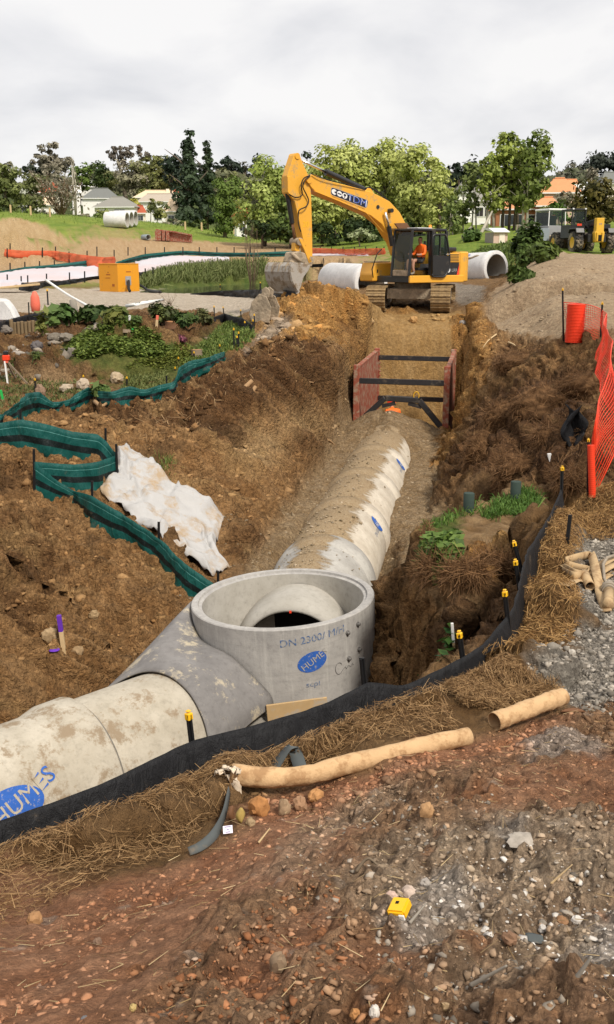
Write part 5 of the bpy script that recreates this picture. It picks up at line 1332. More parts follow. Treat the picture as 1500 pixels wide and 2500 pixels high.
# swung-back door: rounded frame, glass above, dark panel below
DY = 1.43
fr = arc_fillet([(.34, DY, 1.32), (.36, DY, 2.70), (-.30, DY, 2.72), (-.50, DY, 2.0), (-.52, DY, 1.55), (-.30, DY, 1.22), (.30, DY, 1.24), (.34, DY, 1.34)], .14)
do = E_(MB().tube(fr, .036, 8), 'door', 'cat_black', smooth=True)
MB().prism([(.33, 1.30), (.33, 1.98), (-.49, 1.98), (-.51, 1.55), (-.30, 1.24)], DY - .015, DY + .012).build('door_panel', 'cat_black', do)
MB().add([(.33, DY, 1.99), (.34, DY, 2.68), (-.29, DY, 2.69), (-.49, DY, 1.99)], [(0, 1, 2, 3)]).build('door_glass', 'cab_glass', do)
MB().bar((.0, DY, 1.98), (.0, DY, 2.70), .07, .04).build('door_bar', 'cat_black', do)
MB().bar((-.28, DY + .04, 2.02), (-.46, DY + .04, 2.03), .03, .03).build('door_handle', 'chrome', do)
E_(MB().bar((.2, Y1 + .02, 2.05), (.26, Y1 + .03, 2.5), .02, .02), 'grab_rail', 'seat_grey', .004)
E_(MB().lathe([(.001, .15), (.05, .14), (.06, .03), (.065, 0), (.001, 0)], 14, (-.12, .75, Z1 + .08)), 'beacon', 'beacon', smooth=True)
E_(MB().box((-.02, .85, 1.60), (.5, .5, .16)).box((-.25, .85, 1.98), (.14, .5, .75)), 'seat', 'seat_grey', .04)
E_(MB().box((.35, .85, 1.50), (.55, .34, .10)).box((.70, 1.12, 1.80), (.12, .10, .10)).bar((.72, .62, 1.5), (.78, .66, 1.98), .03), 'console', 'cat_black', .02)
E_(MB().bar((1.05, .72, 1.28), (1.0, .72, 1.72), .03).bar((1.05, .98, 1.28), (1.0, .98, 1.72), .03), 'pedal_lever', 'cat_black')
E_(MB().prism([exl(964, 545, .36), exl(994, 544, .36), exl(1015, 575, .36), exl(985, 575, .36)], .30, .36), 'guard_plate', 'rust_plate', .008)
# boom, stick, rams
BY, BW = -.08, .23
boom_px = [(757,426),(747,430),(742,437),(743,446),(752,460),(766,473),(831,499),(896,527),(924,549),(939,573),(952,592),(962,622),(985,640),(1003,622),(991,573),(982,547),(967,519),(943,493),(917,479),(896,469),(840,454),(788,441),(771,432)]
bo = E_(MB().prism([exl(*p, BY) for p in boom_px], BY - BW, BY + BW), 'boom', 'cat_yellow', .018)
for a_, b_ in (((766,466),(830,492)), ((830,492),(893,519)), ((893,519),(935,566))):
    MB().bar(exv(*a_, BY + BW) + Vector((0, .006, 0)), exv(*b_, BY + BW) + Vector((0, .006, 0)), .012, .05, (0, 1, 0)).build('weld_strip', 'cat_yellow', bo)
stick_px = [(712,379),(718,376),(726,380),(731,394),(744,423),(749,440),(753,461),(755.5,542),(757,622),(757,640),(750,646),(745,634),(740,604),(734,594),(729.6,564),(715.6,492),(697,468),(695,430)]
so = E_(MB().prism([exl(*p, BY) for p in stick_px], BY - .17, BY + .17), 'stick', 'cat_yellow', .015)
MB().prism([exl(*p, BY) for p in [(695,432),(702,432),(706,470),(722,500),(736,566),(741,600),(736,598),(728,562),(713,494),(696,470)]], BY - .19, BY + .19).build('stick_stiffener', 'cat_yellow', so, bevel=.01)
for pts, r, nm in [([(757,428),(742,436),(736,452),(738,476),(722,482),(706,474)], .022, 'hose'), ([(757,430),(745,440),(740,456),(748,474),(754,490),(748,504),(732,512),(729,520)], .022, 'hose'), ([(760,424),(790,436),(850,451),(892,464)], .018, 'hose'), ([(729,520),(729,545),(735,566)], .02, 'hose')]:
    P = [exv(*p, BY + BW + .05 + .04 * math.sin(i * 1.3)) for i, p in enumerate(pts)]
    E_(MB().tube(resample(P, 24), r, 6), nm, 'rubber', smooth=True)
for pts in ([(893,464),(905,462),(925,476),(945,492),(968,525),(983,545)], [(893,466),(915,468),(938,486),(962,516),(978,540)]):
    E_(MB().tube(resample([exv(*p, BY + .1) + Vector((0, 0, .06)) for p in pts], 20), .026, 6), 'hose', 'rubber', smooth=True)
E_(MB().tube([exv(729, 388, BY), exv(800, 422, BY)], .045, 12), 'ram_rod', 'chrome', smooth=True)
E_(MB().tube([exv(796, 420.5, BY), exv(800, 422, BY), exv(889, 463, BY), exv(896, 466, BY)], [.115, .10, .10, .08], 14), 'ram_barrel', 'cat_black', smooth=True, angle=40)
E_(MB().tube([exv(802, 416, BY), exv(880, 452, BY)], .03, 6), 'ram_pipe', 'rubber', smooth=True)
E_(MB().prism([exl(*p, BY) for p in [(884,470),(893,459),(901,461),(910,476)]], BY - .13, BY + .13), 'ram_bracket', 'cat_yellow', .01)
E_(MB().tube([exv(702, 472, BY), exv(714, 545, BY)], [.085, .085], 12), 'ram_barrel', 'cat_black', smooth=True, angle=40)
E_(MB().tube([exv(714, 545, BY), exv(721, 588, BY)], .05, 10), 'ram_rod', 'rust_plate', smooth=True)
for sy in (-1, 1):
    E_(MB().tube([exv(941, 518, BY + sy * .34), exv(950, 555, BY + sy * .34)], .05, 10), 'ram_rod', 'chrome', smooth=True)
    E_(MB().tube([exv(950, 553, BY + sy * .34), exv(958, 600, BY + sy * .34)], .085, 12), 'ram_barrel', 'cat_black', smooth=True, angle=40)
MR = Matrix.Rotation(R(90), 3, 'X')
def pin(px, py, r, hw, name='pivot_pin', mat='muddy_steel'):
    x, z = exl(px, py, BY); E_(MB().lathe([(.001, -hw), (r, -hw), (r, hw), (.001, hw)], 16, (x, BY, z), MR), name, mat, .006)
pin(940, 515, .075, .42, mat='cat_black'); pin(913, 506, .07, .25, mat='cat_black'); pin(746, 440, .12, .26, mat='cat_yellow'); pin(719, 382, .10, .20, mat='cat_yellow'); pin(724, 590, .13, .24, mat='muddy_steel'); pin(750, 634, .11, .26)
E_(MB().prism([exl(*p, BY) for p in [(719,582),(729,584),(741,612),(752,640),(745,642),(733,610)]], BY + .20, BY + .26), 'link', 'cat_yellow', .01)
E_(MB().prism([exl(*p, BY) for p in [(717,588),(725,592),(728,618),(716,612)]], BY - .12, BY + .12), 'link', 'cat_yellow', .01)
# bucket
q = lambda px, py: exl(px, py, .66)
E_(MB().prism([exl(*p, BY) for p in [(700,640),(706,616),(722,613),(742,620),(757,640),(752,652),(720,650)]], BY - .24, BY + .24), 'quick_hitch', 'muddy_steel', .03)
E_(MB().tube([exv(712,618,BY+.30), exv(742,644,BY+.30)], .06, 8), 'hitch_bar', 'muddy_steel', smooth=True)
shell = [(719,642),(712,650),(709,664),(713,686),(720,700),(728,713.5)]
front = [(757,650),(754,658)]
mb = MB(); outer = [q(*p) for p in shell]; ny = 8
mb.grid([[Vector((x, -.92 + 1.58 * j / ny, z)) for j in range(ny + 1)] for x, z in [q(757, 649), q(737, 643)] + outer])
bk = E_(mb, 'bucket', 'bucket_steel', solid=.045)
for yy in (-.93, .64):
    MB().prism([q(*p) for p in [(757,649),(735,642),(719,642),(711,651),(708.5,664),(713,686),(720,700),(728,714),(734,700),(741,676),(754,658)]], yy, yy + .05).build('end_plate', 'bucket_steel', bk, bevel=.008)
for k in range(3):
    MB().prism([q(*p) for p in [(716,640),(710,649),(707.5,664),(709,665),(711.5,651),(718,643)]], -.5 + k * .42, -.44 + k * .42).build('wear_strip', 'muddy_steel', bk)
MB().bar(Vector((q(728, 714)[0], -.95, q(728, 714)[1])), Vector((q(728, 714)[0], .70, q(728, 714)[1])), .14, .04, (1, 0, .6)).build('cutting_edge', 'bucket_steel', bk)
# sign on the boom
SY = BY + BW + .004
def on_boom(u, v, lift=0):
    a, b, c, d = exv(809, 456, SY), exv(900, 489, SY), exv(896, 509, SY), exv(807.5, 475, SY)
    p = (a * (1 - u) + b * u) * (1 - v) + (d * (1 - u) + c * u) * v; return p + Vector((0, lift, 0))
def rrect(r=.25, asp=.22, n=5):
    P = []
    for cx, cy, a0 in ((1 - r * asp, 1 - r, 0), (r * asp, 1 - r, 90), (r * asp, r, 180), (1 - r * asp, r, 270)):
        for k in range(n + 1): a = R(a0 + 90 * k / n); P.append((cx + r * asp * math.cos(a), cy + r * math.sin(a)))
    return P
sg = E_(MB().add([on_boom(x, y) for x, y in rrect()], [tuple(range(24))]), 'sign_rim', 'seat_grey')
MB().add([on_boom(.5 + (x - .5) * .975, .5 + (y - .5) * .9, .004) for x, y in rrect()], [tuple(range(24))]).build('sign_plate', 'logo_dark', sg)
V, F = text_polys('TDM', 1.0)
w_ = max(v[0] for v in V) - min(v[0] for v in V)
for lf, gx, m_, nm in ((.008, 1.06, 'white_decal', 'lettering_edge'), (.012, .97, 'logo_blue', 'lettering')):
    o = flat(V, F, lambda x, y: on_boom(.71 + x / w_ * .50 * gx - y * .02, .52 - y * 1.02 * gx, lf), nm, m_, sg); o['kind'] = 'stuff'
for k in range(3):
    cx = .085 + k * .142
    o = flat(*ellipse_poly(.068, .34, 24, 1), lambda x, y: on_boom(cx + x, .5 + y, .008), 'emblem_disc', 'white_decal', sg)
    if k == 0: sh_ = ([(-.01, 0), (.07, .2), (.07, -.2)], [(0, 1, 2)])
    elif k == 1: sh_ = ([(-.05, -.07), (.05, -.07), (.05, .07), (-.05, .07)], [(0, 1, 2, 3)])
    else:
        v_, f_ = ellipse_poly(.035, .15, 14, 1); v_ = [(x, y - .08) for x, y in v_] + [(-.008, .05), (.008, .05), (.012, .26), (-.012, .26)]; sh_ = (v_, f_ + [(len(v_) - 4, len(v_) - 3, len(v_) - 2, len(v_) - 1)])
    flat(*sh_, lambda x, y: on_boom(cx + x, .5 + y, .012), 'emblem', 'logo_dark', sg)
V, F = text_polys('TDM CONSTRUCTION LIMITED', 1.0); w2 = max(v[0] for v in V) - min(v[0] for v in V)
o = flat(V, F, lambda x, y: on_boom(.49 + x / w2 * .92, 1.17 - y * .20, .003), 'small_lettering', 'rust_plate', sg); o['kind'] = 'stuff'
V, F = text_polys('20', .26); flat(V, F, lambda x, y: exv(747, 548, BY + .178) + Vector((y, 0, x)) if False else exv(747, 548, BY + .178) + Vector((-x, 0, y)), 'stick_lettering', 'yellow_cap', so)
E_(MB().tube([Vector((1.7, .2, 2.2)), Vector((1.9, .2, 2.05)), Vector((2.05, .1, 1.5)), Vector((1.75, -.2, 1.2))], .02, 6), 'hose', 'rubber', smooth=True)

# the operator sits in the cab
op = thing('person', 'person in orange hi-vis top and dark shorts seated in the digger cab', 'person', EXP + RZ @ Vector((.30, .86, 0)), (0, 0, EX_YAW))
J = {'pelvis': ((.08, 0, 1.80), (.17, .13)), 'waist': ((.06, 0, 1.98), (.165, .12)), 'chest': ((.07, 0, 2.20), (.19, .125)), 'neckb': ((.10, 0, 2.36), .075), 'neck': ((.12, 0, 2.41), .058), 'jaw': ((.145, 0, 2.475), (.072, .075)), 'skull': ((.13, 0, 2.57), (.082, .095)), 'crown': ((.12, 0, 2.64), .055),
     'hipL': ((.14, .10, 1.79), .10), 'kneeL': ((.55, .13, 1.80), .072), 'shinL': ((.58, .13, 1.58), .064), 'ankL': ((.52, .13, 1.36), .045), 'toeL': ((.68, .13, 1.33), .042),
     'hipR': ((.14, -.10, 1.79), .10), 'kneeR': ((.58, -.14, 1.81), .072), 'shinR': ((.62, -.14, 1.58), .064), 'ankR': ((.58, -.14, 1.36), .045), 'toeR': ((.74, -.14, 1.33), .042),
     'shL': ((.06, .20, 2.27), .082), 'elL': ((.16, .27, 2.02), .056), 'wrL': ((.42, .24, 2.00), .036), 'haL': ((.50, .22, 2.01), .034),
     'shR': ((.06, -.20, 2.27), .082), 'elR': ((.20, -.27, 2.02), .056), 'wrR': ((.45, -.22, 2.02), .036), 'haR': ((.53, -.20, 2.03), .034)}
LK = [('pelvis','waist'),('waist','chest'),('chest','neckb'),('neckb','neck'),('neck','jaw'),('jaw','skull'),('skull','crown'),('pelvis','hipL'),('hipL','kneeL'),('kneeL','shinL'),('shinL','ankL'),('ankL','toeL'),('pelvis','hipR'),('hipR','kneeR'),('kneeR','shinR'),('shinR','ankR'),('ankR','toeR'),
      ('chest','shL'),('shL','elL'),('elL','wrL'),('wrL','haL'),('chest','shR'),('shR','elR'),('elR','wrR'),('wrR','haR')]
def reg(c):
    if c.z > 2.595 or (c.z > 2.46 and c.x < .11): return 3
    if c.z > 2.395: return 0
    if c.z < 1.42: return 4
    if c.z > 1.93 and c.x < .30: return 5 if abs(c.z - 2.02) < .022 and abs(c.y) < .17 else 1
    if c.x < .42 and c.z < 1.93: return 2
    return 0
skin_body('body', J, LK, op, (['skin', 'hi_vis', 'shorts_cloth', 'hair', 'boot', 'reflective'], reg), 2)
# worker standing in the shield behind the gravel
wp = trench_pt(SH0 + 4.2, -.30)
wk = thing('person', 'person with orange hard hat bending behind the gravel inside the trench shield', 'person', (wp[0], wp[1], -4.2), (0, 0, R(100)))
J2 = {'pelvis': ((0, 0, .92), (.15, .12)), 'waist': ((.06, 0, 1.10), (.15, .11)), 'chest': ((.16, 0, 1.32), (.18, .12)), 'neckb': ((.24, 0, 1.47), .07), 'neck': ((.27, 0, 1.52), .055), 'jaw': ((.33, 0, 1.57), .07), 'skull': ((.35, 0, 1.66), .088),
      'hipL': ((0, .10, .88), .10), 'kneeL': ((.06, .12, .48), .07), 'ankL': ((-.02, .12, .09), .05), 'toeL': ((.14, .12, .05), .045), 'hipR': ((0, -.10, .88), .10), 'kneeR': ((.08, -.12, .48), .07), 'ankR': ((.0, -.12, .09), .05), 'toeR': ((.16, -.12, .05), .045),
      'shL': ((.15, .20, 1.40), .08), 'elL': ((.22, .26, 1.12), .055), 'wrL': ((.36, .2, .92), .036), 'haL': ((.42, .18, .87), .036), 'shR': ((.15, -.20, 1.40), .08), 'elR': ((.22, -.26, 1.12), .055), 'wrR': ((.36, -.2, .92), .036), 'haR': ((.42, -.18, .87), .036)}
LK2 = [l for l in LK if 'shin' not in l[0] and 'shin' not in l[1] and l != ('skull','crown')] + [('kneeL','ankL'),('kneeR','ankR')]
def reg2(c):
    if c.z > 1.50 and c.x > .22: return 0
    if c.z > .95 and c.x < .33: return 5 if abs(c.z - 1.12) < .03 else 1
    if c.z < .14: return 4
    if c.z > .84 and c.x > .33: return 0
    return 2
bd = skin_body('body', J2, LK2, wk, (['skin', 'hi_vis', 'shorts_cloth', 'hair', 'boot', 'reflective'], reg2), 2)
MB().lathe([(.001, .16), (.05, .152), (.095, .12), (.122, .06), (.128, 0), (.150, -.008), (.150, -.014), (.12, -.012)], 20, (.35, 0, 1.66)).build('hard_hat', 'orange_red', wk, True)
# pipes lying beside the machine
pl = pipe('concrete_pipe', 'white concrete pipe lying left of the digger with its mouth to the right', (*at(812, 668, 47.6)[:2], .98), (*at(907, 690, 44.6)[:2], .93), .80, 'concrete_white', 'end')
V, F = text_polys('V', .18); flat(V, F, lambda x, y: on_pipe(-.1 + y, -.35 + x, .806), 'stencil_lettering', 'blue_ink', pl)
prr = pipe('concrete_pipe', 'white concrete pipe with blue oval lying right of the digger', (*at(1090, 665, 53.5)[:2], 1.38), (*at(1212, 656, 50.6)[:2], 1.5), .80, 'concrete_white', 'end')
V, F = ellipse_poly(.30, .15, tilt=.2); flat(V, F, lambda x, y: on_pipe(.10 + x, .62 - y / .8, .806), 'logo_oval', 'blue_ink', prr)
V, F = text_polys('HUMES', .19); flat(V, F, lambda x, y: on_pipe(.12 + x, .60 - (y + x * .25) / .8, .812), 'logo_lettering', 'white_decal', prr)
V, F = text_polys('1500/4/RRJ', .13); o = flat(V, F, lambda x, y: on_pipe(-.2 + x, .95 - y / .8, .806), 'stencil_lettering', 'blue_ink', prr); o['kind'] = 'stuff'
ch = MB(); ch.tube(resample([at(1130, 629, 51.6) + Vector((0, 0, -.02)), at(1150, 630, 51.2), at(1165, 625, 51), at(1182, 629, 50.8)], 20), .05, 6); tag(ch.build('lifting_chain', 'muddy_steel', None, True), 'dark chain lying along the top of the right-hand white pipe', 'chain')
# spare bucket on the haul road
sb = gp(648, 778)
sk = thing('digger_bucket', 'small rusty digger bucket standing on end beside the spoil heap', 'bucket', sb + Vector((0, 0, -.1)), (0, 0, R(-25)))
MB().prism([(-.32, 0), (.28, 0), (.36, .45), (.20, .78), (-.05, .84), (-.30, .60), (-.40, .25)], -.30, -.27).build('end_plate', 'muddy_steel', sk, bevel=.01)
MB().prism([(-.32, 0), (.28, 0), (.36, .45), (.20, .78), (-.05, .84), (-.30, .60), (-.40, .25)], .27, .30).build('end_plate', 'muddy_steel', sk, bevel=.01)
mb = MB(); mb.grid([[Vector((x, -.28 + .14 * j, z)) for j in range(5)] for x, z in [(-.05, .84), (-.30, .60), (-.40, .25), (-.32, 0), (.28, 0)]]); mb.build('shell', 'muddy_steel', sk, solid=.03)
for yy in (-.12, .12): MB().prism([(-.05, .80), (.2, .74), (.24, .95), (.10, 1.06), (-.04, .98)], yy - .02, yy + .02).build('ear', 'muddy_steel', sk, bevel=.01)
# ------------------------------------------------------------------ machines and gear farther off
simple('loader_yellow', (.70, .40, .035), .45, .1, 4, spec=.5, dirt=(.35, .26, .15), dirt_amt=.12)
simple('tyre', (.035, .032, .030), .85, .3, 9, dirt=(.26, .21, .15), dirt_amt=.45, dscale=3)
simple('pump_orange', (.66, .28, .012), .5, .06, 2, spec=.45, dirt=(.45, .22, .03), dirt_amt=.1)
simple('pump_print', (.33, .10, .02), .6, .2, 9)
simple('grey_metal', (.30, .30, .30), .5, .15, 6)
simple('pipe_grey', (.26, .30, .32), .7, .15, 6)
tl = gp(1440, 619); tl = Vector((tl.x, tl.y, tl.z))
te = thing('telehandler', 'yellow and black telehandler seen from behind on the gravel road', 'telehandler', tl + Vector((.2, .6, 0)), (0, 0, R(9)))
te.scale = (1.22, 1.22, 1.22)
def wheel(px_, py_, r, w, parent):
    MY = Matrix.Rotation(R(90), 3, 'Y')
    mb = MB(); mb.lathe([(r * .52, -w / 2), (r * .9, -w / 2), (r * .97, -w * .3), (r * .97, w * .3), (r * .9, w / 2), (r * .52, w / 2)], 26, (px_, py_, r), MY)
    for k in range(18):
        for sx in (-1, 1):
            a = 2 * math.pi * (k + (.5 if sx > 0 else 0)) / 18
            c = Vector((px_ + sx * w * .24, py_ + r * .99 * math.cos(a), r + r * .99 * math.sin(a)))
            mb.box(c, (w * .5, .07, .05), Matrix.Rotation(a - math.pi / 2, 3, 'X') @ Matrix.Rotation(sx * .5, 3, 'Z'))
    wh = mb.build('wheel', 'tyre', parent)
    mb = MB(); mb.lathe([(.001, -w * .36), (r * .3, -w * .36), (r * .54, -w * .48), (r * .54, w * .48), (r * .3, w * .36), (.001, w * .36)], 20, (px_, py_, r), MY); mb.build('rim', 'loader_yellow', wh, True, angle=40)
for wx in (-.98, .98):
    for wy in (-.1, 2.7): wheel(wx, wy, .62, .46, te)
E8 = lambda mb, n, m, b=.02, p=None, **k: mb.build(n, m, p or te, bevel=b, **k)
E8(MB().box((0, 1.3, .85), (1.1, 4.2, .45)), 'chassis', 'cat_black')
E8(MB().prism([(-.25, .62), (.25, .62), (.30, 1.15), (.23, 1.25), (.23, 1.95), (-.23, 1.95), (-.23, 1.25), (-.30, 1.15)], -1.1, -.75), 'rear_tower', 'loader_yellow')
E8(MB().box((-.16, -1.12, .92), (.10, .12, .5)).box((.16, -1.12, .92), (.10, .12, .5)), 'tow_frame', 'loader_yellow')
E8(MB().box((0, -1.12, .85), (.22, .06, .34)), 'tow_recess', 'hole_shade')
E8(MB().bar((0, -.8, 1.75), (.05, 3.6, 1.35), .30, .34), 'boom', 'cat_black')
for wx in (-.98, .98): E8(MB().prism([(-.7, 1.15), (-.55, 1.42), (.35, 1.42), (.55, 1.15), (.45, 1.15), (.30, 1.34), (-.50, 1.34), (-.60, 1.15)], -.25, .25, Matrix.Rotation(R(90), 3, 'Z'), (wx, .0, 0)), 'mudguard', 'cat_black')
E8(MB().box((.85, .9, 1.3), (.55, 1.9, .7)), 'engine_pod', 'cat_black')
cb = E8(MB().box((-.68, 1.1, 1.25), (.86, 1.5, .75)), 'cab', 'cat_black')
for x in (-1.09, -.27):
    for y in (.38, 1.82): MB().bar((x, y, 1.6), (x * .985, y * .98, 2.42), .07).build('cab_post', 'cat_black', cb)
MB().box((-.68, 1.1, 2.46), (.92, 1.55, .12)).build('roof', 'cat_black', cb, bevel=.03)
MB().add([(-1.06, .40, 1.62), (-.30, .40, 1.62), (-.30, .42, 2.38), (-1.06, .42, 2.38)], [(0, 1, 2, 3)]).build('rear_window', 'cab_glass', cb)
MB().box((-.62, .36, 1.62), (.28, .05, .12)).build('tail_light', 'red_decal', cb)
for x in (-1.05, -.3): MB().box((x, .34, 2.5), (.10, .08, .08)).build('work_light', 'white_decal', cb, bevel=.01)
E8(MB().bar((-.28, -.2, 1.45), (-.62, -.1, 1.75), .04).bar((.28, -.2, 1.5), (.75, .0, 1.9), .04), 'mirror_arm', 'cat_black', 0)
E8(MB().prism([(3.4, .1), (4.5, .05), (4.5, .15), (3.6, .35), (3.45, 1.1), (3.35, 1.05)], -1.15, 1.15, Matrix.Rotation(R(90), 3, 'Z')), 'loader_bucket', 'muddy_steel')
V, F = text_polys('JCB', .11); flat(V, F, lambda x, y: Vector((x, -1.104, 1.62 + y)), 'lettering', 'logo_blue', te)
# pale truck behind it
tk = thing('site_truck', 'white-framed site truck cab with grey tray behind the telehandler', 'truck', gp(1408, 617) + Vector((-.3, 7, -.05)), (0, 0, R(20)))
tkE = lambda mb, n, m, b=.02: mb.build(n, m, tk, bevel=b)
tkE(MB().box((0, 0, 1.3), (1.5, 1.9, 1.5)), 'cab_body', 'grey_metal')
for x in (-.73, .73):
    for y in (-.93, .93): tkE(MB().bar((x, y, 2.0), (x * .95, y * .95, 3.15), .07), 'cab_post', 'white_paint')
tkE(MB().box((0, 0, 3.2), (1.55, 1.95, .14)), 'cab_roof', 'white_paint', .04)
tkE(MB().add([(-.7, -.92, 2.0), (.7, -.92, 2.0), (.68, -.9, 3.1), (-.68, -.9, 3.1)], [(0, 1, 2, 3)]), 'rear_window', 'cab_glass', 0)
tkE(MB().add([(-.74, -.9, 2.0), (-.74, .9, 2.0), (-.72, .88, 3.1), (-.72, -.88, 3.1)], [(0, 1, 2, 3)]), 'side_window', 'cab_glass', 0)
tkE(MB().box((.1, .2, 2.2), (.7, .7, 1.2)), 'seat', 'cat_black'); tkE(MB().box((0, .9, 2.5), (1.3, .04, 1.1)), 'dark_backing', 'cat_black'); tkE(MB().box((-1.55, -.2, 1.35), (1.6, 1.9, .95)), 'tray', 'pipe_grey'); tkE(MB().box((-1.6, -.3, .70), (2.0, 2.0, .4)), 'tray_base', 'white_paint')  # dark seat block and panel put inside to darken the cab windows
for x, y in ((-1.9, -.9), (-.3, -.9), (-1.9, .8), (.5, .8)): wheel(x, y, .45, .3, tk)
# pump housing
pb_ = gp(290, 713); pu = thing('pump_box', 'orange pump housing with a grey hose outlet beside the haul road', 'pump housing', pb_, (0, 0, R(-38)))
sc_ = (pb_.y * CP) / FPX
PH = 67 * sc_; LA, LB = 56 * sc_ / .80, 42 * sc_ / .60
MB().box((-LA / 2, LB / 2, PH / 2), (LA, LB, PH)).build('housing', 'pump_orange', pu, bevel=.012)
MB().box((-LA / 2, LB / 2, PH + .012), (LA + .05, LB + .05, .03)).build('lid', 'pump_orange', pu, bevel=.008)
for yy in (LB / 2,):
    MB().box((.008, yy - .05, .62), (.02, .42, .50)).build('outlet_plate', 'grey_metal', pu)
for (xx, zz, w, h) in [(-LA * .5, PH * .62, .34, .05), (-LA * .5, PH * .70, .09, .06), (-LA * .52, PH * .50, .40, .03), (-LA * .25, PH * .24, .20, .14), (-LA * .45, PH * .9, .05, .04)]:
    MB().box((xx, -.006, zz), (w, .01, h)).build('printed_mark', 'pump_print', pu)
MB().box((.006, LB * .5, PH * .72), (.01, .36, .05)).build('printed_mark', 'pump_print', pu)
MB().tube([(.0, LB * .45, .62), (.16, LB * .42, .60)], .13, 12).build('outlet_flange', 'grey_metal', pu, True, angle=40)
ho = MB().tube(resample([Vector(p) for p in [(.12, LB * .42, .60), (.42, LB * .25, .45), (.75, .1, .22), (1.0, -.05, .08)]], 18), .085, 10); ho.build('hose', 'rubber', pu, True)
hx = gp(336, 703); tag(MB().tube(resample([gp(332, 704) + Vector((0, 0, .35)), gp(345, 706) + Vector((0, 0, .25)), gp(362, 712) + Vector((0, 0, .10)), gp(392, 716) + Vector((0, 0, .06))], 18), .09, 8).build('pump_hose', 'rubber', None, True), 'black rubber hose running right from the pump box across the road', 'hose')
tag(MB().tube(resample([gp(116, 742) + Vector((0, 0, 1.0)), gp(165, 752) + Vector((0, 0, .55)), gp(215, 765) + Vector((0, 0, .25)), gp(232, 775) + Vector((0, 0, .15))], 14), .05, 8).build('plastic_pipe', 'white_paint', None, True), 'thin white plastic pipe sloping down from the road into the shrubs', 'pipe')
tag(MB().tube([gp(310, 782) + Vector((0, 0, .35)), gp(345, 781) + Vector((0, 0, .4)), gp(400, 772) + Vector((0, 0, .55))], .045, 8).build('plastic_pipe', 'white_paint', None, True), 'white plastic pipe lying among the shrubs below the road', 'pipe')
b = gp(118, 745); f_ = thing('marker_post', 'black post at the top end of the sloping white pipe', 'post', b); post(Vector((0, 0, -.1)), Vector((0, 0, at(118, 708, b.y).z - b.z)), f_, True, .06, cs=1.6)
# three pipes on the grass
for k, lab in enumerate(['white concrete pipe nearest in the row of three on the grass hill', 'middle white concrete pipe of the row of three on the grass hill', 'far white concrete pipe of the row of three on the grass hill']):
    p = gp(286 + 0 * k, 556); sc = p.y * CP / FPX; r = 18.5 * sc
    off = Vector((.22, 2.05, 0)) * r * k
    c = p + Vector((0, 0, r)) + off; c.z = gz(c.x, c.y) + r
    d = Vector((54 * sc / 2, -.16 * 54 * sc / 2, 0))
    pipe('concrete_pipe', lab, c - d, c + d, r, 'concrete_white', None, r * .16, 'concrete pipes stacked on the grass', n=36)
p = gp(356, 586); sc = p.y * CP / FPX; r = 6.5 * sc
pipe('concrete_pipe', 'short grey pipe piece lying on the dirt below the grass', p + Vector((-8 * sc, .6, r)), p + Vector((9 * sc, -.6, r)), r, 'pipe_grey', None, r * .15, n=24)
# rusty shield panel lying on the grass
p = gp(383, 588); sc = p.y * CP / FPX
rs = thing('steel_shield_panel', 'rusty ribbed steel shield panel lying tilted on the grass', 'shield panel', p, (0, 0, R(-8)))
L1, Hh = 88 * sc, 26 * sc
MB().prism([(0, 0), (L1, -.2), (L1, .55), (44 * sc, Hh * .82), (0, Hh)], 0, .25).build('panel', 'rust_red', rs, bevel=.03)
for x in (0.15, 10 * sc, 20 * sc, 30 * sc): MB().box((x, -.25, Hh * .45), (.35, .5, Hh * .9)).build('rib', 'rust_red', rs, bevel=.03)
MB().bar((0, -.1, Hh), (44 * sc, -.1, Hh * .82), .5, .14).build('edge_rail', 'rust_red', rs); MB().bar((44 * sc, -.1, Hh * .82), (L1, -.1, .6), .5, .14).build('edge_rail', 'rust_red', rs)
# tripod with laser
b = gp(20, 935); tr = thing('laser_tripod', 'survey tripod with orange laser head and white staff at the left edge', 'tripod', b)
H_ = at(16, 880, b.y).z - b.z; sc = b.y / FPX
for (dx, dy) in ((-.42, -.1), (.55, -.15), (.1, .4)): MB().bar((0, 0, H_), (dx * .9, dy, 0), .035).build('leg', 'old_wood', tr)
MB().bar((.02, -.08, -.05), (-.02, -.05, H_ * .98), .055, .03, (1, 0, 0)).build('staff', 'white_paint', tr)
MB().box((0, 0, H_ + .06), (.15, .15, .13)).build('laser_head', 'orange_red', tr, bevel=.02); MB().box((0, 0, H_ + .17), (.11, .11, .10)).build('laser_cap', 'cat_black', tr, bevel=.02)
MB().box((0, -.01, H_ - .03), (.10, .10, .05)).build('tripod_top', 'pink_paint', tr, bevel=.01)
# tree stumps in the garden
def stump(label, px, py, wpx, hpx, c=('rust_plate', 'wood')):
    b = gp(px, py); sc = b.y * CP / FPX; r = wpx * sc / 2; h = hpx * sc
    t = thing('tree_stump', label, 'stump', b + Vector((0, 0, -.08)), (R(random.uniform(-4, 4)), R(random.uniform(-5, 5)), random.uniform(0, 3)))
    n = 18; rows = []
    for z, k in ((0, 1.18), (.08, 1.06), (h * .5, 1.0), (h, .98)):
        rows.append([Vector((r * k * (1 + .07 * math.sin(j * 2.1) + .04 * math.sin(j * 5)) * math.cos(2 * math.pi * j / n), r * k * (1 + .07 * math.sin(j * 2.1)) * math.sin(2 * math.pi * j / n), z + .08)) for j in list(range(n)) + [0]])
    MB().grid(rows).build('bark', c[0], t, True)
    mb = MB(); mb.add([p for p in rows[-1][:-1]], [tuple(range(n))]); mb.build('cut_face', c[1], t)
simple('cut_orange', (.45, .22, .10), .8, .25, 9)
stump('wide reddish stump behind the pink flowers', 423, 802, 36, 18, ('rust_plate', 'cut_orange'))
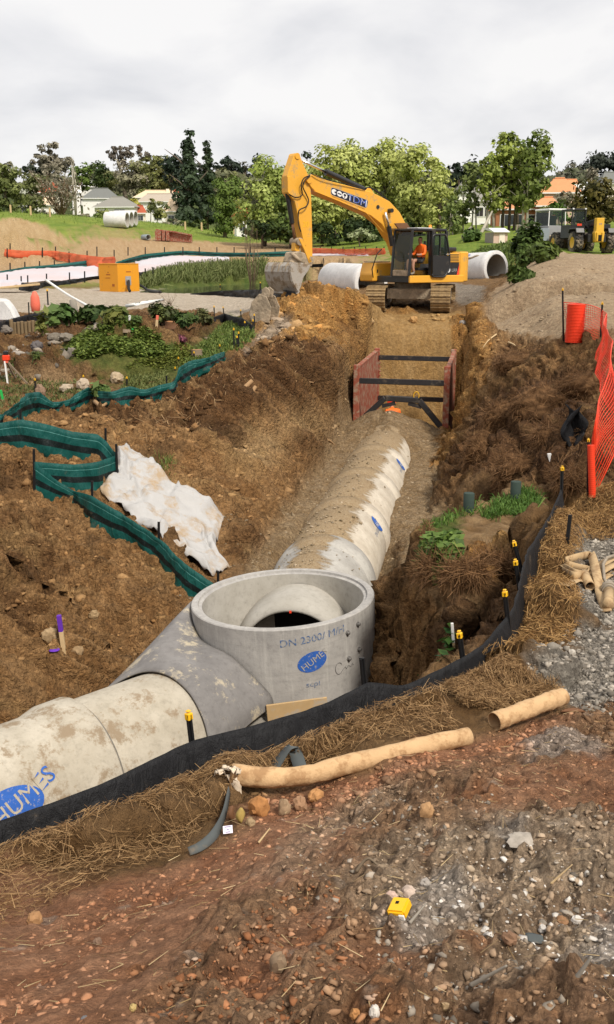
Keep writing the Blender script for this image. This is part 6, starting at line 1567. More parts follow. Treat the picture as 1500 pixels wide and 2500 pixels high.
stump('brown stump at the edge of the sunlit grass near the green fence', 482, 873, 28, 20, ('old_wood', 'cut_orange'))
stump('low broad stump disc by the black corner fence', 537, 822, 34, 7, ('old_wood', 'wood'))
stump('small pale stump disc left of the broad disc', 507, 830, 12, 6, ('old_wood', 'cut_orange'))
stump('dark low stump behind the ivy mound', 306, 812, 26, 9, ('old_wood', 'rust_plate'))
# log post, palisade, sleeper
b = gp(184, 785); sc = b.y * CP / FPX; mb = MB(); mb.lathe([(.001, 0), (11 * sc, 0), (10 * sc, 30 * sc), (8.5 * sc, 52 * sc), (6 * sc, 54 * sc), (.001, 55 * sc)], 12, M=Matrix.Rotation(R(-3), 3, 'Y')); o = mb.build('log_post', 'grey_wood', None, True, angle=50); o.location = b; tag(o, 'thick grey sawn tree trunk standing between the leafy shrubs', 'trunk')
b0, b1 = gp(38, 815), gp(92, 812); pal = thing('palisade', 'low brown timber palisade retaining wall at the left', 'palisade', b0)
simple('palisade_wood', (.20, .14, .075), .85, .3, 6)
d = b1 - b0; sc = b0.y * CP / FPX
for k in range(7):
    c = d * (k / 6); mb = MB(); mb.lathe([(.001, -.1), (4.6 * sc, -.1), (4.4 * sc, (27 + (k * 7 % 3)) * sc), (3.5 * sc, (28 + (k * 7 % 3)) * sc), (.001, (28 + (k * 7 % 3)) * sc)], 10, c); mb.build('log', 'palisade_wood', pal, True, angle=40)
mb = MB(); mb.lathe([(.001, -.1), (5 * sc, -.1), (5 * sc, 34 * sc), (3 * sc, 36 * sc), (.001, 36 * sc)], 10, Vector((-6 * sc, -.1, 0))); mb.build('end_post', 'palisade_wood', pal, True, angle=40)
b0, b1 = gp(112, 800), gp(168, 796); mid = (b0 + b1) / 2; mb = MB(); mb.bar(b0 - mid, b1 - mid, .25, .22); o = mb.build('timber_sleeper', 'old_wood', bevel=.02); o.location = mid + Vector((0, 0, .1)); tag(o, 'dark timber sleeper lying under the broad-leaved shrub', 'sleeper')
# pale slabs and rubble at the left edge
b = gp(12, 778); o = MB().prism([(-.5, -.1), (.5, -.1), (.32, .32), (.1, .62), (-.5, .65)], -.2, .3).build('concrete_slab', 'concrete_white', None, bevel=.08); o.location = b; tag(o, 'pale sloping concrete slab at the left edge behind black cloth', 'slab')
b = gp(22, 714); o = MB().box((0, 0, .3), (3.2, 1.5, .12), Matrix.Rotation(R(-5), 3, 'Y')).build('plywood_stack', 'raw_wood', None, bevel=.02); o.location = b; tag(o, 'pale plywood sheets lying on the road edge at far left', 'plywood')
b = gp(88, 762); bg = MB().lathe([(.001, 0), (.35, .02), (.42, .35), (.36, .75), (.15, 1.0), (.001, 1.02)], 12).build('sandbag', 'pink_paint', None, True); bg.location = b; bg.scale = (.42, .35, .7); tag(bg, 'crumpled orange sack beside the black post at left', 'sack')
# ------------------------------------------------------------------ foliage, grass, straw
def tint_mat(name, rough=.8, trans=.0, spec=.2, noise=0):
    t = NT(name, rough, spec); c = t.attr('tint')
    if noise: c = t.mix(t.ramp(t.noise(noise, 5, .7), [(.3, 0), (.7, 1)]), t.mix(1.0, c, (.72, .7, .68), 'MULTIPLY'), t.mix(1.0, c, (1.25, 1.22, 1.2), 'MULTIPLY'))
    t.col(c)
    if trans:
        tr = t.n('ShaderNodeBsdfTranslucent'); t.l(c, tr.inputs[0]); mx = t.n('ShaderNodeMixShader'); mx.inputs[0].default_value = trans
        t.l(t.b.outputs[0], mx.inputs[1]); t.l(tr.outputs[0], mx.inputs[2]); t.l(mx.outputs[0], t.t.nodes['Material Output'].inputs[0])
    MAT[name] = t.m
tint_mat('leaf', .6, .22); tint_mat('straw_blade', .7, .1); tint_mat('clod', .95, 0, .1, 30); tint_mat('stone', .85, 0, .2, 24)
simple('bark', (.13, .10, .075), .95, .35, 3); simple('pale_bark', (.42, .38, .31), .9, .3, 2); simple('brown_twig', (.19, .13, .085), .95, .3, 9)
def rnd(n, k=3): return RNG.normal(size=(n, k))
def unit(a): return a / np.maximum(np.linalg.norm(a, axis=1, keepdims=True), 1e-9)
def cards(P, size, asp=.55, up=0.0, aim=None):
    n = len(P)
    if aim is None: a = unit(rnd(n)); b = unit(np.cross(a, unit(rnd(n) + np.array([0, 0, up]))))
    else:
        nn = unit(aim + rnd(n) * .45); a = unit(np.cross(nn, rnd(n))); b = np.cross(nn, a)
    s = (np.asarray(size) * (.6 + .8 * RNG.random(n)))[:, None]
    V = np.stack([P - a * s, P - b * s * asp, P + a * s, P + b * s * asp], 1).reshape(-1, 3)
    return V, np.arange(4 * n).reshape(-1, 4)
def blade_mesh(P, D, L, W, droop=.35):
    """P roots, D unit directions, L lengths, W widths: a tapered strip of two quads"""
    n = len(P); side = unit(np.cross(D, rnd(n))) * (np.asarray(W) * np.ones(n))[:, None]
    L = (np.asarray(L) * np.ones(n))[:, None]; g = np.array([0, 0, -1.0])
    m = P + D * L * .55; t = P + D * L * (1 - droop * .25) + g * L * droop * .55
    V = np.stack([P - side, P + side, m - side * .8, m + side * .8, t - side * .15, t + side * .15], 1).reshape(-1, 3)
    o = (np.arange(n) * 6)[:, None]; F = np.concatenate([o + np.array([0, 1, 3, 2]), o + np.array([2, 3, 5, 4])])
    return V, F
def sample_poly(poly, n, px=True):
    P = np.array(plan(poly) if px else poly); lo, hi = P.min(0), P.max(0); out = np.zeros((0, 2)); L = [tuple(p) for p in P]
    while len(out) < n:
        q = lo + (hi - lo) * RNG.random((4 * n, 2)); q = q[inside(q[:, 0], q[:, 1], L)]
        if len(q) == 0: break
        out = np.concatenate([out, q])
    out = out[:n]; return np.c_[out, ground_z(out[:, 0], out[:, 1])]
def two(c0, c1, n, k=1.0):
    t = RNG.random(n)[:, None] ** k; return (np.array(c0) * (1 - t) + np.array(c1) * t) * (.8 + .4 * RNG.random(n))[:, None]

def tree(label, crowns, Y, c0, c1, size=.34, dens=10.0, trunk=.28, base=None, group=None, cat='tree', name='leafy_tree', bark='bark', sub=26, spread=.34, trunks=None, lean=0, gap=.88, grow=1.2):
    """crowns: ellipses (px, py, half width, half height) in photograph pixels at distance Y"""
    sc = Y * CP / FPX
    px0 = base[0] if base else crowns[-1][0]
    gx = at(px0, 600, Y).x; g = Vector((gx, Y, gz(gx, Y)))
    t = thing(name, label, cat, g, group=group)
    PP = []; CC = []; AA = []
    for (px, py, wx, wy) in crowns:
        c = np.array(at(px, py, Y)) - np.array(g); rx, rz = wx * sc * grow, wy * sc * grow; ry = rx * .9
        n = int(dens * math.pi * rx * rz / size ** 2)
        K = max(6, int(sub * max(1, rz / max(rx, .1) * .8)))
        u = unit(rnd(K)); rad = (RNG.random(K) ** .35 * gap)[:, None]; cen = c + u * rad * np.array([rx, ry, rz])
        rs = (spread * min(rx, rz) * (.65 + .7 * RNG.random(K)))
        k = RNG.integers(0, K, n); d = unit(rnd(n) + np.array([0, 0, .25])) * (RNG.random(n) ** .33)[:, None]
        AA.append(unit((cen[k] - c) / np.array([rx, ry, rz])) * .55 + d * 1.0 + np.array([0, 0, .35])); PP.append(cen[k] + d * rs[k][:, None] * np.array([1.1, 1.1, .85]))
        tt = RNG.random(K)[:, None]; kc = np.array(c0) * (1 - tt) + np.array(c1) * tt
        CC.append(kc[k] * (.75 + .5 * RNG.random(n))[:, None])
    P, C_ = np.concatenate(PP), np.concatenate(CC); V, F = cards(P, size * .62, .6, .3, np.concatenate(AA))
    np_mesh('crown', V, F, 'leaf', 4, np.repeat(C_, 4, 0), False, t)
    top = max(np.array(at(c[0], c[1], Y))[2] for c in crowns) - g.z
    mb = MB()
    for tx in (trunks or [px0]):
        bx = at(tx, 600, Y).x - gx
        cx = at(crowns[0][0], crowns[0][1], Y).x - gx if not trunks else bx + random.uniform(-.4, .4)
        mb.tube([Vector((bx, 0, -.3)), Vector((bx + (cx - bx) * .3, .1, top * .35)), Vector((bx + (cx - bx) * .7, 0, top * .7)), Vector((cx, 0, top))], [trunk, trunk * .8, trunk * .5, trunk * .12], 7)
        for k in range(5):
            a = random.uniform(0, 6.28); z0 = top * random.uniform(.35, .7); L = top * random.uniform(.15, .3)
            mb.tube([Vector((bx + (cx - bx) * .5, 0, z0)), Vector((bx + (cx - bx) * .5 + L * .5 * math.cos(a), L * .5 * math.sin(a), z0 + L * .5)), Vector((bx + L * math.cos(a), L * math.sin(a), z0 + L * .9))], [trunk * .4, trunk * .25, trunk * .06], 5)
    mb.build('trunk', bark, t, True)
    return t
WIL0, WIL1 = (.30, .35, .07), (.50, .53, .18)
MID0, MID1 = (.10, .155, .03), (.20, .26, .058)
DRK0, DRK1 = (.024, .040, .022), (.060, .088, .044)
GRY0, GRY1 = (.20, .18, .13), (.33, .295, .215)
OLV0, OLV1 = (.18, .195, .06), (.30, .30, .11)
gw = 'willows behind the digger'
tree('round pale green willow directly behind the digger boom tip', [(795,425,52,62),(775,490,55,60),(790,545,48,38)], 112, WIL0, WIL1, base=(788, 590), group=gw)
tree('tall pale willow behind the middle of the digger boom', [(865,410,55,55),(860,475,58,60),(870,540,50,42)], 114, WIL0, WIL1, base=(862, 590), group=gw)
tree('broad willow with the highest crown of the willow row', [(945,405,60,58),(940,475,62,62),(945,540,52,42)], 115, WIL0, WIL1, base=(940, 590), group=gw)
tree('willow above the digger cab with pale drooping sides', [(1025,425,52,62),(1015,495,54,62),(1012,550,45,34)], 110, WIL0, WIL1, base=(1020, 590), group=gw)
tree('thin willow at the right end of the willow row', [(1078,455,36,52),(1070,510,38,50),(1062,555,34,28)], 106, WIL0, WIL1, base=(1070, 590), group=gw, dens=4)
tree('darker willow in front below the boom', [(715,520,42,55),(705,560,40,28)], 108, MID0, (.15,.20,.05), base=(712, 590), group=gw)
tree('rounded bright willow left of the digger stick', [(660,450,50,58),(630,505,55,55),(650,550,50,34)], 112, (.24,.31,.06), (.40,.46,.14), base=(645, 590), group=gw)
tree('smaller fresh green tree beside the dark conifers', [(548,470,34,42),(555,520,36,42),(548,550,26,22)], 128, MID0, (.15,.21,.045), base=(550, 580))
for k, (px, py, w, h, lab) in enumerate([(640,562,45,24,'dark undergrowth standing in for shade below the left willow'),(730,565,50,24,'dark undergrowth standing in for shade behind the digger stick'),(820,560,55,30,'dark undergrowth standing in for shade below the boom sign'),(905,560,50,30,'dark undergrowth standing in for shade between boom and cab'),(985,560,45,26,'dark undergrowth standing in for shade behind the digger cab'),(1050,575,40,18,'dark undergrowth standing in for shade right of the digger cab')]):
    tree(lab, [(px, py, w, h)], 107, (.02,.035,.012), (.055,.085,.022), base=(px, 590), group='dark undergrowth for shade under the willows', cat='shrub', name='shade_undergrowth', trunk=.12)  # near-black leaf colour stands in for the shade under the willow crowns
tree('pale variegated round bush on the bright grass under the boom', [(872,573,22,12),(890,568,16,10),(905,577,14,8)], 101, (.25,.30,.14), (.38,.42,.24), .3, cat='bush', name='pale_bush', trunk=.08, base=(880, 590))
gp_ = 'poplars in front of the orange roofed house'
tree('slender poplar at the left of the poplar group', [(1200,410,26,45),(1195,460,30,40),(1205,500,24,22)], 96, WIL0, (.19,.24,.055), .36, base=(1205, 565), group=gp_, trunks=[1188, 1204], bark='pale_bark', trunk=.14)
tree('tallest poplar with two pale trunks', [(1242,368,34,40),(1232,425,38,48),(1250,475,34,32)], 97, WIL0, (.19,.24,.055), .36, base=(1240, 565), group=gp_, trunks=[1225, 1241, 1253], bark='bark', trunk=.15)
tree('poplar with drooping right side hiding the house roof', [(1312,375,34,45),(1305,430,40,50),(1285,480,26,34)], 95, (.12,.165,.035), (.23,.275,.07), .36, base=(1290, 565), group=gp_, trunks=[1274, 1284], bark='pale_bark', trunk=.15)
tree('middle poplar joining both tall crowns', [(1275,390,32,50),(1272,450,34,44)], 99, MID0, (.15,.20,.045), .36, base=(1268, 565), group=gp_, trunks=[1262], bark='bark', trunk=.14)
tree('loose pale birch at the left of the poplars', [(1148,440,24,40),(1135,490,30,38),(1120,525,28,26)], 98, (.12,.16,.04), (.21,.25,.08), .34, dens=6, base=(1140, 575), trunks=[1130, 1150, 1162], bark='pale_bark', trunk=.09)
tree('small birch with white stems right of the willows', [(1100,515,24,30),(1112,548,26,20)], 96, (.10,.14,.035), (.20,.25,.07), .32, dens=6, base=(1100, 580), trunks=[1095, 1106], bark='pale_bark', trunk=.08)
mb = MB(); p0 = at(1173, 582, 93); p1 = at(1206, 508, 96); mb.tube([Vector((p0.x, p0.y, gz(p0.x, p0.y) - .2)), p1], [.18, .07], 7); o = mb.build('leaning_trunk', 'pale_bark', None, True); tag(o, 'bare pale trunk leaning to the right among the poplars', 'trunk')
tree('olive brown bushy tree behind the telehandler', [(1450,470,42,34),(1470,520,52,45),(1425,520,34,34)], 100, (.045,.045,.012), (.13,.105,.025), .36, base=(1460, 580))
tree('bright yellow-green shrub in front of the brick house', [(1328,522,16,18),(1330,540,14,10)], 99, (.22,.26,.07), (.34,.36,.13), .26, base=(1330, 565), cat='shrub', name='garden_shrub', trunk=.06)
tree('fresh green broad-leaved shrub right of the brick house', [(1362,510,20,18),(1370,530,18,14)], 99, (.07,.13,.02), (.13,.21,.04), .3, base=(1365, 565), cat='shrub', name='garden_shrub', trunk=.06)
tree('pinkish grey shrub below the upper orange roof', [(1382,485,24,16)], 112, GRY0, (.2,.18,.11), .3, base=(1385, 565), cat='shrub', name='garden_shrub', trunk=.06)
# conifers
def tiers(x, y0, y1, w1, n, j=3): return [(x + random.uniform(-j, j), y0 + (y1 - y0) * (k + .5) / n, w1 * (.22 + .78 * (k + .5) / n) * random.uniform(.85, 1.15), (y1 - y0) / n * .78) for k in range(n)]
tree('tall dark pine, tallest tree on the left skyline', tiers(460, 326, 545, 42, 8, 6), 168, DRK0, DRK1, .55, 12, .5, base=(462, 545), name='pine_tree', sub=10, spread=.5)
tree('slim spiky dark conifer right of the tall pine', tiers(506, 348, 545, 34, 9, 2), 172, (.03,.048,.024), (.07,.10,.048), .46, 10, .4, base=(506, 545), name='pine_tree', sub=9, spread=.4)
tree('broad dark tree crown peeking out left of the tall pine', [(418,400,26,20),(425,430,26,22)], 200, DRK0, (.03,.045,.03), .6, base=(420, 540))
# left skyline
tree('big grey leafless-looking tree on the left skyline', [(122,378,36,24),(105,398,34,22),(145,400,36,26),(120,420,50,22)], 240, GRY0, GRY1, .62, 8, .5, base=(125, 480), sub=16, spread=.26)
tree('dark round tree behind the grey skyline tree', [(85,420,28,20)], 250, DRK0, (.05,.06,.035), .7, base=(85, 480))
tree('spreading pinkish grey gum tree on the skyline', [(285,372,26,12),(320,366,30,13),(352,378,20,14),(305,395,34,20)], 240, (.13,.11,.09), (.21,.18,.14), .6, 7, .6, base=(315, 480), sub=12, spread=.34)
tree('olive tree mass below the gum tree', [(320,430,46,34),(355,455,55,30)], 225, OLV0, GRY1, .6, base=(335, 500))
tree('large olive green tree left of the tall pine', [(385,405,36,26),(395,440,42,30),(380,470,45,26)], 215, OLV0, (.17,.17,.06), .58, base=(390, 500))
tree('bright green round tree below the skyline', [(200,425,26,22),(205,450,26,16)], 235, MID0, (.14,.20,.04), .6, base=(200, 480))
tree('dark green round tree with a lumpy crown', [(243,412,20,16),(245,436,25,18)], 225, (.035,.06,.018), (.08,.11,.03), .55, base=(244, 480))
tree('yellow-green willow at the left edge of the hill', [(15,432,34,30),(25,475,40,32),(10,505,36,22)], 160, (.11,.135,.04), (.20,.225,.075), .5, base=(18, 530))
tree('pale willow right of the left edge willow', [(90,448,30,24),(78,490,28,34)], 165, (.11,.13,.045), (.19,.20,.08), .48, 9, base=(82, 530))
for k, (px, py, w, h, Y, a, b, lab) in enumerate([(275,440,30,18,230,OLV0,OLV1,'olive shrub belt below the white roof'),(355,480,30,14,210,MID0,OLV1,'green shrub belt above the cream roofs'),(330,500,12,16,175,(.25,.24,.03),(.36,.33,.06),'yellow flowering shrub beside the white house'),(248,522,18,14,152,MID0,OLV1,'round dark bush in front of the white house'),(386,515,26,18,158,(.045,.065,.02),OLV1,'dark round shrub below the cream house'),(370,500,10,16,160,OLV0,(.17,.18,.05),'spiky cabbage palm beside the cream house'),(430,545,30,10,150,MID0,GRY1,'low scrub below the tall pine'),(475,548,34,12,150,(.02,.035,.012),MID1,'dark scrub at the foot of the conifers'),
        (60,522,30,12,150,(.03,.05,.015),MID1,'dark hedge clump left of the bare tree'),(110,527,28,10,150,(.05,.07,.02),GRY1,'scrubby hedge below the white wall'),(200,532,30,9,150,(.05,.06,.02),GRY1,'scrub along the top of the grass hill'),(20,520,30,12,152,(.04,.06,.02),MID1,'dark hedge clump at the left edge')]):
    tree(lab, [(px, py, w, h)], Y, a, b, .42, base=(px, py + h), cat='shrub', name='garden_shrub', trunk=.08)
# dark trees on the ridges
for (px, py, w, h, Y, lab, a, b) in [(560,412,34,24,300,'dark pine crown on the ridge right of the conifers',DRK0,(.04,.05,.035)),(600,420,40,26,300,'grey-green tree crown on the ridge behind the willow',(.05,.055,.04),GRY0),(627,392,11,13,300,'small dark pine crown standing out above the ridge',DRK0,DRK1),(545,440,45,24,290,'olive tree crown on the ridge behind the small green tree',OLV0,GRY0),
        (750,378,9,9,300,'dark pine top showing above the willow crowns',DRK0,DRK1),(1120,425,24,26,260,'dark pine between willow and poplars',DRK0,(.045,.055,.04)),(1150,415,28,28,265,'dark pine behind the loose birch',DRK0,(.045,.055,.04)),(1180,440,20,24,260,'dark tree behind the slender poplar',(.03,.04,.025),(.06,.07,.045)),
        (1375,435,20,14,300,'grey brown tree at the left end of the right ridge',GRY0,(.1,.1,.07)),(1400,422,22,22,320,'pointed grey-green conifer on the right ridge',(.05,.055,.04),GRY0),(1440,408,28,26,330,'dark wooded crown on the right ridge',(.03,.04,.03),(.06,.07,.05)),(1485,398,32,30,330,'dark wooded crown at the right edge of the ridge',(.03,.04,.03),(.06,.07,.05)),(1445,428,14,18,290,'pale brown tree in front of the right ridge',GRY0,GRY1),(1530,400,40,34,330,'dark wood beyond the right edge',(.03,.04,.03),(.06,.07,.05)),
        (480,420,60,25,310,'dark ridge tree mass behind the conifers',(.03,.04,.028),(.06,.065,.045)),(680,440,60,24,320,'dark ridge tree mass behind the willows',(.03,.04,.028),(.06,.065,.045)),(20,425,40,22,300,'grey-green ridge tree at the left edge',OLV0,GRY0),(1060,430,50,24,320,'grey-green ridge trees behind the willows',(.05,.055,.04),GRY0)]:
    tree(lab, [(px, py, w, h)], Y, a, b, .95, 9, .5, base=(px, py + 40), group='trees along the far ridges', name='ridge_tree')
# bare brown tree and dead trunk
def bare_tree(label, px, py0, py1, wpx, Y, n, r=.14, mat='brown_twig', leafc=None):
    sc = Y * CP / FPX; x = at(px, 600, Y).x; g = Vector((x, Y, gz(x, Y))); t = thing('bare_tree', label, 'tree', g)
    top = at(px, py0, Y).z - g.z; mb = MB(); W = wpx * sc
    for k in range(n):
        a = random.uniform(0, 6.28); e = Vector((W * random.uniform(-1, 1), W * .6 * math.sin(a), top * random.uniform(.55, 1))); b0 = Vector((random.uniform(-.3, .3) * W * .5, 0, 0))
        m = b0.lerp(e, .5) + Vector((random.uniform(-.4, .4), 0, top * .08)); mb.tube([b0, m, e], [r, r * .6, r * .15], 5)
        for q in range(6):
            s = m.lerp(e, random.random()); mb.tube([s, s + Vector((random.uniform(-1, 1) * W * .3, random.uniform(-.4, .4), random.uniform(.1, .25) * top))], [r * .25, r * .06], 3)
    mb.build('branches', mat, t, True)
    if leafc:
        P = rnd(900) * np.array([W * .45, W * .4, top * .22]) + np.array([0, 0, top * .58]); V, F = cards(P, .22); np_mesh('crown', V, F, 'leaf', 4, np.repeat(two(*leafc, 900), 4, 0), False, t)
bare_tree('brown leafless tangled tree on the left of the grass hill', 155, 425, 530, 55, 152, 16, .16, 'brown_twig', (GRY0, GRY1))
bare_tree('tall dead pale trunk rising above the white roof', 190, 368, 500, 5, 175, 3, .2, 'pale_bark')
bare_tree('thin brown leafless shrub in front of the pond reeds', 615, 545, 650, 16, 80, 14, .03, 'brown_twig')
bare_tree('scrubby leafless bush above the wide stump', 408, 715, 795, 28, 33, 9, .02, 'brown_twig', None)
# garden shrubs below the haul road
def shrub(label, px, py, wpx, hpx, c0, c1, leaf=.06, n=900, stems=6, name='leafy_shrub', cat='shrub', asp=.5, group=None):
    b = gp(px, py); sc = b.y * CP / FPX; w, h = wpx * sc / 2, hpx * sc
    t = thing(name, label, cat, b, group=group)
    K = 14; cen = np.c_[RNG.uniform(-.8, .8, K) * w, RNG.uniform(-.6, .6, K) * w, RNG.uniform(.2, .9, K) * h]
    k = RNG.integers(0, K, n); P = cen[k] + rnd(n) * np.array([w * .22, w * .22, h * .14]); P[:, 2] = np.maximum(P[:, 2], .02)
    tt = RNG.random(K)[:, None]; kc = (np.array(c0) * (1 - tt) + np.array(c1) * tt)[k] * (.7 + .6 * RNG.random(n))[:, None]
    V, F = cards(P, leaf, asp, .6, unit(P - np.array([0, 0, h * .4])) + np.array([0, 0, .5])); np_mesh('foliage', V, F, 'leaf', 4, np.repeat(kc, 4, 0), False, t)
    mb = MB()
    for q in range(stems):
        e = cen[q % K]; mb.tube([Vector((random.uniform(-.1, .1) * w, 0, -.05)), Vector((e[0] * .5, e[1] * .5, e[2] * .6)), Vector(e)], [.025, .018, .006], 5)
    mb.build('stems', 'brown_twig', t, True); return t
shrub('broad-leaved bright green shrub left of the grey trunk', 140, 790, 70, 42, (.05,.10,.025), (.13,.20,.05), .17, 420, asp=.7)
shrub('dark leafy shrub right of the grey trunk', 235, 790, 85, 37, (.02,.045,.012), (.07,.11,.03), .12, 900)
shrub('green shrub with yellow patches below the road edge', 285, 790, 60, 39, (.04,.07,.015), (.17,.18,.04), .10, 800)
shrub('small green shrub beside the white peg', 325, 795, 34, 20, (.05,.09,.02), (.11,.16,.04), .09, 300)
shrub('tall loose shrub with dry stems left of the wide stump', 400, 795, 75, 48, (.045,.06,.018), (.12,.14,.04), .08, 900)
shrub('dark bush just right of the wide stump', 450, 795, 50, 27, (.025,.05,.012), (.07,.11,.025), .09, 700)
shrub('thin upright bush below the gravel road by the black fence', 498, 792, 40, 35, (.06,.07,.025), (.14,.14,.05), .07, 450)
shrub('yellowing leaning plant in front of the palisade', 108, 822, 26, 60, (.14,.16,.04), (.25,.25,.07), .15, 60)
shrub('leafy plant with large leaves among the pale garden rocks', 245, 965, 40, 26, (.07,.12,.03), (.14,.20,.06), .10, 130, asp=.7)
shrub('small pink flowered plant behind the ivy mound', 437, 838, 36, 18, (.14,.04,.06), (.30,.10,.14), .05, 260)
shrub('spiky green tuft left of the ivy mound', 90, 890, 20, 30, (.05,.08,.02), (.11,.14,.035), .16, 90, asp=.12)
shrub('spiky green tuft near the tripod legs', 44, 905, 24, 28, (.06,.09,.02), (.14,.17,.05), .16, 90, asp=.12)
shrub('big dark green bush beside the right-hand white pipe', 1285, 652, 60, 88, (.03,.06,.014), (.10,.15,.035), .16, 2600)
shrub('low green bush beyond the right-hand white pipe', 1325, 640, 60, 40, (.06,.095,.02), (.13,.17,.04), .2, 900)
shrub('lower green bush spilling onto the gravel slope', 1268, 688, 50, 30, (.04,.07,.016), (.10,.14,.03), .2, 700)
shrub('round green bush behind the leaning trunk', 1152, 590, 36, 28, (.04,.08,.018), (.10,.16,.035), .22, 700)
# ivy and grasses as masses nobody could count
def stuff(o, label, cat): tag(o, label, cat, kind='stuff'); return o
def leaf_cover(label, poly, n, h, c0, c1, leaf, name='ground_cover', cat='ground cover', asp=.6):
    P = sample_poly(poly, n); P[:, 2] += RNG.random(len(P)) * h; V, F = cards(P, leaf, asp, 1.0, np.array([0, 0, 1.0]))
    return stuff(np_mesh(name, V, F, 'leaf', 4, np.repeat(two(c0, c1, len(P)), 4, 0)), label, cat)
leaf_cover('rounded mound of green ivy in the middle of the garden', [(160,862),(175,838),(215,815),(280,803),(350,810),(400,835),(420,862),(395,880),(330,876),(260,868),(200,880)], 6500, .16, (.07,.11,.02), (.19,.24,.05), .055, 'ivy_mound', 'ivy')
leaf_cover('low yellow-flowered creeping plants between ivy and green fence', [(310,900),(400,880),(470,850),(480,880),(430,900),(400,912),(320,912)], 2600, .10, (.09,.12,.02), (.22,.24,.05), .04)
leaf_cover('leafy weeds in the bottom corner of the pit', [(1005,1640),(1020,1590),(1060,1565),(1110,1590),(1125,1610),(1080,1645),(1030,1665)], 1500, .22, (.015,.045,.010), (.06,.13,.022), .055)
leaf_cover('broad leafy weeds hanging over the pit wall', [(1025,1390),(1060,1350),(1120,1340),(1125,1380),(1090,1410),(1060,1470),(1040,1450),(1015,1400)], 1700, .26, (.05,.10,.018), (.14,.21,.045), .07)
def grass(label, poly, n, L, W, c0, c1, up=1.2, droop=.5, name='grass', px=True):
    P = sample_poly(poly, n, px); n = len(P); D = unit(rnd(n) * .6 + np.array([0, 0, up])); V, F = blade_mesh(P - D * .01, D, L * (.5 + RNG.random(n)), W, droop)
    return stuff(np_mesh(name, V, F, 'leaf', 4, np.repeat(two(c0, c1, n), 6, 0)), label, 'grass')
grass('bright grass along the near rim of the pit island', [(1005,1335),(1035,1278),(1100,1250),(1170,1228),(1180,1250),(1110,1275),(1060,1300),(1030,1345)], 3000, .17, .006, (.05,.11,.015), (.15,.25,.05))
grass('grass tuft around the dark green post', [(1170,1262),(1215,1225),(1280,1195),(1320,1215),(1315,1250),(1260,1260),(1200,1272)], 2400, .20, .006, (.04,.10,.015), (.13,.22,.045))
grass('thin grass on the dark soil beside the white sheet', [(330,1130),(400,1110),(440,1150),(420,1190)], 180, .20, .006, (.10,.14,.03), (.2,.22,.06))
grass('sunlit grass between the garden stumps', [(440,900),(480,860),(520,820),(560,790),(610,800),(620,830),(590,855),(540,868),(470,905)], 5000, .22, .014, (.06,.11,.02), (.20,.24,.06))
grass('rough grass in front of the ivy mound', [(290,960),(320,915),(400,910),(430,925),(400,950),(350,962)], 2200, .16, .011, (.09,.12,.03), (.22,.23,.08))
grass('scattered grass at the left of the garden', [(-40,1000),(-40,930),(60,900),(130,905),(200,940),(220,975),(120,985),(50,1000)], 2400, .16, .012, (.07,.09,.03), (.17,.18,.06))
grass('tall reeds along the pond bank behind the haul road', [(335,700),(400,672),(470,660),(560,652),(640,645),(740,645),(760,655),(740,668),(640,672),(560,676),(470,684),(410,692),(360,703)], 6500, 1.2, .024, (.09,.125,.03), (.24,.26,.10), 1.1, .7, 'reeds')
grass('green weeds in front of the right-hand white pipe and bushes', [(1110,650),(1180,610),(1240,600),(1300,600),(1290,635),(1240,665),(1190,640)], 3500, .5, .04, (.06,.10,.02), (.15,.19,.05))
grass('long grass on the far grass hill crest', [(-60,540),(200,548),(400,560),(600,590),(760,600),(600,575),(400,540),(200,528),(-60,520)], 6000, .34, .03, (.13,.20,.035), (.22,.28,.06))
pond = MB(); pz = -.13; pond.add([(x, y, pz) for x, y in POND], [tuple(range(len(POND)))]); t = NT('pond_water', .08, .5); t.col((.035, .045, .022)); t.bump(t.noise(3, 3), .01, .3); MAT['pond_water'] = t.m
o = pond.build('pond_water', 'pond_water'); o['kind'] = 'structure'

# straw and root fibres
def fibre_cover(label, pts, L, W, c0, c1, flat_=.25, lift=.03, name='straw', cat='straw', kk=1.0):
    n = len(pts); D = rnd(n); e_ = .05; x_, y_ = pts[:, 0], pts[:, 1]
    gx_ = (ground_z(x_ + e_, y_) - ground_z(x_ - e_, y_)) / (2 * e_); gy_ = (ground_z(x_, y_ + e_) - ground_z(x_, y_ - e_)) / (2 * e_)
    D[:, 2] = D[:, 0] * gx_.clip(-2, 2) + D[:, 1] * gy_.clip(-2, 2) + D[:, 2] * flat_ * .8 + .12; D = unit(D)        # lie along the slope
    nn_ = unit(np.c_[-gx_, -gy_, np.ones(n)].clip(-2, 2)); P = pts + nn_ * (.008 + RNG.random(n) * lift)[:, None]
    LL = (L * (.25 + 1.4 * RNG.random(n) ** 1.6))[:, None]; side = unit(np.cross(D, rnd(n))) * W
    A, B = P - D * LL * .45, P + D * LL * .55
    V = np.stack([A - side, A + side, B + side * .5, B - side * .5], 1).reshape(-1, 3); F = np.arange(4 * n).reshape(-1, 4)
    return stuff(np_mesh(name, V, F, 'straw_blade', 4, np.repeat(two(c0, c1, n, kk), 4, 0)), label, cat)
S0, S1 = (.13, .068, .028), (.42, .265, .125)
def pick(poly, n): return sample_poly(poly, n)
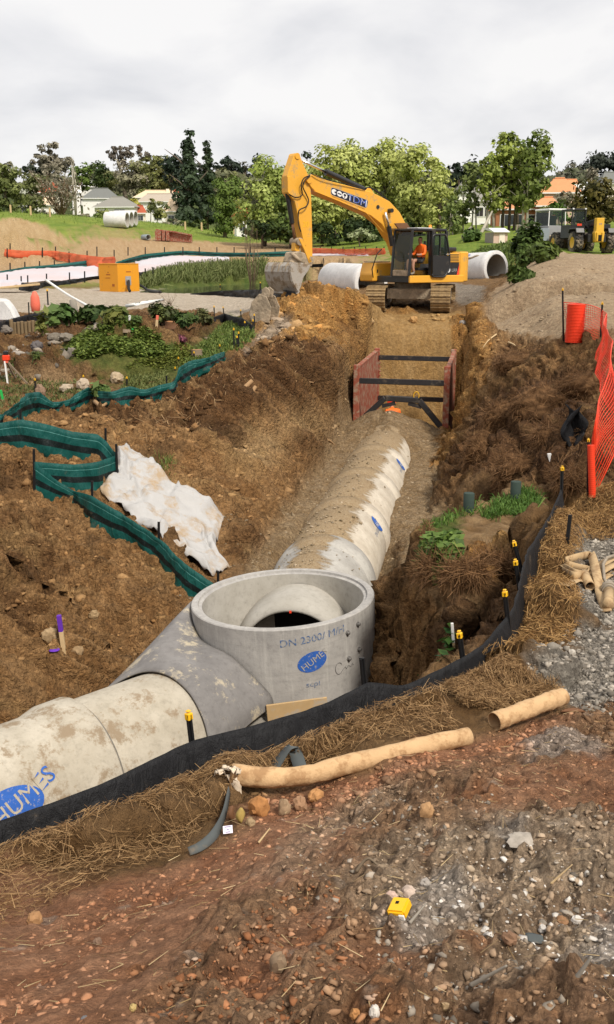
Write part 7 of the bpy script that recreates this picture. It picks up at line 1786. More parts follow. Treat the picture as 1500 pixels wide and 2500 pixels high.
# far wooded slopes that read as one mass
def wood_belt(label, x0, x1, y0, y1, Y, n, a, b, size):
    px = RNG.uniform(x0, x1, n); top = y0 + 10 * np.sin(px / 23.0) + 8 * np.sin(px / 61.0 + 1); py = top + (y1 - top) * RNG.random(n) ** 1.2
    P = np.array([at(p, q, Y + 25 * r) for p, q, r in zip(px, py, RNG.random(n))]); K = (fbm(px / 9, py / 9, 1, 3, 4) * .5 + .5)[:, None]
    V, F = cards(P, size, .6, .3, np.array([0, -.5, .8])); c = (np.array(a) * (1 - K) + np.array(b) * K) * (.7 + .6 * RNG.random(n))[:, None]
    return stuff(np_mesh('far_woods', V, F, 'leaf', 4, np.repeat(c, 4, 0)), label, 'woods')
wood_belt('grey-green wooded slope closing the view behind the left houses', -120, 640, 432, 505, 285, 9000, (.10, .11, .055), (.22, .22, .12), .9)
wood_belt('dark wooded slope behind the willows and poplars', 560, 1620, 428, 530, 310, 12000, (.06, .07, .04), (.14, .15, .08), .95)
fibre_cover('straw bank under the black silt fence at the lower left', np.concatenate([pick([(-80,2270),(-80,2060),(0,2045),(250,2000),(480,1905),(600,1850),(690,1845),(700,1895),(560,1925),(540,1990),(450,2085),(330,2125),(200,2175),(80,2245)], 27000), sample_poly([(p.x + .06, p.y - .08) for p in SILT_W[:9]] + [(p.x + .30, p.y - .34) for p in SILT_W[8::-1]], 11000, False)]), .065, .0016, S0, S1, .3, .05)
fibre_cover('straw heap between the black fence and the long paper tube', pick([(700,1850),(720,1810),(800,1775),(935,1720),(990,1705),(1060,1680),(1080,1720),(1120,1790),(1010,1810),(860,1850),(760,1880)], 17000), .070, .0018, S0, S1, .35, .06)
fibre_cover('straw bale behind the short paper tube', pick([(1075,1680),(1090,1630),(1150,1610),(1260,1630),(1360,1660),(1370,1690),(1300,1710),(1220,1745),(1130,1730)], 15000), .070, .0019, S0, S1, .45, .07)
fibre_cover('straw mat around the bend of the black fence', pick([(1290,1480),(1285,1420),(1310,1350),(1350,1260),(1400,1200),(1560,1180),(1560,1280),(1420,1310),(1390,1390),(1420,1500),(1390,1560),(1300,1600),(1190,1610),(1280,1540)], 17000), .10, .0030, (.17,.085,.03), (.46,.28,.11), .35, .06)
fibre_cover('thin straw scattered over the red dirt', pick([(200,2190),(480,2080),(620,1960),(900,1890),(1500,1700),(1500,2500),(0,2500),(0,2300)], 700), .06, .0016, (.25,.16,.07), (.55,.42,.24), .1, .01)
R0, R1 = (.085, .043, .019), (.33, .185, .085)
fibre_cover('mass of brown root mats on the right bank', pick([(1185,1080),(1190,1000),(1260,950),(1330,900),(1430,890),(1520,960),(1530,1180),(1430,1195),(1370,1190),(1300,1180),(1230,1190),(1180,1150)], 9000), .15, .0042, R0, R1, .8, .05, 'root_mat', 'root mat')
fibre_cover('brown roots hanging from the pit edge', pick([(1010,1390),(1060,1380),(1110,1430),(1180,1420),(1260,1390),(1265,1420),(1150,1470),(1050,1480)], 6000), .15, .0030, R0, R1, .9, .04, 'root_mat', 'root mat')
fibre_cover('dark roots on the collapsed edge right of the trench', pick([(1080,1180),(1150,1060),(1190,1000),(1210,880),(1330,850),(1340,890),(1230,960),(1180,1150),(1120,1240)], 5000), .16, .0045, R0, (.19,.11,.055), .6, .06, 'root_mat', 'root mat')
fibre_cover('root pieces and twigs in the dark soil left of the trench', pick([(250,1040),(430,970),(600,880),(840,870),(840,1000),(780,1060),(620,1040),(400,1080)], 900), .24, .007, (.16,.09,.04), (.40,.26,.13), .5, .05, 'root_mat', 'roots')
# ------------------------------------------------------------------ houses, shed, timber fence, far posts
simple('wall_white', (.84, .82, .78), .8, .04, 1); simple('wall_cream', (.78, .70, .58), .8, .08, 1); simple('wall_pink', (.58, .42, .34), .8, .08, 1); simple('wall_brick', (.36, .15, .075), .85, .2, 3)
simple('roof_grey', (.26, .25, .22), .8, .1, 2); simple('roof_dark', (.17, .175, .165), .8, .1, 2); simple('roof_cream', (.72, .55, .38), .8, .1, 2); simple('roof_tan', (.42, .36, .29), .8, .1, 2)
simple('roof_orange', (.62, .27, .125), .8, .12, 2); simple('roof_red', (.42, .10, .05), .8, .12, 2); simple('roof_white', (.74, .73, .70), .7, .05, 2); simple('roof_green', (.36, .37, .30), .8, .08, 2)
simple('pane', (.03, .035, .04), .15, .1, 2, spec=.6); simple('frame_white', (.76, .75, .72), .6, .04, 2); simple('rail_wood', (.30, .26, .19), .9, .25, 3)
def house(label, px, py_eave, wpx, Y, wall_h, roof_h, wall, roof, yaw=0, dep=None, hip=.35, windows=(), gable=False, chimney=False, base=None, cat='house', name='house', extra=None):
    """the eave line's middle sits at (px, py_eave); windows: (fraction along the front, height, width, tall)"""
    sc = Y * CP / FPX; W = wpx * sc; D = dep or W * .7; c = at(px, py_eave, Y); g = gz(c.x, c.y)
    z0 = min(c.z - wall_h, g - .2); t = thing(name, label, cat, (c.x, c.y, z0), (0, 0, R(yaw))); H = c.z - z0
    wo = MB().box((0, D / 2, H / 2), (W, D, H)).build('wall', wall, t)
    o_ = .35; hw, e = W / 2 + o_, 0
    ridge = W / 2 * (1 - hip) if not gable else W / 2 + o_
    v = [(-hw, -o_, H), (hw, -o_, H), (hw, D + o_, H), (-hw, D + o_, H), (-ridge, D / 2, H + roof_h), (ridge, D / 2, H + roof_h)]
    ro = MB().add(v, [(0, 1, 5, 4), (1, 2, 5), (2, 3, 4, 5), (3, 0, 4), (3, 2, 1, 0)]).build('roof', roof, t)
    MB().box((0, -o_ - .01, H - .06), (W + 2 * o_ + .06, .06, .16)).build('fascia', 'frame_white', ro)
    MB().tube([Vector(v[4]) + Vector((0, 0, .03)), Vector(v[5]) + Vector((0, 0, .03))], .10, 6).build('ridge_cap', roof, ro)
    if chimney: MB().box((W * .2, D * .45, H + roof_h * .8), (.6, .6, 1.2)).build('chimney', wall, ro)
    for (u, z, w, h) in windows:
        f = MB().box((-W / 2 + u * W, -.02, z), (w + .16, .08, h + .16)).build('window', 'frame_white', t)
        MB().box((-W / 2 + u * W - w * .255, -.065, z), (w * .47, .02, h)).build('pane', 'pane', f)
        MB().box((-W / 2 + u * W + w * .255, -.065, z), (w * .47, .02, h)).build('pane', 'pane', f)
    if extra: extra(t, W, D, H)
    return t
house('white house with dark grey hip roof behind the grass pipes', 278, 505, 96, 170, 2.6, 1.7, 'wall_white', 'roof_grey', -8, hip=.7, windows=[(.65, 1.6, 1.8, 1.1), (.25, 1.5, 1.2, 1.0)])
house('two storey white house with dark roof above the white house', 245, 484, 84, 205, 3.4, 2.0, 'wall_white', 'roof_dark', 4, hip=.6, windows=[(.85, 2.4, 1.6, 1.3), (.5, 2.4, 1.4, 1.2)])
house('small white gabled house under the dead trunk', 186, 470, 18, 215, 2.4, 1.3, 'wall_white', 'roof_white', 20, gable=True)
house('white-roofed house high on the left slope', 214, 456, 56, 245, 3.0, 1.6, 'wall_white', 'roof_white', 6, hip=.5, windows=[(.3, 1.8, 1.8, 1.1), (.7, 1.8, 1.8, 1.1)])
house('white house with pale green roof behind the left willows', 62, 492, 44, 172, 3.0, 2.2, 'wall_white', 'roof_green', -4, hip=.3, windows=[(.3, 1.6, 1.2, 1.2), (.7, 1.6, 1.2, 1.2)])
house('long white house wall behind the bare tree', 112, 500, 46, 176, 3.2, 1.2, 'wall_white', 'roof_cream', 3, windows=[(.3, 1.7, 1.2, 1.2)])
house('brown tiled roof house above the bare tree', 120, 470, 50, 205, 2.6, 1.9, 'wall_cream', 'roof_red', -5, hip=.7, windows=[(.4, 1.5, 1.2, 1.0)])
house('wide cream roofed house below the olive trees', 385, 482, 110, 205, 2.8, 1.5, 'wall_cream', 'roof_cream', 3, hip=.4, chimney=True, windows=[(.2, 1.6, 1.4, 1.1), (.5, 1.6, 1.4, 1.1), (.8, 1.6, 1.4, 1.1)])
house('red roofed house peeping over the cream roofs', 408, 474, 58, 225, 2.6, 1.3, 'wall_cream', 'roof_red', 0, hip=.4, windows=[(.5, 1.5, 1.2, 1.0)])
house('tan roofed white house in the middle of the cream group', 385, 492, 92, 190, 2.6, 1.5, 'wall_white', 'roof_tan', -4, hip=.3, windows=[(.8, 1.5, 1.4, 1.0), (.5, 1.5, 1.4, 1.0)])
house('peach roofed cream house left of the tall pine', 432, 516, 58, 168, 3.0, 1.9, 'wall_cream', 'roof_cream', -10, hip=.2, windows=[(.25, 1.7, 1.0, 1.3), (.75, 1.7, 1.0, 1.3)])
house('low red roofed garage below the tan roof', 342, 520, 26, 172, 2.0, 1.2, 'wall_cream', 'roof_red', 8, hip=.4, windows=[(.5, 1.2, 1.0, .8)])
house('white gabled house wall showing below the left willow', 590, 530, 26, 135, 2.6, 1.3, 'wall_white', 'roof_red', 20, gable=True, windows=[(.6, 1.4, .8, .9)])
house('white house seen in gaps of the right birches', 1195, 490, 75, 135, 4.6, 1.6, 'wall_white', 'roof_grey', -6, hip=.4, windows=[(.2, 3.2, 1.0, 1.1), (.5, 3.2, 1.0, 1.1), (.8, 3.2, 1.0, 1.1), (.4, 1.2, 1.2, 1.0)])
house('white house with grey roof behind the loose birch', 1150, 470, 60, 165, 4.0, 2.0, 'wall_white', 'roof_grey', 5, hip=.5, windows=[(.3, 2.6, 1.0, 1.1), (.7, 2.6, 1.0, 1.1)])
house('white house scrap behind the olive tree at right', 1418, 466, 30, 170, 3.0, 1.0, 'wall_white', 'roof_white', 0, windows=[(.5, 1.8, 1.0, 1.0)])
house('dark roofed house at the right edge above the olive tree', 1500, 448, 60, 180, 3.0, 2.0, 'wall_cream', 'roof_dark', 5, hip=.4, windows=[(.3, 1.8, 1.2, 1.1)])
house('orange roofed house far behind the main orange roof', 1383, 450, 48, 165, 2.4, .8, 'wall_pink', 'roof_orange', 0, gable=True, windows=[(.5, 1.4, 1.0, .9)])
def lower(t, W, D, H):
    pass
house('pink walled upper storey with large orange tiled hip roof', 1370, 470, 92, 125, 5.0, 1.75, 'wall_pink', 'roof_orange', -6, hip=.75, windows=[(.10, 3.9, 1.5, 1.1), (.62, 3.9, 1.2, 1.1)])
house('brick lower house with long orange roof behind the poplars', 1270, 510, 112, 118, 2.7, 1.35, 'wall_brick', 'roof_orange', -4, dep=6.0, hip=.2, windows=[(.18, 1.4, .9, 1.3), (.42, 1.5, 1.5, 1.1), (.86, 1.5, 1.8, 1.0)])
house('right wing of the brick house with orange lean-to roof', 1335, 502, 46, 116.5, 2.9, 1.0, 'wall_brick', 'roof_orange', -4, dep=4.0, hip=.1, windows=[(.3, 1.5, 1.2, 1.0)])
# pale retaining stair wall
a = at(1300, 552, 97); b = at(1352, 530, 99); o = MB().prism([(a.x, a.z - 1.2), (b.x, a.z - 1.2), (b.x, b.z), (a.x, a.z)], 98, 98.3).build('garden_wall', 'wall_cream'); tag(o, 'cream sloping garden wall below the yellow-green shrub', 'wall')
# garden shed
c = gp(1222, 594); sc = c.y * CP / FPX
sd = thing('garden_shed', 'small pinkish garden shed with white roof on the bright grass', 'shed', c, (0, 0, R(12))); W, D, H = 36 * sc, 1.6, 26 * sc
MB().box((0, D / 2, H / 2), (W, D, H)).build('wall', 'wall_pink', sd); rf = MB().add([(-W * .58, -.2, H), (W * .58, -.2, H), (W * .58, D + .2, H + .3), (-W * .58, D + .2, H + .3), (-W * .58, D / 2, H + 10 * sc), (W * .58, D / 2, H + 10 * sc)], [(0, 1, 5, 4), (4, 5, 2, 3), (1, 2, 5), (3, 0, 4)]).build('roof', 'roof_white', sd, solid=.05)
MB().box((-W / 2 - .01, D / 2, H / 2), (.03, D * .96, H * .96)).build('side_boarding', 'grey_wood', sd); MB().box((.1, -.02, H * .45), (W * .4, .04, H * .85)).build('door', 'wall_cream', sd)
# timber boundary fence
fn = thing('timber_fence', 'weathered timber board fence in front of the brick house', 'fence', (0, 0, 0))
PTS = [(1262, 568), (1285, 570), (1310, 571), (1335, 570), (1360, 566)]; FW = [gp(*p) for p in PTS]
hgt = 18 * FW[0].y * CP / FPX
for i, (p, q) in enumerate(zip(FW, FW[1:])):
    for k in range(6):
        a_ = p.lerp(q, (k + .06) / 6); b_ = p.lerp(q, (k + .90) / 6); m = (a_ + b_) / 2 + Vector((0, 0, hgt * .5 * random.uniform(.94, 1.02)))
        mb = MB(); mb.box((0, 0, 0), ((b_ - a_).length, .03, hgt)); o = mb.build('board', 'rail_wood', fn); o.location = m; o.rotation_euler = (0, 0, math.atan2(q.y - p.y, q.x - p.x))
    MB().bar(p + Vector((0, -.06, hgt * .75)), q + Vector((0, -.06, hgt * .75)), .05, .1).build('rail', 'rail_wood', fn)
for p in FW: MB().box(p + Vector((0, -.10, hgt * .53)), (.16, .10, hgt * 1.1)).build('post', 'rail_wood', fn)
tr_ = gp(1317, 586); ts = thing('white_trestle', 'low white trestle standing on the grass beside the gravel heap', 'trestle', tr_); sc = tr_.y * CP / FPX
MB().box((0, 0, 6 * sc), (18 * sc, .12, .14)).build('beam', 'white_paint', ts)
for x in (-7, 7): MB().box((x * sc, 0, 3 * sc), (.1, .3, 6 * sc)).build('leg', 'white_paint', ts)
rl = MB(); a, b = gp(1128, 592), gp(1150, 578); rl.bar(a + Vector((0, 0, .4)), b + Vector((0, 0, .7)), .1, .25); tag(rl.build('timber_rail', 'grey_wood'), 'weathered timber rail leaning in the grass left of the shed', 'rail')
for i, (px, y0, y1) in enumerate([(27, 500, 520), (76, 503, 526), (123, 507, 530), (453, 541, 562), (493, 543, 564), (572, 553, 572)]):
    b = gp(px, y1); h = at(px, y0, b.y).z - b.z; o = MB().box((0, 0, h / 2), (.22, .22, h)).build('fence_post', 'raw_wood', None, bevel=.03); o.location = b
    tag(o, ['timber post at the left end of the grass hill', 'timber post in front of the pale green roofed house', 'timber post before the long white wall', 'timber post below the tall pine', 'timber post at the foot of the spiky conifer', 'timber post below the left willow'][i], 'post', 'fence posts along the top of the grass hill')
# ------------------------------------------------------------------ loose clods, stones, roots
def ico(sub):
    bm = bmesh.new(); bmesh.ops.create_icosphere(bm, subdivisions=sub, radius=1.0); V = np.array([v.co for v in bm.verts]); F = np.array([[v.index for v in f.verts] for f in bm.faces]); bm.free(); return V, F
IC1, IC2 = ico(1), ico(2)
def soil_at(x, y):
    a = np.arctan2(x, y); a = np.where(a < -_half, a + 2 * np.pi, a); i = np.clip(np.searchsorted(LNR, np.log(np.hypot(x, y))), 0, len(RR) - 1); j = np.clip(np.searchsorted(AZ, a), 0, len(AZ) - 1); return GC[i, j]
def lumps(P, s, ic, rough=.34, flatz=.62):
    V0, F0 = ic; n, m = len(P), len(V0)
    jit = 1 + rough * RNG.normal(size=(n, m, 1)); sc = s[:, None, None] * (1 + .35 * RNG.normal(size=(n, 1, 3))).clip(.5, 1.7) * np.array([1, 1, flatz])
    a = RNG.random(n) * 6.28; ca, sa = np.cos(a), np.sin(a); V = V0[None] * jit.clip(.5, 1.6) * sc
    X = V[..., 0] * ca[:, None] - V[..., 1] * sa[:, None]; Y = V[..., 0] * sa[:, None] + V[..., 1] * ca[:, None]
    V = np.stack([X, Y, V[..., 2]], -1) + P[:, None]; F = F0[None] + (np.arange(n) * m)[:, None, None]
    return V.reshape(-1, 3), F.reshape(-1, 3), m
def scatter(label, poly, n, smin, smax, ic=IC1, kind='clod', tint=None, var=.25, name='soil_clods', cat='soil clods', power=6.0, sink=.5, px=True, rough=.34, view=True):
    P = sample_poly(poly, n * (3 if view else 1), px)
    if view:      # keep more of them where they show larger
        w = 1 / np.hypot(P[:, 0], P[:, 1]) ** 1.5; w /= w.sum(); P = P[RNG.choice(len(P), n, False, w)]
    n = len(P); s = smin * .8 + (smax * 1.15 - smin * .8) * RNG.random(n) ** power; P[:, 2] += s * (.45 - sink)
    c = soil_at(P[:, 0], P[:, 1]) if tint is None else two(tint[0], tint[1], n)
    c = c * (1 + var * RNG.normal(size=(n, 1))).clip(.5, 1.7)
    V, F, m = lumps(P, s, ic, rough); return stuff(np_mesh(name, V, F, kind, 3, np.repeat(c, m, 0)), label, cat)
scatter('lumpy brown clay clods left of the manhole', [(-60,1230),(80,1215),(220,1290),(380,1380),(470,1460),(440,1550),(300,1620),(120,1640),(-60,1660)], 2000, .008, .055, var=.12)
scatter('clay clods on the mounds inside the green fence lobe', [(-60,1180),(-60,1070),(60,1080),(230,1110),(240,1130),(120,1130),(80,1180)], 500, .02, .075, var=.2)
scatter('clods in the dark soil left of the trench', [(90,1015),(420,970),(600,880),(660,820),(840,860),(850,980),(790,1060),(640,1050),(480,1110),(300,1080)], 3000, .014, .085, var=.3)
scatter('clods on the pale slope between the white sheet and the trench', [(440,1120),(620,1060),(800,1060),(760,1150),(700,1250),(640,1340),(570,1370),(560,1250),(430,1190)], 1600, .012, .075, var=.2)
scatter('orange clay lumps on the spoil pile below the digger', [(590,870),(650,790),(720,710),(790,695),(900,745),(1080,765),(1180,770),(1170,830),(1120,800),(1095,782),(935,782),(905,840),(850,840),(700,850)], 2500, .02, .12, var=.25)
scatter('large ochre clods on the spoil pile below the digger bucket', [(640,800),(720,705),(790,695),(900,745),(920,780),(900,850),(720,840)], 260, .05, .17, IC2, var=.25, power=2.0)
scatter('clay lumps in the trench walls', [(800,880),(850,1000),(830,1080),(760,1080),(700,1000)], 400, .02, .08, var=.25)
scatter('clods on the right bank beside the trench', [(1080,1200),(1100,1000),(1110,880),(1190,810),(1330,845),(1360,900),(1200,960),(1150,1100),(1110,1240)], 1600, .018, .09, var=.28)
scatter('clods around the manhole and the pit', [(930,1680),(920,1420),(1000,1400),(1090,1490),(1060,1600),(1000,1660)], 1000, .01, .055, var=.22)
scatter('gravel spilled along the buried pipe', TR([(.8, -1.9), (5, -2.0), (10, -1.8), (15, -1.4), (16.6, -1.2), (16.6, 1.2), (15, 1.4), (10, 1.9), (5, 2.3), (.8, 2.0)]), 4800, .008, .032, kind='stone', tint=((.20, .15, .09), (.36, .29, .20)), var=.2, name='gravel', cat='gravel', px=False)
# stones lying on the pipe backs
n = 900; s_ = RNG.random(n) * 13.0 + 1.2; an = RNG.normal(size=n) * .45 - .35; r_p = PIPE_R + .01
P = np.c_[MH[0] + TA[0] * s_ + TN[0] * r_p * np.sin(an), MH[1] + TA[1] * s_ + TN[1] * r_p * np.sin(an), PIPE_AX + .14 + .012 * s_ + r_p * np.cos(an)]
V, F, m = lumps(P, .006 + .022 * RNG.random(n) ** 2, IC1); stuff(np_mesh('gravel', V, F, 'stone', 3, np.repeat(two((.22, .17, .10), (.40, .33, .24), n), m, 0)), 'small stones lying on the back of the buried pipes', 'gravel')
scatter('grey crushed gravel on the right terrace by the hose', [(1395,1400),(1415,1300),(1560,1260),(1560,1530),(1430,1480)], 3000, .008, .028, kind='stone', tint=((.17, .15, .125), (.36, .33, .28)), name='gravel', cat='gravel', var=.2)
scatter('grey crushed gravel behind the short paper tube', [(1280,1620),(1400,1530),(1560,1500),(1620,1740),(1420,1735),(1370,1700)], 4000, .007, .026, kind='stone', tint=((.16, .14, .115), (.34, .31, .265)), name='gravel', cat='gravel', var=.2)
scatter('loose stones on the gravel road edge at right', [(1190,800),(1230,710),(1330,650),(1560,640),(1560,840),(1330,835)], 1800, .012, .05, kind='stone', tint=((.22, .17, .11), (.38, .30, .21)), name='gravel', cat='gravel', var=.15)
scatter('brown crumbs of earth over the whole foreground', [(-100,2560),(-100,2330),(200,2200),(520,2080),(620,1970),(900,1900),(1300,1770),(1600,1720),(1900,2560)], 12000, .0025, .012, var=.22, power=3)
scatter('red clay crumbs in the lower left foreground', [(330,2500),(420,2330),(560,2240),(800,2140),(860,2250),(820,2400),(700,2560)], 1800, .002, .012, tint=((.20, .085, .038), (.32, .15, .075)), var=.2, power=6)
scatter('pale and grey rubble stones in the foreground', [(620,2170),(760,2020),(960,1930),(1250,1960),(1600,2000),(1700,2250),(1600,2560),(1000,2560),(900,2300)], 2600, .002, .013, kind='stone', tint=((.17, .145, .115), (.40, .35, .29)), name='rubble', cat='rubble', var=.2, power=5)
scatter('chalky white rubble pieces in the foreground', [(960,2300),(1060,2140),(1150,2110),(1300,2030),(1560,2230),(1560,2420),(1400,2420),(1150,2250)], 500, .002, .013, kind='stone', tint=((.48, .45, .41), (.68, .66, .62)), name='rubble', cat='rubble', var=.08, power=4)
scatter('orange earth lumps below the paper tubes', [(590,1935),(760,1905),(1000,1850),(1160,1810),(1290,1760),(1420,1710),(1560,1700),(1560,1800),(1250,1860),(900,1960),(700,2000)], 2400, .003, .022, var=.3, power=6)
scatter('stones and debris in the left garden', [(-40,870),(100,800),(250,790),(180,860),(150,900),(-40,930)], 500, .03, .14, kind='stone', tint=((.10, .085, .07), (.30, .26, .21)), name='rubble', cat='rubble', var=.2)
# root balls torn out with the turf
def root_ball(label, px, py, wpx, hpx, Y=None):
    b = gp(px, py); sc = b.y * CP / FPX; s = wpx * sc / 2; h = hpx * sc / 2; V0, F0 = ico(4)
    d = 1 + .30 * fbm(V0[:, 0] * 1.2 + px, V0[:, 1] * 1.2 + V0[:, 2] * 1.5, 1.0, 4, px % 83) + .10 * fbm(V0[:, 0] * 4 + V0[:, 2] * 3, V0[:, 1] * 4 + py, 1.2, 3, 9)
    V = V0 * d[:, None] * np.array([s, s * .8, h]); t = thing('root_ball', label, 'root mat', b + Vector((0, 0, h * .45)))
    np_mesh('earth', V, F0, 'clod', 3, two((.06, .032, .015), (.17, .095, .045), len(V)), True, t)
    n = 1500; k = RNG.integers(0, len(V), n); nr_ = unit(V0[k]); D = unit(rnd(n) + nr_ * .5 + np.array([0, 0, -.45])); side = unit(np.cross(D, rnd(n))) * .0035; L = .10 + .16 * RNG.random(n)[:, None]
    P = V[k] + nr_ * .015; Q = np.stack([P - side, P + side, P + D * L + side * .4, P + D * L - side * .4], 1).reshape(-1, 3)
    o = np_mesh('root_fibres', Q, np.arange(4 * n).reshape(-1, 4), 'straw_blade', 4, np.repeat(two((.075, .037, .016), (.30, .165, .075), n), 4, 0), False, t); o['kind'] = 'stuff'
for a in [('hanging turf lip over the left part of the pit', 1065, 1405, 80, 60), ('hanging turf lip over the middle of the pit', 1135, 1412, 100, 64), ('hanging turf lip at the right end of the pit', 1205, 1395, 80, 56), ('large shaggy brown root ball beside the trench with a hollow under it', 1180, 1120, 80, 90), ('shaggy root ball drooping above the right dark green post', 1262, 1165, 110, 80), ('broad root mat heap at the middle of the right bank', 1320, 1010, 150, 90), ('root mat heap under the orange mesh fence', 1425, 965, 130, 80), ('root mat lump below the near orange roll', 1395, 1180, 90, 50), ('dark root lump at the upper edge of the right bank', 1265, 900, 110, 50), ('root mat lump left of the black plastic', 1345, 1080, 90, 60), ('root lump beside the black plastic under the net', 1440, 1075, 80, 60), ('root lump on the slope right of the trench wall', 1225, 1035, 90, 70)]:
    root_ball(*a)
# rocks one can tell apart
def rock(label, px, py, wpx, hpx, c, flatten=.8, name='rock', rot=None, seed=None):
    b = gp(px, py); sc = b.y * CP / FPX; s = wpx * sc / 2
    V0, F0 = ico(3); rr = 1 + .22 * fbm(V0[:, 0] * 1.3 + px, V0[:, 1] * 1.3 + V0[:, 2] * 1.7, 1.0, 3, px % 97) + .14 * fbm(V0[:, 0] * 3 + V0[:, 2] * 2, V0[:, 1] * 3 + py, 1.2, 3, py % 89)
    q = np.round(V0 * 1.6 + .3 * rnd(1)) / 1.6
    V = (V0 * .72 + q * .28) * rr[:, None] * np.array([s, s * .85, hpx * sc / 2 * 1.15])
    o = np_mesh(name, V, F0, 'stone', 3, np.tile(np.array(c) , (len(V), 1)) * (1 + .12 * fbm(V0[:, 0] * 2, V0[:, 1] * 2 + V0[:, 2], 2, 3, 5))[:, None], True)
    o.location = b + Vector((0, 0, hpx * sc * .32)); o.rotation_euler = (random.uniform(-.2, .2), random.uniform(-.2, .2), random.uniform(0, 6)); o.data.set_sharp_from_angle(angle=R(32)); return tag(o, label, 'rock')
for a in [('large orange clay lump right of the torn paper flap', 633, 1985, 62, 58, (.40, .19, .07)), ('pointed tan stone below the long paper tube', 693, 1985, 36, 46, (.30, .21, .13)), ('brown lump between the tan stone and the orange lump', 735, 1975, 44, 40, (.32, .19, .11)), ('orange lump under the middle of the long paper tube', 772, 1952, 50, 36, (.42, .22, .09)), ('small tan stone right of the lilac tag', 612, 2015, 30, 26, (.33, .24, .14)),
          ('orange-brown stone at the lower end of the straw bank', 85, 2255, 50, 40, (.34, .19, .09)), ('flat brown stone in the lower middle foreground', 678, 2365, 58, 56, (.24, .17, .11)), ('pale pinkish rubble lump left of the yellow cap', 955, 2195, 36, 26, (.55, .40, .33)), ('large pale pinkish rubble lump above the yellow cap', 1000, 2190, 52, 34, (.52, .42, .35)), ('grey rubble stone above the yellow cap', 1040, 2165, 36, 28, (.34, .31, .28)),
          ('brown rounded stone in the right foreground', 1245, 2300, 46, 36, (.22, .13, .08)), ('orange stone at the bottom edge', 868, 2485, 34, 32, (.42, .21, .08)), ('white stone at the bottom edge beside the orange stone', 915, 2480, 36, 38, (.62, .58, .53)), ('white angular stone in the right foreground', 1408, 2252, 32, 24, (.64, .61, .57)), ('orange brown stone left of the white angular stone', 1372, 2255, 36, 26, (.30, .17, .09)), ('grey white stone near the right foreground rubble', 1325, 2275, 28, 26, (.52, .50, .47)),
          ('broad flat pale grey slab pressed into the rubble', 1275, 2055, 84, 16, (.36, .325, .28)), ('small orange stone at the middle left of the foreground', 715, 2230, 26, 26, (.45, .25, .13)), ('dark stone at the left of the foreground red dirt', 240, 2305, 26, 24, (.20, .13, .09)), ('yellowish stone at the bottom left', 325, 2465, 24, 20, (.44, .33, .14)), ('dark grey stone at the bottom left', 207, 2490, 22, 16, (.15, .15, .16)), ('tan stone at the bottom right of middle', 1085, 2465, 28, 28, (.36, .26, .15)),
          ('tan lump in the straw gravel at the end of the paper tube', 1040, 1990, 40, 40, (.40, .24, .12)), ('pale stone in the gravel beyond the straw bale', 1398, 1597, 20, 16, (.45, .42, .37)),
          ('rounded clay boulder right of the manhole', 988, 1533, 34, 30, (.26, .17, .095)), ('clay boulder above the manhole right side', 1030, 1495, 34, 26, (.25, .165, .09)), ('tan clay lump beside the purple-tipped stake', 190, 1598, 34, 30, (.29, .20, .11)), ('tan clay lump right of the purple splash stake', 218, 1592, 36, 34, (.30, .21, .12)), ('large pale clay lump above the purple-tipped stake', 120, 1560, 44, 36, (.32, .23, .13)), ('pale clay lump near the left clay crest', 230, 1510, 32, 26, (.31, .22, .12)),
          ('grey stone resting on the white sheet', 357, 1140, 30, 28, (.20, .16, .12)), ('pale rock in the garden left of the leafy plant', 205, 945, 34, 26, (.40, .33, .25)), ('second pale rock beside the leafy garden plant', 165, 955, 36, 22, (.42, .35, .26)), ('pale rock right of the leafy garden plant', 285, 930, 40, 26, (.38, .30, .20)), ('brown rock behind the green fence post', 100, 965, 30, 30, (.24, .16, .11)), ('tan rock below the leafy garden plant', 215, 968, 30, 22, (.36, .27, .18)), ('dark rock at the foot of the ivy mound', 178, 868, 30, 24, (.20, .18, .15)), ('grey rock under the timber sleeper', 135, 835, 40, 24, (.17, .15, .12)), ('grey rock left of the ivy mound', 165, 830, 40, 20, (.18, .16, .13)), ('dark flat rock left of the palisade', 14, 812, 40, 20, (.16, .14, .12)), ('pale broken rock near the tripod', 48, 868, 36, 14, (.32, .29, .25)), ('dark rubble rock near the tripod', 92, 852, 36, 22, (.11, .10, .10)),
          ('orange lump on the ledge above the trench shield', 1010, 785, 22, 16, (.42, .25, .10)), ('pale stone in the ledge clay above the trench shield', 905, 790, 18, 14, (.44, .30, .15)), ('grey lump on the clay ledge right of middle', 1130, 792, 18, 12, (.28, .26, .24)), ('dark block on the top of the spoil pile', 820, 692, 22, 14, (.10, .06, .035))]:
    rock(*a)
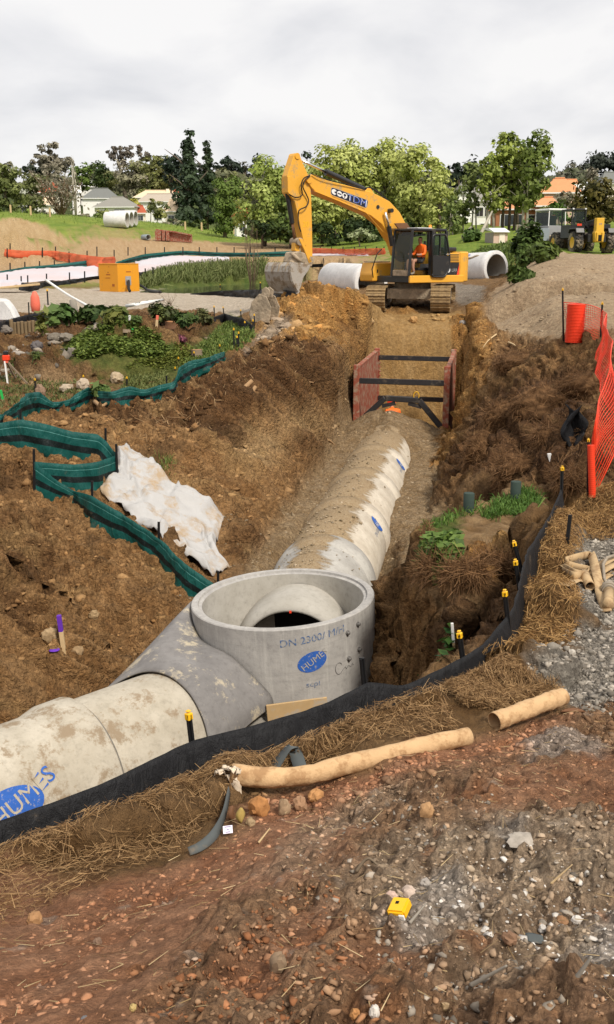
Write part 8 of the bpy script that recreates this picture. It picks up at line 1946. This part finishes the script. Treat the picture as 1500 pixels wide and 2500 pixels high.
# sticks and roots
def stick(label, pts, r, mat='raw_wood', dz=.03, name='root'):
    P = [gp(*p) + Vector((0, 0, dz + .05 * math.sin(i * 1.9))) for i, p in enumerate(pts)]; n = 14
    o = MB().tube(resample(P, n), [r * (1 - .65 * i / (n - 1)) for i in range(n)], 6).build(name, mat, None, True); return tag(o, label, 'root' if name == 'root' else 'stick')
simple('root_wood', (.36, .22, .11), .85, .35, 8); simple('split_wood', (.55, .33, .15), .8, .3, 9)
for a in [('long pale root hanging from the right trench edge', [(1212,820),(1190,842),(1172,862)], .025, 'raw_wood'), ('forked twig lying on the right bank edge', [(1242,840),(1255,850),(1268,852)], .035, 'raw_wood'), ('split orange root poking from the right bank', [(1082,1066),(1100,1085),(1135,1095)], .045, 'split_wood'), ('curved thin root on the right bank below the shield', [(1120,1042),(1150,1028),(1185,1010)], .02, 'root_wood'), ('broken branch fork sticking out by the green fence', [(232,985),(248,1002),(262,985),(268,980)], .05, 'root_wood'), ('curved pale root in the dark soil', [(575,1045),(590,1030),(600,1018)], .02, 'raw_wood'),
          ('thin root lying on the left trench edge', [(690,935),(740,940),(790,938)], .03, 'root_wood'), ('root dangling at the left panel of the shield', [(838,975),(850,990),(862,1005)], .03, 'raw_wood'), ('thick root in the dark hollow left of the trench', [(770,1075),(800,1082),(820,1090)], .05, 'root_wood'), ('twig across the left bank soil', [(640,930),(665,915),(690,905)], .025, 'root_wood'), ('thin root on the pale bank', [(735,1105),(750,1080),(760,1060)], .02, 'root_wood'),
          ('pale wood splinter on the red dirt below the lilac tag', [(632,2063),(660,2050)], .006, 'raw_wood'), ('dark wet stick across the right rubble', [(870,2135),(900,2130),(940,2122)], .007, 'old_wood'), ('pale splinter right of the rubble', [(1345,2165),(1395,2148)], .005, 'raw_wood'), ('flat wood chip in the right foreground', [(1150,2415),(1235,2405)], .008, 'grey_wood'), ('second flat wood chip at the right foreground', [(1395,2415),(1440,2390)], .008, 'grey_wood'), ('pale chip beside the yellow cap', [(1000,2262),(1040,2245)], .006, 'grey_wood')]:
    stick(*a, dz=.012 if 'chip' in a[0] or 'splinter' in a[0] or 'rubble' in a[0] else .04, name='stick' if ('stick' in a[0] or 'splinter' in a[0] or 'chip' in a[0]) else 'root')
for k, (px, py, ln, w, rz, lab) in enumerate([(590, 962, .32, .10, .6, 'pale split log in the dark soil'), (610, 975, .26, .09, 1.0, 'short pale log end in the dark soil')]):
    b = gp(px, py); o = MB().tube([(0, 0, 0), (ln, 0, .1)], w / 2, 9).build('log', 'root_wood', None, True, angle=40); o.location = b + Vector((0, 0, .08)); o.rotation_euler = (0, -.3, rz); tag(o, lab, 'log')
# bunched black plastic on the right bank, shovel blade by the short tube
b0 = gp(1398, 1085); mb = MB(); rows = []
for i in range(16):
    u = i / 15; rows.append([Vector((.34 * (v - .5) * (1 - .4 * u) + .09 * math.sin(u * 7 + v * 4), .10 * math.sin(v * 9 + u * 5), .50 - .62 * u + .06 * math.cos(v * 11 + u * 3))) for v in np.linspace(0, 1, 12)])
mb.grid(rows); o = mb.build('black_plastic', 'black_cloth', None, True, solid=.008); o.location = b0 + Vector((0, 0, .12)); tag(o, 'bunched black plastic hanging in the root mats', 'plastic sheet')
p_ = gp(1400, 1742); o = MB().prism([(-.08, 0), (-.05, .022), (.0, .03), (.05, .022), (.08, .0)], -.008, .008, Matrix.Rotation(R(-60), 3, 'X')).build('metal_scrap', 'rust_plate', None, bevel=.004); o.location = p_ + Vector((0, 0, .01)); tag(o, 'dark curved metal scrap lying right of the short paper tube', 'scrap')
for k, (px, py, rz, c, lab) in enumerate([(590, 2012, .4, 'dry_leaf', 'brown dry leaf standing below the torn paper end'), (572, 2005, 1.2, 'rust_plate', 'rusty brown leaf behind the lilac tag')]):
    if k == 0: simple('dry_leaf', (.42, .30, .09), .7, .2, 10)
    b = gp(px, py); rows = [[Vector(((v - .5) * .05 * math.sin(math.pi * (.06 + .9 * u)), .02 * (v - .5) ** 2 * 4 - .02 * u, u * .075)) for v in (0, .25, .5, .75, 1)] for u in np.linspace(0, 1, 7)]
    mb = MB(); mb.grid(rows); o = mb.build('fallen_leaf', c, None, True, solid=.0015); o.location = b + Vector((0, 0, .005)); o.rotation_euler = (-.35, .1, rz); tag(o, lab, 'leaf')
p_ = gp(1305, 2300); mb = MB(); mb.grid([[Vector((x * .05, y * .035, .006 * math.sin(x * 3 + y * 5))) for x in np.linspace(-.5, .5, 6)] for y in np.linspace(-.5, .5, 5)]); o = mb.build('plastic_scrap', 'strap', None, True, solid=.002); o.location = p_ + Vector((0, 0, .014)); tag(o, 'grey blue plastic scrap in the right foreground rubble', 'scrap')
